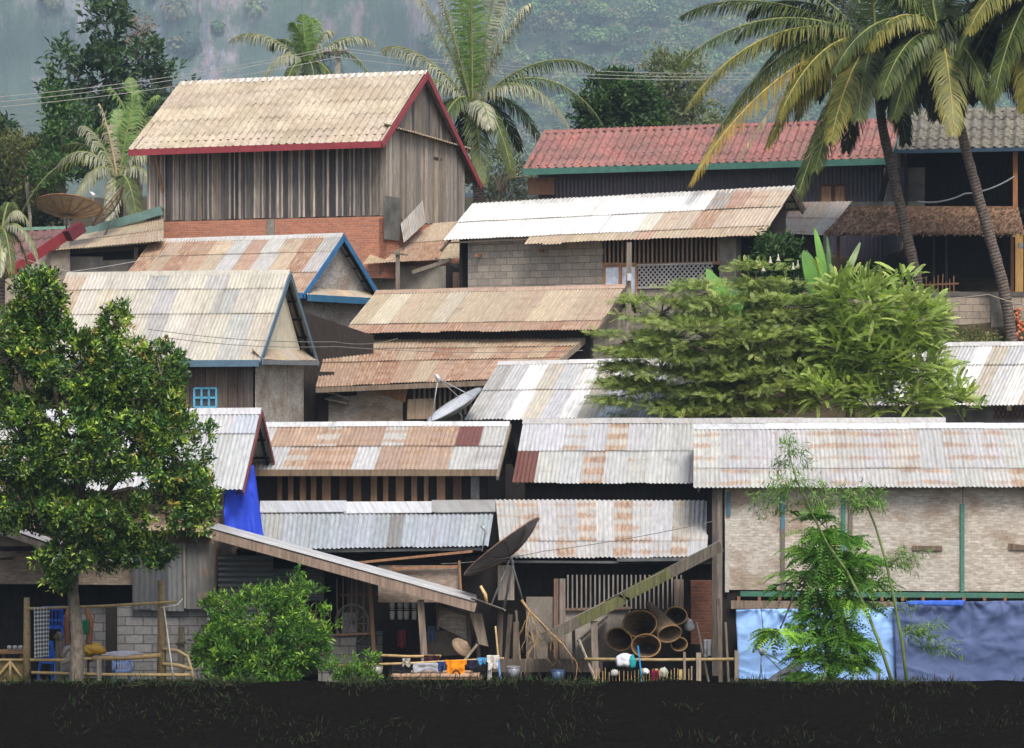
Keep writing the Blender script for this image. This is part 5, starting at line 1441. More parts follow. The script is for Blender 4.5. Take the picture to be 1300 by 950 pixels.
def forest():
    rng = np.random.default_rng(77)
    Vs = []; Ts = []
    n = 0
    cols = np.array([(.10, .19, .07), (.14, .24, .09), (.035, .07, .035), (.20, .27, .11), (.22, .21, .11)])
    while n < 2600:
        x = rng.uniform(-60, 120); y = rng.uniform(319, 408)
        if x < 0 and (x < -40 or rng.random() > .5) and y < 360: continue
        if x < -10 and rng.random() < .4: continue
        z = hill_z(x, y)
        r = rng.uniform(1.0, 2.5); h = r * rng.uniform(.7, 1.15)
        k = int(70 * r)
        d = unit(rng.normal(size=(k, 3))); d[:, 2] = np.abs(d[:, 2]) * 1.0 - .25
        lump = 1 + .25 * np.sin(d[:, :1] * 5 + x) * np.cos(d[:, 1:2] * 6 + y)
        p = np.array([x, y, z + h * 1.1]) + d * np.array([r, r, h]) * lump * rng.uniform(.75, 1.02, (k, 1))
        D = unit(rng.normal(size=(k, 3)) + d * .5); N = unit(d + np.array([0, 0, .6]) + rng.normal(size=(k, 3)) * .5)
        S = unit(np.cross(D, N)); D = np.cross(N, S)
        s = rng.uniform(.14, .30, (k, 1))
        Vs.append(np.stack([p - D * s, p + S * s * .7, p + D * s, p - S * s * .7], 1).reshape(-1, 3))
        c = cols[rng.integers(len(cols))] * rng.uniform(.75, 1.3)
        Ts.append(np.repeat(c * rng.uniform(.75, 1.25, (k, 1)), 4, 0))
        n += 1
    # tufts clinging to the cliff ledges
    for q in range(240):
        x = rng.uniform(-95, 0); z = rng.uniform(20, 75)
        if mnoise.noise(Vector((x * .06, z * .06, 3))) < .02 + (.12 if x < -25 and x > -52 else 0): continue
        rib = 3.5 * mnoise.noise(Vector((x * .10, z * .012, 0))) + 1.6 * mnoise.noise(Vector((x * .35, z * .03, 4)))
        y = 338 + rib + 2.2 * mnoise.noise(Vector((x * .04, z * .10, 9))) + (z - 8) * .10 + max(0, x + 22) ** 1.35 * .9
        r = rng.uniform(.8, 2.4); k = int(70 * r)
        d = unit(rng.normal(size=(k, 3)))
        p = np.array([x, y - .3, z]) + d * np.array([r, .8 * r, r * .9]) * rng.uniform(.6, 1, (k, 1))
        D = unit(rng.normal(size=(k, 3))); N = unit(d + np.array([0, 0, .6])); S = unit(np.cross(D, N)); D = np.cross(N, S)
        s = rng.uniform(.2, .42, (k, 1))
        Vs.append(np.stack([p - D * s, p + S * s * .7, p + D * s, p - S * s * .7], 1).reshape(-1, 3))
        Ts.append(np.repeat(cols[rng.integers(len(cols))] * rng.uniform(.7, 1.1) * rng.uniform(.75, 1.25, (k, 1)), 4, 0))
    V = np.concatenate(Vs) * HK; V[:, 2] -= CZ * (HK - 1); T = np.concatenate(Ts)
    print('forest quads', len(V) // 4)
    o = np_obj('forest', V, np.arange(len(V)).reshape(-1, 4), T, M['leaf_far'], kind='stuff')
    tag(o, 'hazy forest covering the far hillside and cliff ledges', 'forest')
forest()

# ================================================================ haze
mb = MB(); mb.box(Vector((0, 900, 190)), Vector((800, 0, 0)), Vector((0, 940, 0)), Vector((0, 0, 200)))
hm = bpy.data.materials.new('haze_air'); hm.use_nodes = True
t_ = hm.node_tree; t_.nodes.remove(t_.nodes['Principled BSDF'])
pv = t_.nodes.new('ShaderNodeVolumePrincipled'); pv.inputs['Density'].default_value = .00034; pv.inputs['Color'].default_value = (.66, .83, 1.0, 1); pv.inputs['Anisotropy'].default_value = .1
t_.links.new(pv.outputs[0], t_.nodes['Material Output'].inputs['Volume'])
tag(mb.build('haze', hm), 'thin pale blue haze in the air before the hill', 'haze', kind='stuff')

# ================================================================ trees among and in front of the houses
rq = np.random.default_rng(31)
broad_tree('glossy_tree', 'big dense tree with small glossy dark leaves and lime tips at the left front', 'tree', P(97, 868, 51.5),
    [(48, 385, 51.3, 34, 46, .8), (20, 450, 51.4, 62, 62, 1.2), (95, 470, 51.3, 62, 60, 1.2), (152, 420, 51.2, 24, 36, .6), (150, 480, 51.3, 50, 55, 1.1), (205, 480, 51.2, 34, 48, .8), (30, 560, 51.4, 72, 66, 1.4), (120, 560, 51.2, 78, 62, 1.4), (215, 570, 51.2, 55, 60, 1.1), (40, 640, 51.5, 60, 36, 1.2), (115, 655, 51.3, 62, 34, 1.1), (200, 650, 51.3, 62, 36, 1.0), (256, 640, 51.2, 24, 44, .6), (105, 706, 51.3, 62, 22, .8), (75, 735, 51.2, 18, 16, .4), (178, 700, 51.4, 44, 22, .8)],
    5600, 14, .115, .058, [(.05, .125, .025), (.08, .18, .03), (.022, .055, .015), (.36, .50, .06), (.55, .38, .06)], [.28, .22, .29, .185, .025], rq, .135, .12, up=.5, mat='leaf_gloss', gap=.97, gthr=-.03, gsc=1.5, ntw=260, shell=.5, top=P(100, 560, 51.4), fork=.38)
def tree_trunk_fix(): pass
broad_tree('garden_bush', 'rounded bright green garden bush in front of the corrugated sheets', 'bush', P(335, 925, 53.5),
    [(325, 868, 53.4, 66, 22, .8), (330, 790, 53.5, 62, 42, .8), (290, 820, 53.5, 44, 40, .7), (380, 815, 53.5, 44, 40, .7), (330, 840, 53.3, 70, 34, .8), (285, 770, 53.5, 28, 22, .4), (345, 762, 53.6, 22, 18, .4), (372, 752, 53.9, 20, 26, .3), (410, 790, 53.6, 22, 18, .3), (262, 830, 53.5, 20, 20, .4), (375, 730, 54, 7, 16, .2), (395, 750, 54, 16, 6, .2), (318, 740, 53.6, 16, 7, .2)],
    1150, 12, .135, .045, [(.06, .16, .025), (.11, .25, .035), (.03, .075, .015), (.34, .54, .06)], [.34, .28, .2, .18], rq, .06, .11, up=.6, mat='leaf', gap=.75, gthr=-.05, gsc=2.2, ntw=160)
broad_tree('low_bush', 'small light green bush at the bottom between garden bush and laundry', 'bush', P(445, 915, 53.2),
    [(446, 882, 53.2, 38, 18, .3), (440, 850, 53.2, 26, 16, .3), (470, 838, 53.2, 10, 10, .2), (455, 862, 53.2, 30, 14, .3)], 170, 10, .11, .045, [(.10, .22, .03), (.16, .32, .04), (.06, .13, .02)], None, rq, .03, .1, up=.6, gap=.4, gsc=3, ntw=30)

def pinnate_tree(name, label, base, ells, n, Ln, pairs, ll, lw, cols, w, rng, r0, up, droop, flat=0, gap=.4, gthr=-.1, gsc=1.0, per=5, spread=.2, top=None, ntw=120, shell=.55, outw=.8, mat='leaf', fall=.15, fwd=.45, fork=.5):
    pts, dirs, E = crown_points(ells, n, rng, shell, gap, gsc, gthr)
    if flat:   # gather the sprays into level tiers
        z = pts[:, 2]; q = flat
        ph = np.array([mnoise.noise(Vector((p[0] * .35, p[1] * .35, 1))) for p in pts]) * .35
        zt = np.round((z + ph) / q) * q - ph
        pts[:, 2] = zt + (z - zt) * .16
    e = empty(name, base, label, 'tree')
    C = np.repeat(pts, per, 0); Dd = np.repeat(dirs, per, 0); k = len(C)
    C = C + rng.normal(size=C.shape) * np.array([spread, spread, spread * (.25 if flat else .6)])
    D = unit(rng.normal(size=(k, 3)) * .6 * np.array([1, 1, .45]) + Dd * np.array([1, 1, .6]) * outw + np.array([0, 0, up]))
    N = unit(rng.normal(size=(k, 3)) * .45 + np.array([0, -.35, 1.]))
    cc = np.repeat(pick_cols(n, rng, cols, w, .22), per, 0) * .65 + pick_cols(k, rng, cols, w, .2) * .35
    V, Fq, T = compound_leaves(C, D, N, Ln * rng.uniform(.7, 1.25, k), pairs, ll, lw, cc, rng, fall=fall, droop=droop, fwd=fwd)
    np_obj('foliage', V, Fq, T, M[mat], parent=e)
    limbs('trunk', base, E, pts, rng, r0, M['bark'], e, ntw, top=top)
    return e
pinnate_tree('feathery_tree', 'wide spreading olive green tree with flat feathery tiers over the pale roof', P(960, 560, 64), 
    [(930, 430, 64, 130, 52, 1.3), (840, 398, 64, 60, 26, .8), (900, 372, 64.2, 50, 16, .7), (840, 470, 64, 68, 40, 1.0), (800, 500, 64, 42, 22, .6), (960, 490, 64, 120, 36, 1.3), (1020, 440, 64.2, 70, 60, 1.0), (800, 432, 64, 38, 14, .5), (960, 352, 64.4, 40, 10, .5), (870, 522, 63.8, 90, 12, .8), (1000, 390, 64.4, 60, 30, .8)],
    2600, .24, 7, .062, .030, [(.21, .28, .075), (.29, .36, .10), (.14, .19, .05), (.42, .46, .14), (.06, .085, .03)], [.3, .26, .22, .14, .08], np.random.default_rng(41), .16, .04, .12, flat=.42, gap=.9, gthr=.02, gsc=1.2, per=9, spread=.19, top=P(950, 460, 64))
pinnate_tree('spiky_leaf_tree', 'fresh green tree with upright spiky leaf sprays right of the feathery tree', P(1085, 560, 63.3),
    [(1095, 385, 63.3, 48, 34, .8), (1065, 370, 63.4, 24, 20, .4), (1150, 410, 63.4, 44, 42, .8), (1085, 440, 63.2, 50, 40, .8), (1135, 460, 63.2, 60, 34, .9), (1060, 495, 63, 58, 20, .6), (1130, 505, 63, 70, 22, .7), (1200, 500, 63.2, 36, 18, .5), (1222, 512, 63.2, 16, 14, .3), (1145, 356, 64, 18, 12, .3), (1175, 470, 63.2, 36, 22, .5)],
    820, .55, 17, .085, .032, [(.25, .35, .08), (.35, .45, .11), (.15, .22, .05), (.46, .53, .16)], [.34, .3, .18, .18], np.random.default_rng(42), .12, .55, .25, gap=.5, gthr=-.1, gsc=1.3, per=4, spread=.12, outw=1.0, top=P(1090, 440, 63.3), fwd=1.5)
pinnate_tree('slender_tree', 'slender young tree with drooping bright green leaf tiers in front of the tarpaulins', P(1062, 905, 53),
    [(1050, 672, 53, 16, 14, .3), (1052, 705, 53, 34, 18, .5), (1078, 712, 53, 28, 16, .4), (1020, 738, 53, 26, 10, .4), (1075, 748, 53, 40, 16, .5), (1050, 775, 53, 34, 14, .4), (990, 800, 53, 14, 6, .3), (1110, 728, 53, 12, 6, .3), (985, 742, 53, 10, 5, .2), (1060, 815, 53, 38, 16, .4), (1045, 845, 53, 36, 14, .5), (1090, 850, 53, 20, 10, .3)],
    270, .44, 9, .10, .048, [(.09, .22, .03), (.16, .34, .04), (.05, .12, .02), (.30, .52, .06)], [.34, .3, .2, .16], np.random.default_rng(43), .07, .12, .55, flat=.42, gap=.5, gthr=-.08, gsc=1.8, per=6, spread=.13, outw=1.1, top=P(1050, 680, 53), fall=.5)

def bamboo(name, label, pts, sprays, rng, Y):
    e = empty(name, P(pts[0][0], pts[0][1], Y), label, 'bamboo')
    mb = MB(); q = [P(a, b, Y) for a, b in pts]
    mb.tube(q, [.035 * (1 - .8 * i / len(q)) + .004 for i in range(len(q))], 7, (.22, .30, .10))
    mb.build('culm', M['leaf'], e)
    Cs, Ds = [], []
    mb = MB()
    for (x0, y0, x1, y1, n, dr) in sprays:
        a = P(x0, y0, Y); b = P(x1, y1, Y + rng.uniform(-.5, .5)); m = a.lerp(b, .5) + UP * dr
        mb.tube([a, m, b], [.008, .005, .003], 4, (.3, .36, .12))
        for k in range(int(n * 2.6)):
            t = rng.random() ** .7
            p = a * (1 - t) ** 2 + m * 2 * t * (1 - t) + b * t * t
            Cs.append(np.array(p) + rng.normal(size=3) * .07); Ds.append(np.array((b - a).normalized()))
    mb.build('side_shoots', M['leaf'], e)
    C = np.array(Cs); n = len(C)
    D = unit(rng.normal(size=(n, 3)) * .6 + np.array(Ds) * .6 - np.array([0, 0, .35]))
    V, Fq, T = leaf_quads(C, D, unit(rng.normal(size=(n, 3)) * .5 + np.array([0, 0, 1])), rng.uniform(.10, .22, n), rng.uniform(.016, .028, n), pick_cols(n, rng, [(.14, .26, .05), (.20, .32, .08), (.09, .17, .04)], None))
    np_obj('foliage', V, Fq, T, M['leaf'], parent=e)
rb_ = np.random.default_rng(51)
def fan(x, y, pts, n, dr): return [(x, y, a, b, n, dr) for a, b in pts]
bamboo('bamboo_plant', 'taller thin bamboo leaning left across the slender tree to the silver roof', [(1137, 880), (1118, 820), (1098, 770), (1075, 725), (1050, 690), (1030, 650), (1012, 612), (1000, 570)],
       fan(1002, 575, [(985, 600), (1030, 590), (995, 560), (1022, 572), (1003, 556)], 26, .05) + fan(1010, 610, [(975, 615), (955, 640), (1050, 620), (1048, 645), (985, 640), (965, 655)], 42, .1) + fan(1025, 640, [(1062, 640), (950, 628), (1070, 625), (990, 650)], 40, .1) + fan(1000, 590, [(1015, 600), (985, 585)], 20, .0), rb_, 52.4)
bamboo('bamboo_plant', 'darker bamboo with leafy tip under the silver eave beside the green post', [(1153, 880), (1146, 820), (1136, 765), (1124, 710), (1112, 670), (1102, 645), (1096, 632)],
       fan(1100, 640, [(1070, 622), (1120, 625), (1085, 645), (1122, 640), (1095, 618), (1075, 635)], 44, .05) + fan(1126, 715, [(1165, 712), (1180, 702), (1150, 700), (1160, 722)], 34, .06) + fan(1146, 800, [(1200, 795), (1222, 835), (1190, 830), (1175, 800), (1210, 815)], 44, .08) + fan(1138, 775, [(1110, 770), (1160, 772)], 20, .04), rb_, 52.2)

# banana plants and trumpet shrub
def banana(name, label, Y, base, leaves):
    e = empty(name, P(*base, Y), label, 'banana plant')
    mb = MB(); mb.tube([P(*base, Y), P(base[0] + 1, base[1] - 25, Y)], [.12, .08], 8, (.25, .3, .10)); mb.build('stem', M['leaf'], e)
    for (x0, y0, x1, y1, wpx, dY, cl) in leaves:
        a = P(x0, y0, Y); b = P(x1, y1, Y + dY)
        d = b - a; Lg = d.length; dn = d.normalized()
        sd = dn.cross(Vector((.25, -1, .25))).normalized(); nn = sd.cross(dn)
        mb = MB(); vs = []; n = 16; w = wpx / F * Y / 2
        for i in range(n + 1):
            t = i / n; pr = w * (math.sin(math.pi * min(1, t * .93 + .07)) ** .5) if t < 1 else .02
            c = a.lerp(b, t) + nn * (math.sin(t * math.pi) * Lg * .10)
            for k in (-1, -.5, 0, .5, 1):
                vs.append(c + sd * (pr * k) + nn * (abs(k) * pr * .25) + nn * random.uniform(-.012, .012) - UP * abs(k) * pr * .1)
        fs = [(i * 5 + k, i * 5 + k + 1, (i + 1) * 5 + k + 1, (i + 1) * 5 + k) for i in range(n) for k in range(4)]
        mb.add(vs, fs, cl, None, smooth=True); mb.build('leaf', M['leaf'], e, solid=.003)
g0, g1, g2 = (.09, .24, .03), (.14, .32, .05), (.05, .13, .03)
# dark weeds along the crest of the bank
rw = np.random.default_rng(61); n = 11000
xw = rw.uniform(-13, 13, n); yw = np.where(rw.random(n) < .55, rw.uniform(49.4, 50.5, n), rw.uniform(47, 50, n))
keep = np.array([mnoise.noise(Vector((x * .6, y * .8, 7))) > -.05 for x, y in zip(xw, yw)]); xw, yw = xw[keep], yw[keep]; n = len(xw)
Cw = np.array([(x, y, terr(x, y) - .02) for x, y in zip(xw, yw)])
Dw = unit(rw.normal(size=(n, 3)) * .55 + np.array([0, 0, .8])); Nw = unit(rw.normal(size=(n, 3)) + np.array([0, -1, 0]))
Vw, Fw, Tw = leaf_quads(Cw, Dw, Nw, rw.uniform(.05, .30, n) * rw.uniform(.4, 1, n), rw.uniform(.01, .026, n), pick_cols(n, rw, [(.02, .04, .012), (.035, .05, .018), (.04, .035, .02)], None), curl=.3)
o = np_obj('weeds', Vw, Fw, Tw, M['leaf_far'], kind='stuff'); tag(o, 'short dark weeds on the bank at the bottom', 'weeds')
banana('banana_plant', 'banana plant with big upright leaves before the dark porch', 71, (1042, 400), [(1040, 392, 1020, 318, 26, 0, g0), (1045, 385, 1034, 290, 12, .2, g1), (1048, 390, 1050, 300, 7, .4, g2), (1050, 388, 1092, 308, 10, .3, (.25, .33, .16)), (1042, 394, 1005, 375, 10, -.2, g0), (1040, 395, 1028, 372, 20, -.5, g2), (1050, 395, 1072, 350, 9, .3, g1), (1045, 395, 1058, 362, 14, .5, g2)])
banana('banana_plant', 'pair of broad banana leaves rising from the feathery tree', 66.5, (925, 430), [(925, 415, 897, 341, 22, 0, g1), (928, 415, 912, 352, 20, .4, g0), (925, 418, 935, 360, 12, .4, g2), (932, 415, 948, 352, 7, .3, g1)])
e_ = broad_tree('trumpet_shrub', 'dark leafy shrub with hanging white trumpet flowers beside the white roof house', 'shrub', P(985, 430, 71.8), [(985, 322, 71.8, 32, 26, .6), (975, 350, 71.8, 26, 26, .5), (1000, 355, 71.8, 22, 34, .5), (978, 385, 71.5, 34, 26, .5)], 330, 12, .22, .09,
           [(.035, .08, .02), (.06, .12, .03), (.02, .05, .015)], None, np.random.default_rng(9), .06, .2, up=-.1, gap=.2)
for x, y in ((978, 330), (1007, 338), (1013, 335), (988, 327), (969, 340)):
    mb = MB(); p = P(x, y, 71.1); 
    mb.tube([p + UP * .10, p + UP * .03, p - UP * .06, p - UP * .10], [.012, .02, .04, .085], 8, (.62, .58, .45)); mb.build('flower', M['cloth'], e_)
broad_tree('hedge_plant', 'low green weeds along the foot of the block wall', 'plant', P(1200, 448, 73), [(1205, 430, 73.4, 60, 8, .5), (1240, 436, 73, 50, 6, .4), (1080, 420, 73.4, 60, 12, .5)], 200, 10, .14, .06, [(.12, .16, .04), (.08, .11, .03), (.2, .18, .08)], None, np.random.default_rng(10), .03, .25, up=.5)
# ================================================================ satellite dishes
def dish(name, label, c, nrm, Rd, depth, mat, tint, mount=None, feed=True, ribs=12, alpha=0.0, rimt=(.8, .8, .8), foc=.75, cap=True, feedmat='dish'):
    e = empty(name, mount[0] if mount else c, label, 'satellite dish', 'satellite dishes')
    n = Vector(nrm).normalized(); x = n.cross(Vector((.2, 1, .1))).normalized(); y = n.cross(x)
    mb = MB(); vs = []; N = 40; K = 9
    for k in range(K + 1):
        r = Rd * k / K; z = depth * (k / K) ** 2
        for i in range(N):
            a = 2 * math.pi * i / N; vs.append(c + x * (r * math.cos(a)) + y * (r * math.sin(a)) + n * (z - depth))
    fs = [(k * N + i, k * N + (i + 1) % N, (k + 1) * N + (i + 1) % N, (k + 1) * N + i) for k in range(K) for i in range(N)]
    mb.add(vs, fs, (*tint, alpha), None, smooth=True)
    mb.build('bowl', mat, e, solid=0 if alpha else .012)
    mb = MB(); mb.tube([c + x * (Rd * math.cos(a)) + y * (Rd * math.sin(a)) for a in np.linspace(0, 2 * math.pi, 41)], .018, 6, rimt, cap=False); mb.build('rim', M['steel'] if mat is not M['dish_mesh'] else M['wood_raw'], e)
    if ribs:
        mb = MB()
        for i in range(ribs):
            a = 2 * math.pi * i / ribs + .1
            mb.tube([c + (x * math.cos(a) + y * math.sin(a)) * (Rd * q) + n * (depth * q * q - depth - .02) for q in (.05, .3, .55, .8, 1)], .011, 4, rimt)
        mb.build('ribs', M['steel'], e)
    f = c + n * (Rd * foc)
    if feed:
        mb = MB()
        for i in range(3):
            a = 2 * math.pi * i / 3 + .5; mb.tube([c + (x * math.cos(a) + y * math.sin(a)) * Rd * .92, f], .012, 5, (1.4, 1.4, 1.4))
        mb.build('feed_arms', M['steel'], e)
        mb = MB(); mb.tube([f - n * .08, f + n * .02, f + n * .12], [.07, .06, .04], 10, (2.4, 2.4, 2.4)); mb.build('feed_horn', M['steel'], e)
    if mount:
        mb = MB(); b = c - n * depth
        mb.tube([b, b - n * .15, mount[0]], .03, 7, (.8, .8, .8))
        for m in mount[1:]: mb.tube([b - n * .05, m], .02, 6, (.9, .9, .9))
        mb.build('mount', M['steel'], e)
    return e
dish('satellite_dish', 'brown mesh dish tilted up on the green edged roof, the nearer of two', P(87, 262, 80), (.05, .30, .93), 1.02, .28, M['dish_mesh'], (1, 1, 1), mount=[P(84, 295, 80.2), P(92, 298, 79.5)], feed=False, ribs=16, alpha=.10, rimt=(1.0, .75, .5))
dish('satellite_dish', 'see-through mesh dish facing sideways behind the brown one', P(137, 262, 81.5), (-.78, -.1, .62), .80, .2, M['dish_mesh'], (.55, .5, .42), mount=[P(132, 300, 81.5)], feed=True, ribs=16, alpha=.55, rimt=(.45, .38, .3))
dish('satellite_dish', 'light grey dish seen edge on behind the rusty front roof', P(577, 514, 65.2), (-.50, -.16, .82), .80, .20, M['dish'], (1.5, 1.5, 1.5), mount=[P(585, 545, 65.3)], ribs=0, foc=1.0)
dish('satellite_dish', 'large dark dish seen from below on a tripod before the rusty awning', P(637, 694, 55.9), (-.60, .15, .78), 1.02, .26, M['dish'], (.42, .40, .39), mount=[P(640, 772, 56.0), P(622, 772, 55.6), P(666, 770, 56.2)], ribs=10, rimt=(.9, .55, .4), foc=.6, feed=False)
dish('satellite_dish', 'pale dish half hidden behind the slender tree before the sky blue tarpaulin', P(990, 862, 54.8), (-.55, -.05, .83), .62, .16, M['dish'], (1.1, 1.1, 1.0), mount=[P(995, 890, 54.8)], ribs=4, foc=1.15)
mb = MB(); mb.tube([P(612, 700, 55.6), P(616, 675, 55.5), P(612, 668, 55.45)], [.015, .015, .05], 6, (1.8, 1.8, 1.7)); tag(mb.build('antenna_feed', M['steel']), 'small pale antenna feed on a stick left of the dark dish', 'antenna')

# ================================================================ poles and wires
def wire(name, label, pts, r=.012, sag=.0, tint=(1, 1, 1)):
    mb = MB(); out = []
    for a, b in zip(pts, pts[1:]):
        for k in range(12):
            t = k / 12; out.append(a.lerp(b, t) - UP * (sag * 4 * t * (1 - t)))
    out.append(pts[-1])
    mb.tube(out, r, 5, tint, cap=False)
    return tag(mb.build(name, M['wire']), label, 'wire')
e = empty('power_pole', P(429, 200, 99), 'concrete power pole with crossarm rising behind the plank house ridge', 'power pole')
mb = MB(); mb.beam(P(429, 200, 99), P(429, 66, 99), .24, .2, (1.3, 1.2, 1.05), taper=.8); mb.build('post', M['concrete'], e)
mb = MB(); mb.beam(P(412, 68, 98.9), P(440, 66, 98.7), .1, .1, (.5, .45, .4)); mb.build('crossarm', M['wood'], e)
for x in (413, 419, 432, 439):
    mb = MB(); q = P(x, 67, 98.8); mb.tube([q, q + UP * .06, q + UP * .1, q + UP * .16, q + UP * .2], [.04, .06, .035, .06, .02], 8, (.35, .3, .3)); mb.build('insulator', M['plastic'], e)
for k, (x, y0, y1) in enumerate(((413, 120, 62), (419, 127, 64), (432, 133, 72))):
    wire('power_line', ['uppermost power line left of the concrete pole', 'middle power line left of the concrete pole', 'lowest power line left of the concrete pole'][k], [P(-60, y0 + 8, 92), P(x, y1, 98.8)], .012, .25, (.9, .9, .85))
for k, (x, y0, y1) in enumerate(((439, 62, 93), (432, 65, 98), (419, 72, 101))):
    wire('power_line', ['uppermost power line right of the concrete pole', 'middle power line right of the concrete pole', 'lowest power line right of the concrete pole'][k], [P(x, y0, 98.8), P(960, y1, 92), P(1400, y1 - 12, 90)], .012, .3, (.95, .95, .9))
e = empty('wooden_pole', P(505, 380, 76.3), 'short grey wooden pole with a crossarm beside the rusty lean-to', 'pole')
mb = MB(); mb.beam(P(505, 385, 76.3), P(505, 317, 76.3), .12, .12, (.8, .75, .7)); mb.build('post', M['wood'], e)
mb = MB(); mb.beam(P(493, 321, 76.2), P(518, 324, 76.2), .05, .05, (.6, .55, .5)); mb.build('crossarm', M['wood'], e)
mb = MB(); mb.beam(P(797, 430, 72), P(799, 308, 72), .16, .16, (.95, .85, .75), taper=.8)
tag(mb.build('wooden_pole', M['wood']), 'tall weathered wooden pole at the end of the tan double roof', 'pole')
wire('cable', 'upper thin dark cable crossing the cream roof', [P(188, 418, 62), P(425, 434, 66), P(505, 430, 68)], .009, .1, (.5, .48, .45))
wire('cable', 'lower thin dark cable crossing the cream roof', [P(205, 428, 62), P(425, 440, 66), P(740, 445, 68)], .009, .1, (.5, .48, .45))
wire('cable', 'thin cable sagging over the grey plaster wall at far left', [P(0, 318, 74), P(90, 345, 75), P(215, 322, 78)], .011, .05, (1, 1, 1))
wire('cable', 'pale thick cable sagging across the dark upper porch', [P(1165, 256, 80.3), P(1225, 246, 80), P(1288, 224, 80)], .025, .12, (1.3, 1.3, 1.35))
wire('cable', 'thin dark cable running over the rusty awning to the woven house', [P(560, 716, 55), P(690, 700, 55.6), P(905, 662, 57)], .008, .05, (.35, .33, .3))
wire('cable', 'thin rope hung along the block wall', [P(1120, 382, 76.2), P(1255, 374, 76), P(1330, 392, 76)], .012, .06, (.9, .8, .65))
mb = MB(); mb.box(P(799, 352, 71.8), Vector((.06, 0, 0)), Vector((0, .04, 0)), Vector((0, 0, .1)), (.5, .5, .5)); tag(mb.build('meter_box', M['plastic']), 'small grey box on the tall weathered pole', 'box')

# ================================================================ left yard
e = empty('bamboo_fence', P(120, 868, 53), 'bamboo drying fence with two tall posts in the left yard', 'fence')
Yf = 53.0
for a in ((34, 870, 34, 759, .085), (205, 870, 204, 737, .095)):
    mb = MB(); mb.tube([P(a[0], a[1], Yf), P(a[0] + .5, (a[1] + a[3]) / 2, Yf), P(a[2], a[3], Yf)], [a[4], a[4] * .95, a[4] * .75], 8, (.75, .72, .62), wob=.06); mb.build('post', M['bamboo'], e)
for a in ((36, 773, 224, 764, .030), (38, 838, 118, 836, .035), (118, 836, 204, 832, .05), (40, 854, 246, 857, .035)):
    mb = MB(); p, q = P(a[0], a[1], Yf - .08), P(a[2], a[3], Yf - .08); mb.tube([p, p.lerp(q, .5) - UP * .02, q], [a[4]] * 3, 7, (1.2, 1.1, .85), wob=.05); mb.build('rail', M['bamboo'], e)
for x, y0, y1 in ((100, 834, 860), (126, 836, 864)):
    mb = MB(); mb.beam(P(x, y1, Yf - .14), P(x, y0, Yf - .14), .09, .04, (1.5, 1.45, 1.3)); mb.build('upright', M['wood'], e)
mb = MB()
mb.tube([P(206, 824, Yf - .1), P(225, 826, Yf - .1), P(238, 833, Yf - .1), P(243, 850, Yf - .1), P(246, 868, Yf - .1)], .035, 7, (1.1, 1.08, 1)); mb.tube([P(206, 843, Yf - .1), P(228, 845, Yf - .1), P(244, 850, Yf - .1)], .04, 7, (1, .95, .8)); mb.build('bent_rail', M['bamboo'], e)
mb = MB(); mb.tube([P(208, 770, Yf - .12), P(212, 800, Yf - .12), P(216, 830, Yf - .15), P(221, 866, Yf - .1)], .012, 5, (1.3, 1.2, 1)); mb.tube([P(204, 772, Yf - .12), P(225, 768, Yf - .2), P(232, 760, Yf)], .01, 5, (1.3, 1.2, 1)); mb.build('rope', M['cloth'], e)
mb = MB(); mb.beam(P(230, 868, 53.6), P(230, 796, 53.6), .13, .1, (.75, .7, .55)); mb.beam(P(223, 818, 53.5), P(236, 816, 53.5), .05, .05, (.4, .38, .3)); tag(mb.build('stake', M['wood']), 'short mossy wooden stake right of the fence', 'stake')
mb = MB(); mb.beam(P(76, 868, 53.6), P(76, 812, 53.6), .16, .12, (.9, .8, .65)); mb.tube([P(73, 812, 53.6), P(76, 806, 53.6), P(80, 808, 53.6)], [.1, .09, .05], 8, (.8, .7, .5)); tag(mb.build('stake', M['wood']), 'knobbly wooden stake between blue chair and tree trunk', 'stake')
e = empty('low_gate', P(14, 868, 53.1), 'small bamboo gate with diagonal braces in the lower left corner', 'gate')
mb = MB()
for a in ((-20, 838, 33, 838), (-20, 866, 33, 866), (13, 838, 13, 868), (13, 840, 32, 866), (13, 840, -8, 866)): mb.tube([P(a[0], a[1], 53.05), P(a[2], a[3], 53.05)], .03, 6, (1.1, 1.05, .8))
mb.build('frame', M['bamboo'], e)
mb = MB(); panel(mb, flat_plane(53.12), rectp(flat_plane(53.12), -20, 838, 32, 868), .02, (.5, .48, .36)); mb.build('infill', M['bamboo'], e)

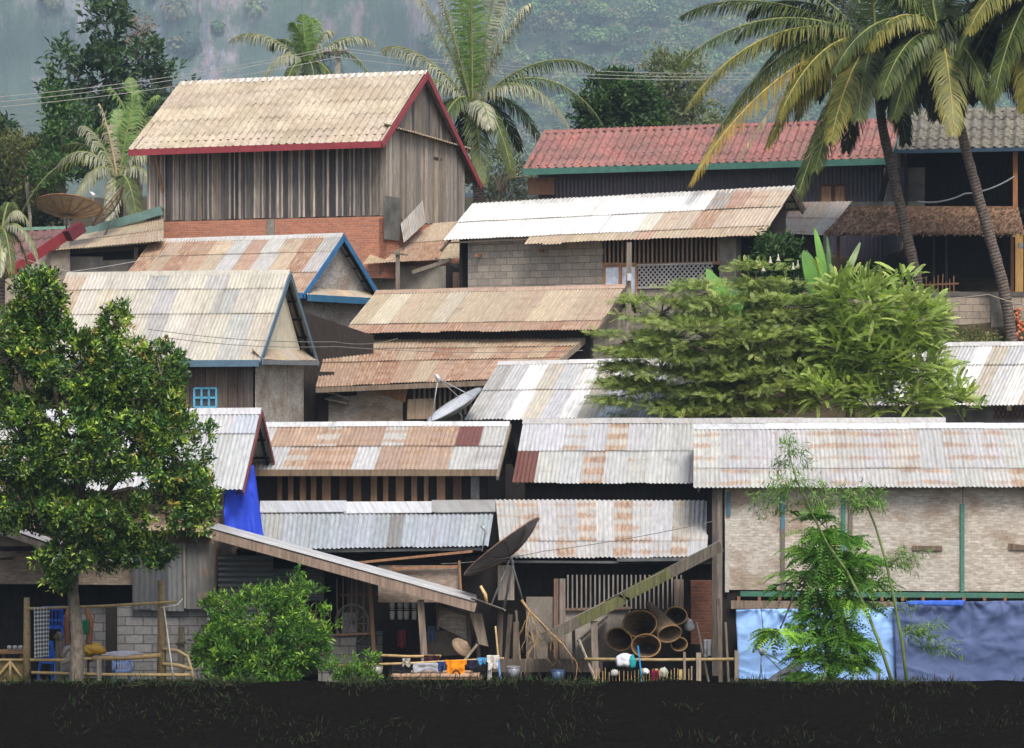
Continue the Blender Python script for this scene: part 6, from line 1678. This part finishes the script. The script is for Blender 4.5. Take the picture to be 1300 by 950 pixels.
def chair(name, label, base, rz, tint, sc=1.0, group=None):
    e = empty(name, base, label, 'chair', group)
    b = Vector(base); c_, s_ = math.cos(rz), math.sin(rz)
    def q(x, y, z): return b + Vector((x * c_ - y * s_, x * s_ + y * c_, z)) * sc
    for sx in (-1, 1):
        for sy in (-1, 1):
            mb = MB(); mb.beam(q(sx * .24, sy * .24, 0), q(sx * .2, sy * .19, .43), .05, .035, tint, taper=1.1); mb.build('leg', M['plastic'], e)
    mb = MB(); ax, ay = (q(1, 0, 0) - q(0, 0, 0)) / sc, (q(0, 1, 0) - q(0, 0, 0)) / sc
    mb.box(q(0, 0, .43), ax * .22 * sc, ay * .22 * sc, UP * .018 * sc, tint); mb.build('seat', M['plastic'], e)
    mb = MB()
    for k in range(5): mb.beam(q(-.15 + k * .075, .22 + .0, .47), q(-.15 + k * .075, .28, .82), .03, .015, tint)
    for sx in (-1, 1): mb.beam(q(sx * .21, .21, .43), q(sx * .2, .30, .86), .05, .035, tint)
    mb.beam(q(-.22, .30, .86), q(.22, .30, .86), .035, .09, tint); mb.beam(q(-.19, .25, .6), q(.19, .25, .6), .02, .04, tint); mb.build('backrest', M['plastic'], e)
    for sx in (-1, 1):
        mb = MB(); mb.tube([q(sx * .23, .24, .66), q(sx * .26, 0, .66), q(sx * .25, -.2, .62), q(sx * .23, -.22, .43)], .022 * sc, 6, tint); mb.build('armrest', M['plastic'], e)
    return e
zg0 = 1.25
chair('plastic_chair', 'dark blue plastic chair standing upside on a table behind the towel', P(66, 822, 54.6), math.pi + .2, (.015, .09, .50))
chair('plastic_chair', 'mid blue plastic chair next to the tree trunk, half behind the towel', P(68, 866, 54.2), math.pi - .5, (.03, .18, .72))
chair('plastic_chair', 'pale blue plastic chair by the block wall beyond the fence', P(155, 872, 54.6), .3, (.30, .42, .72), .8)
e = empty('wooden_chair', P(100, 866, 54.8), 'curved brown wooden chair behind the trunk of the big tree', 'chair')
mb = MB()
for sg in (-1, 1):
    mb.tube([P(99 + sg * 11, 772, 54.8), P(99 + sg * 16, 790, 54.8), P(99 + sg * 14, 815, 54.7), P(99 + sg * 17, 840, 54.7)], [.05, .08, .07, .05], 7, (.9, .62, .42))
mb.build('armrest', M['wood_raw'], e)
mb = MB(); mb.beam(P(84, 835, 54.8), P(116, 835, 54.8), .4, .06, (.8, .6, .42)); mb.build('seat', M['wood_raw'], e)
for x in (87, 112):
    mb = MB(); mb.beam(P(x, 868, 54.8), P(x, 836, 54.8), .05, .05, (.8, .6, .42)); mb.build('leg', M['wood_raw'], e)
mb, vs, fs, uv = cloth_grid(P(103, 788, 54.65), P(113, 786, 54.65), P(104, 805, 54.65), P(112, 806, 54.65), 6, 8, lambda u, v: .02 * math.sin(u * 9), Vector((0, -1, 0)))
mb.add(vs, fs, (.02, .25, .12), uv, True); tag(mb.build('cloth', M['cloth'], solid=.003), 'small green cloth on the curved wooden chair', 'cloth')
mb, vs, fs, uv = cloth_grid(P(43, 771, 52.9), P(63, 770, 52.9), P(44, 836, 52.85), P(62, 834, 52.85), 16, 24, lambda u, v: .03 * math.sin(u * 14 + v) * (.3 + v) + .02 * mnoise.noise(Vector((u * 3, v * 4, 0))), Vector((0, -1, 0)))
mb.add(vs, fs, (1, 1, 1), uv, True); tag(mb.build('towel', M['towel'], solid=.003), 'black and white checked towel hanging on the bamboo rail', 'towel')
def blob(name, label, cat, c, rx, ry, rz, tint, mat='cloth', seed=0, n=14):
    mb = MB(); vs = []
    for j in range(n + 1):
        for i in range(n * 2):
            a = math.pi * j / n; b = math.pi * i / n
            d = Vector((math.sin(a) * math.cos(b), math.sin(a) * math.sin(b), math.cos(a)))
            k = 1 + .35 * mnoise.noise(d * 2 + Vector((seed, 0, 0))) + .15 * mnoise.noise(d * 6 + Vector((seed, 3, 0)))
            vs.append(c + Vector((d.x * rx, d.y * ry, max(-.6, d.z) * rz)) * k)
    m = n * 2
    fs = [(j * m + i, j * m + (i + 1) % m, (j + 1) * m + (i + 1) % m, (j + 1) * m + i) for j in range(n) for i in range(m)]
    mb.add(vs, fs, tint, None, True)
    return tag(mb.build(name, M[mat]), label, cat)
blob('sack', 'crumpled yellow plastic sack at the foot of the big tree', 'sack', P(120, 826, 54.2), .24, .2, .14, (.62, .34, .02), 'plastic', 1)
blob('cloth_heap', 'heap of grey rags on the fence beside the trunk', 'cloth', P(90, 845, 53.4), .22, .18, .28, (.42, .39, .34), 'cloth', 2)
mb = MB(); mb.tube([P(80, 834, 52.9), P(84, 824, 52.9), P(90, 821, 52.9), P(94, 828, 52.9), P(88, 838, 52.9), P(78, 843, 52.9)], [.05, .06, .06, .06, .05, .03], 8, (.40, .36, .30)); tag(mb.build('rag', M['cloth']), 'twisted grey rag knotted round the rail by the trunk', 'rag')
blob('cloth_heap', 'pale lilac washing lying on the thick rail', 'cloth', P(155, 831, 53.0), .42, .12, .07, (.62, .60, .66), 'cloth', 3)
mb = MB(); mb.beam(P(-20, 828, 56), P(32, 827, 56), .5, .05, (1, .8, .6)); mb.beam(P(5, 868, 56), P(5, 830, 56), .08, .08, (1, .8, .6)); mb.beam(P(28, 868, 56), P(28, 830, 56), .08, .08, (1, .8, .6)); tag(mb.build('table', M['wood_raw']), 'dark wooden table under the porch at far left', 'table')
for k, x in enumerate((12, 19, 26)):
    mb = MB(); q = P(x, 826, 55.9); mb.tube([q, q + UP * .08, q + UP * .11], [.045, .055, .04], 10, (.30, .30, .30)); tag(mb.build('cup', M['plastic']), ['leftmost pale cup on the dark table', 'middle pale cup on the dark table', 'rightmost pale cup on the dark table'][k], 'cup', 'cups on the dark table')

# ================================================================ middle yard
e = empty('wheel', P(447, 806, 56.75), 'grey spoked wheel leaning behind the upright slats', 'wheel')
mb = MB(); mb.tube([P(447, 792, 56.75) + Vector((math.cos(a) * .36, 0, math.sin(a) * .42)) for a in np.linspace(0, 2 * math.pi, 33)], .035, 7, (.9, .9, .9), cap=False); mb.build('tyre', M['steel'], e)
mb = MB()
for k in range(12):
    a = k * math.pi / 6; mb.tube([P(447, 792, 56.75), P(447, 792, 56.75) + Vector((math.cos(a) * .36, 0, math.sin(a) * .42))], .008, 4, (1.5, 1.5, 1.5))
mb.build('spokes', M['steel'], e)
mb = MB(); panel(mb, flat_plane(56.85), rectp(flat_plane(56.85), 434, 778, 452, 804), .02, (.95, .97, 1.0)); tag(mb.build('sheet_panel', M['dish']), 'pale flat panel behind the spoked wheel', 'panel')
k = 0
cup0 = None
words = ['leftmost', 'second', 'third', 'rightmost']
for row, y in (('upper', 769), ('lower', 783)):
    for i, x in enumerate((498, 508, 516, 526)):
        h = .07 if y < 775 else .13
        if cup0 is None:
            mb = MB(); q = P(x, y, 56.4); mb.tube([q - UP * .06, q + UP * .02, q + UP * .06], [.05, .06, .055], 10, (.55, .53, .48)); o = mb.build('cup', M['plastic']); cup0 = o; base_o = o.location.copy()
        else:
            o = cup0.copy(); col.objects.link(o); o.location = base_o + (P(x, y, 56.4) - P(498, 769, 56.4)); o.scale = (1, 1, h / .07)
        tag(o, '%s cup in the %s row hanging in the dark kitchen' % (words[i], row), 'cup', 'cups hanging in the kitchen')
mb = MB(); mb.beam(P(494, 789, 56.4), P(531, 789, 56.4), .12, .03, (1, .8, .7)); mb.beam(P(494, 775, 56.4), P(531, 775, 56.4), .12, .02, (1, .8, .7))
tag(mb.build('shelf', M['wood_shaded']), 'narrow dark shelf carrying the small kitchen cups', 'shelf')

# laundry poles
def pole(name, label, a, b, r, mat='bamboo', tint=(1.1, 1, .8), cat='pole'):
    mb = MB(); mb.tube([a, a.lerp(b, .5) - UP * .02, b], [r, r * .95, r * .85], 7, tint, wob=.04); return tag(mb.build(name, M[mat]), label, cat)
pole('laundry_pole', 'long bamboo pole carrying the washing', P(408, 846, 53.6), P(640, 836, 53.6), .03)
pole('laundry_pole', 'upper bamboo pole behind the washing', P(478, 832, 54.6), P(560, 833, 54.6), .035)
pole('laundry_post', 'slanted pale pole holding up the right end of the washing', P(637, 880, 53.5), P(629, 795, 53.6), .022)
mb = MB(); mb.beam(P(637, 880, 53.4), P(633, 838, 53.4), .04, .04, (.16, .3, .6)); tag(mb.build('stick', M['plastic']), 'blue stick at the right end of the washing', 'stick')
def garment(name, label, cat, x0, x1, y0, y1, Y, tint, seed, hem=3, amp=.04, nu=14, nv=14, shape=None, skew=0):
    a, b, c, d = P(x0, y0, Y), P(x1, y0, Y), P(x0 + skew, y1, Y), P(x1 + skew, y1, Y)
    rr_ = random.Random(seed); f1, f2, ph = rr_.uniform(8, 14), rr_.uniform(18, 26), rr_.uniform(0, 6)
    fn = lambda u, v: (math.sin(u * f1 + ph) * amp + math.sin(u * f2) * amp * .4) * (.35 + .65 * v) + .03 * mnoise.noise(Vector((u * 3, v * 3, seed)))
    mb = MB(); vs = []; uv = []; n = Vector((0, -1, 0))
    for j in range(nv + 1):
        for i in range(nu + 1):
            u, v = i / nu, j / nv
            vv = v * (1 + hem / (y1 - y0) * .5 * math.sin(u * 7 + ph))
            uu = u
            if shape: uu = .5 + (u - .5) * shape(v)
            p = a.lerp(b, uu).lerp(c.lerp(d, uu), vv) + n * fn(u, v)
            vs.append(p); uv.append((u * (b - a).length, v * (c - a).length))
    fs = [(j * (nu + 1) + i, j * (nu + 1) + i + 1, (j + 1) * (nu + 1) + i + 1, (j + 1) * (nu + 1) + i) for j in range(nv) for i in range(nu)]
    mb.add(vs, fs, tint, uv, True)
    return tag(mb.build(name, M['cloth'], solid=.004), label, cat, 'washing on the poles')
Yl = 53.55
garment('shirt', 'bright orange shirt on the washing pole', 'shirt', 566, 591, 838, 857, Yl, (.90, .32, .01), 1, hem=2, amp=.03, shape=lambda v: 1.12 if v < .3 else .92)
mb = MB(); mb.tube([P(574 + k * 1.0, 856 - 4.5 * math.sin(k / 10 * math.pi), Yl - .09) for k in range(11)], .02, 5, (.06, .03, .02)); tag(mb.build('neckband', M['cloth'], ), 'dark neckband of the orange shirt', 'neckband')
garment('towel', 'light grey towel on the washing pole', 'towel', 524, 556, 842, 853, Yl, (.42, .44, .48), 2, hem=3)
garment('trousers', 'black trousers hanging at the left end of the washing', 'trousers', 497, 522, 844, 856, Yl, (.015, .015, .02), 3)
garment('cloth', 'off white scrap of cloth above the black trousers', 'cloth', 511, 521, 836, 846, Yl - .05, (.45, .42, .36), 4)
garment('shorts', 'navy shorts right of the grey towel', 'shorts', 555, 566, 840, 852, Yl, (.03, .06, .2), 5)
garment('skirt', 'dark maroon cloth on the upper pole', 'cloth', 538, 558, 832, 842, 54.5, (.05, .012, .02), 6)
garment('trousers', 'dark navy trousers on the pole right of the orange shirt', 'trousers', 591, 606, 838, 850, Yl, (.02, .02, .05), 7)
garment('cloth', 'sky blue cloth at the right of the washing', 'cloth', 606, 620, 835, 843, Yl, (.10, .36, .66), 8, shape=lambda v: 1.1 - .5 * v)
garment('shirt', 'cream white shirt at the right end of the washing', 'shirt', 618, 634, 832, 850, Yl - .05, (.75, .72, .66), 9, skew=0, shape=lambda v: 1 if v < .5 else .8)
garment('cloth', 'narrow white cloth strip hanging low beside the cream shirt', 'cloth', 619, 624, 843, 866, Yl - .02, (.75, .73, .68), 10)
garment('trousers', 'charcoal trousers hanging behind the sky blue cloth', 'trousers', 600, 616, 840, 856, Yl + .2, (.05, .05, .055), 12)
e = empty('straw_hat', P(585, 832, 55), 'brown woven conical hat lying behind the orange shirt', 'hat')
mb = MB(); ax = Vector((.6, -.5, .65)).normalized(); c0 = P(586, 822, 55); mb.tube([c0 + ax * .2, c0 + ax * .02, c0 - ax * .02], [.01, .24, .25], 16, (.9, .7, .5)); mb.build('crown', M['woven_dark'], e)
mb = MB(); mb.beam(P(590, 838, 54.8), P(606, 818, 54.8), .07, .05, (1.4, 1.25, 1)); tag(mb.build('board', M['wood']), 'pale stick leaning against the conical hat', 'stick')
e = empty('plank_deck', P(555, 872, 53.2), 'low deck of pale planks under the washing', 'deck')
mb = MB()
for k in range(9):
    a = P(502 + k * 12.5, 858.5, 53.2); mb.beam(a, a + Vector((.04, .9, 0)), .185, .03, (random.uniform(1.2, 1.9),) * 3)
mb.build('deck_boards', M['wood_raw'], e)
mb = MB(); mb.beam(P(500, 861, 53.25), P(612, 861, 53.25), .06, .06, (.8, .7, .6)); mb.build('edge_beam', M['wood_raw'], e)
mb = MB(); rr_ = random.Random(4)
def twig(p, d, L, r, lv):
    q = p; pts = [p]
    for k in range(4):
        d = (d + Vector((rr_.uniform(-.35, .35), rr_.uniform(-.3, .3), rr_.uniform(-.35, .2)))).normalized(); q = q + d * L / 4; pts.append(q)
        if lv and rr_.random() < .8: twig(q, (d + Vector((rr_.uniform(-1, 1), rr_.uniform(-.5, .5), rr_.uniform(-1, .5)))).normalized(), L * .55, r * .55, lv - 1)
    mb.tube(pts, [r * (1 - .2 * i) for i in range(5)], 5, (.95, .8, .6), cap=False)
twig(P(662, 762, 55), Vector((.75, 0, -.65)), 1.2, .035, 3); twig(P(668, 772, 55.1), Vector((.3, 0, -1)), .9, .02, 2); twig(P(715, 800, 55.1), Vector((-1, 0, -.5)), .8, .02, 2)
tag(mb.build('dry_branch', M['bamboo']), 'tangled dry branch hanging between the two sloping beams', 'branch')
mb = MB(); mb.tube([P(618, 765, 54.8), P(616, 755, 54.8), P(610, 744, 54.8)], [.03, .04, .03], 6, (1.8, 1.6, 1.3)); tag(mb.build('peg', M['bamboo']), 'pale curved stick poking up from the beam roof end', 'stick')

# ================================================================ right yard: fish baskets, bamboo screen
def basket(label, cx_, cy_, Y, rpx, L, dirv, tint):
    c = P(cx_, cy_, Y); r = rpx / F * Y; e = empty('fish_basket', c - UP * r, label, 'basket', 'cone shaped woven fish baskets')
    n = Vector(dirv).normalized(); x = n.cross(UP).normalized(); y = x.cross(n); mb = MB(); N = 28; K = 9; vs = []; uv = []
    for k in range(K + 1):
        t = k / K; rr_ = r * (1 - .80 * t ** 1.15)
        for i in range(N):
            a = 2 * math.pi * i / N; q = 1 + .03 * math.sin(a * 3 + k)
            vs.append(c - n * (L * t) + x * (rr_ * math.cos(a) * q * 1.08) + y * (rr_ * math.sin(a) * q * .86)); uv.append((i / N * 2.2, t * L))
    fs = [(k * N + i, k * N + (i + 1) % N, (k + 1) * N + (i + 1) % N, (k + 1) * N + i) for k in range(K) for i in range(N)]
    mb.add(vs, fs, tint, uv, True); mb.build('body', M['woven_dark'], e, solid=.012)
    mb = MB(); mb.tube([c + x * (r * 1.08 * math.cos(a)) + y * (r * .86 * math.sin(a)) for a in np.linspace(0, 2 * math.pi, 33)], .017, 6, (.85, .66, .46), cap=False); mb.build('rim', M['bamboo'], e)
basket('round mouthed basket at the top left of the basket pile', 812, 792, 55.9, 20, 1.1, (-.15, -.9, .30), (0.62, 0.45, 0.31))
basket('lower middle basket of the pile behind the blue stick', 820, 820, 55.7, 17, 1.0, (-.1, -.9, .15), (0.65, 0.48, 0.33))
basket('right basket of the pile leaning with its long side showing', 850, 805, 55.8, 15, 1.2, (.30, -.75, -.45), (0.68, 0.52, 0.36))
basket('dark basket at the lower left of the pile', 786, 812, 56.0, 17, 1.0, (-.5, -.85, -.1), (0.39, 0.29, 0.21))
basket('basket at the upper right of the pile under the slats', 858, 782, 56.2, 13, .9, (-.1, -.9, .1), (0.45, 0.36, 0.26))
basket('flattened basket at the lower right edge of the pile', 862, 818, 56.2, 10, .8, (.2, -.9, .1), (0.78, 0.59, 0.39))
e = empty('rail_fence', P(840, 872, 54), 'low rail fence with short posts in front of the fish baskets', 'fence')
mb = MB(); mb.tube([P(742, 837, 54), P(840, 838, 54), P(938, 837, 54)], .035, 7, (.9, .85, .7)); mb.build('rail', M['bamboo'], e)
for x, y, w_ in ((869, 828, .05), (887, 829, .1), (935, 826, .08), (878, 846, .03)):
    mb = MB(); mb.beam(P(x, 876, 53.95), P(x, y, 53.95), w_, .05, (1.35, 1.2, 1.0)); mb.build('post', M['wood'], e)
mb = MB(); mb.beam(P(757, 866, 53.9), P(735, 812, 54.2), .035, .035, (1.5, 1.4, 1.2)); mb.build('brace', M['wood'], e)
e = empty('slat_screen', P(825, 876, 53.6), 'low screen of upright bamboo slats at the bottom right of the washing', 'screen')
mb = MB(); x = 752
while x < 876:
    w_ = random.uniform(2.5, 5); mb.beam(P(x + w_ / 2, 880, 53.6), P(x + w_ / 2 + random.uniform(-.5, .5), 851 + random.uniform(-3, 3), 53.6), w_ / F * 53.6, .012, (random.uniform(1.1, 1.5), random.uniform(1.0, 1.3), random.uniform(.85, 1.05))); x += w_ + .6
mb.build('slats', M['bamboo'], e)
mb = MB(); mb.beam(P(815.5, 868, 53.4), P(809.5 + .5, 820, 53.4), .03, .03, (.02, .30, .60)); tag(mb.build('pipe', M['plastic']), 'bright blue pipe standing in front of the fish baskets', 'pipe')
blob('cloth_heap', 'white and teal bundle of cloth on the slat screen', 'cloth', P(794, 840, 53.6), .19, .12, .17, (.80, .80, .84), 'cloth', 7)
blob('cloth', 'teal cloth tucked beside the white bundle', 'cloth', P(803, 842, 53.5), .07, .07, .17, (.03, .40, .42), 'cloth', 8)
blob('cup', 'white bowl on the slat screen right of the blue pipe', 'bowl', P(820, 853, 53.5), .07, .07, .07, (.75, .75, .75), 'plastic', 9)
blob('cloth', 'grey bowl shaped rag at the left of the slat screen', 'rag', P(780, 855, 53.5), .08, .06, .08, (.5, .48, .45), 'cloth', 10)
blob('bag', 'pale bag behind the right end of the slat screen', 'bag', P(842, 855, 53.7), .10, .07, .12, (.5, .5, .42), 'cloth', 11)
garment('cloth', 'maroon cloth hung over the slat screen', 'cloth', 827, 836, 851, 872, 53.5, (.22, .01, .04), 11)
mb = MB()
blob('bag', 'grey plastic bag hanging by the brick pier', 'bag', P(875, 795, 56.4), .10, .06, .16, (.22, .23, .25), 'plastic', 12)
pole('stake', 'thin stake at the foot of the slender tree', P(1117, 880, 54.5), P(1116, 852, 54.5), .03, 'wood', (.9, .6, .5), 'stake')
mb = MB(); mb.tube([P(966, 770, 56.9), P(969, 800, 56.85), P(966, 840, 56.8), P(968, 868, 56.8)], .008, 4, (.1, .1, .15)); tag(mb.build('cord', M['wire']), 'dark cord hanging down the sky blue tarpaulin', 'cord')

for k, (x, y, tn, lb) in enumerate(((652, 852, (.25, .26, .28), 'small grey bucket under the messy boards'), (708, 856, (.10, .16, .30), 'dull blue bucket by the grey door'), (478, 850, (.30, .28, .24), 'tan bucket by the low block wall'))):
    e = empty('bucket', P(x, y + 10, 55.6), lb, 'bucket'); q = P(x, y + 10, 55.6)
    mb = MB(); mb.tube([q, q + UP * .26], [.11, .15], 14, tn); mb.build('body', M['plastic'], e)
    mb = MB(); mb.tube([q + UP * .26 + Vector((math.cos(a) * .15, math.sin(a) * .15, 0)) for a in np.linspace(0, 2 * math.pi, 17)], .010, 5, tuple(c * 1.3 for c in tn), cap=False); mb.build('rim', M['plastic'], e)
garment('cloth', 'dark red cloth hanging in the shade left of the kitchen post', 'cloth', 505, 515, 800, 822, 56.3, (.16, .03, .03), 21)
garment('shirt', 'faded blue shirt hanging in the shade right of the kitchen post', 'shirt', 543, 553, 795, 815, 56.3, (.10, .15, .25), 22)
garment('cloth', 'grey rag hanging in the shade beside the brick pier', 'cloth', 893, 903, 812, 834, 56.1, (.28, .28, .29), 23)
# ================================================================ camera, light
cam = bpy.data.cameras.new('camera'); co = link(bpy.data.objects.new('camera', cam))
co.location = (0, 0, CZ); co.rotation_euler = (R(90), 0, 0)
cam.sensor_width = 36; cam.lens = 36 * F / 1300; cam.clip_end = 6000; cam.clip_start = .5
sc = bpy.context.scene
sc.camera = co
w = bpy.data.worlds.new('World'); sc.world = w; w.use_nodes = True
nt = w.node_tree; bg = nt.nodes['Background']
sky = nt.nodes.new('ShaderNodeTexSky'); sky.sky_type = 'NISHITA'; sky.sun_disc = False
SUN_EL, SUN_AZ = R(54), R(162)     # compass bearing of the sun, +Y is north
sky.sun_elevation = SUN_EL; sky.sun_rotation = SUN_AZ
sky.dust_density = 4; sky.air_density = 1.0
nt.links.new(sky.outputs[0], bg.inputs[0]); bg.inputs[1].default_value = .15
sl = bpy.data.lights.new('sun', 'SUN'); sl.energy = 2.5; sl.angle = R(22); sl.color = (1, .975, .94)
so = link(bpy.data.objects.new('sun', sl))
d = Vector((math.sin(SUN_AZ) * math.cos(SUN_EL), math.cos(SUN_AZ) * math.cos(SUN_EL), math.sin(SUN_EL)))
so.rotation_euler = d.to_track_quat('Z', 'Y').to_euler()
so.location = d * 60
vs = sc.view_settings; vs.view_transform = 'Standard'; vs.look = 'None'; vs.gamma = 1; vs.use_curve_mapping = False; vs.exposure = EXPO
cy = sc.cycles
cy.max_bounces = 6; cy.diffuse_bounces = 3; cy.glossy_bounces = 2; cy.transmission_bounces = 3; cy.transparent_max_bounces = 6; cy.volume_bounces = 0
cy.use_denoising = True; cy.denoiser = 'OPENIMAGEDENOISE'
cy.use_adaptive_sampling = True; cy.adaptive_threshold = .02
cy.sample_clamp_indirect = 4
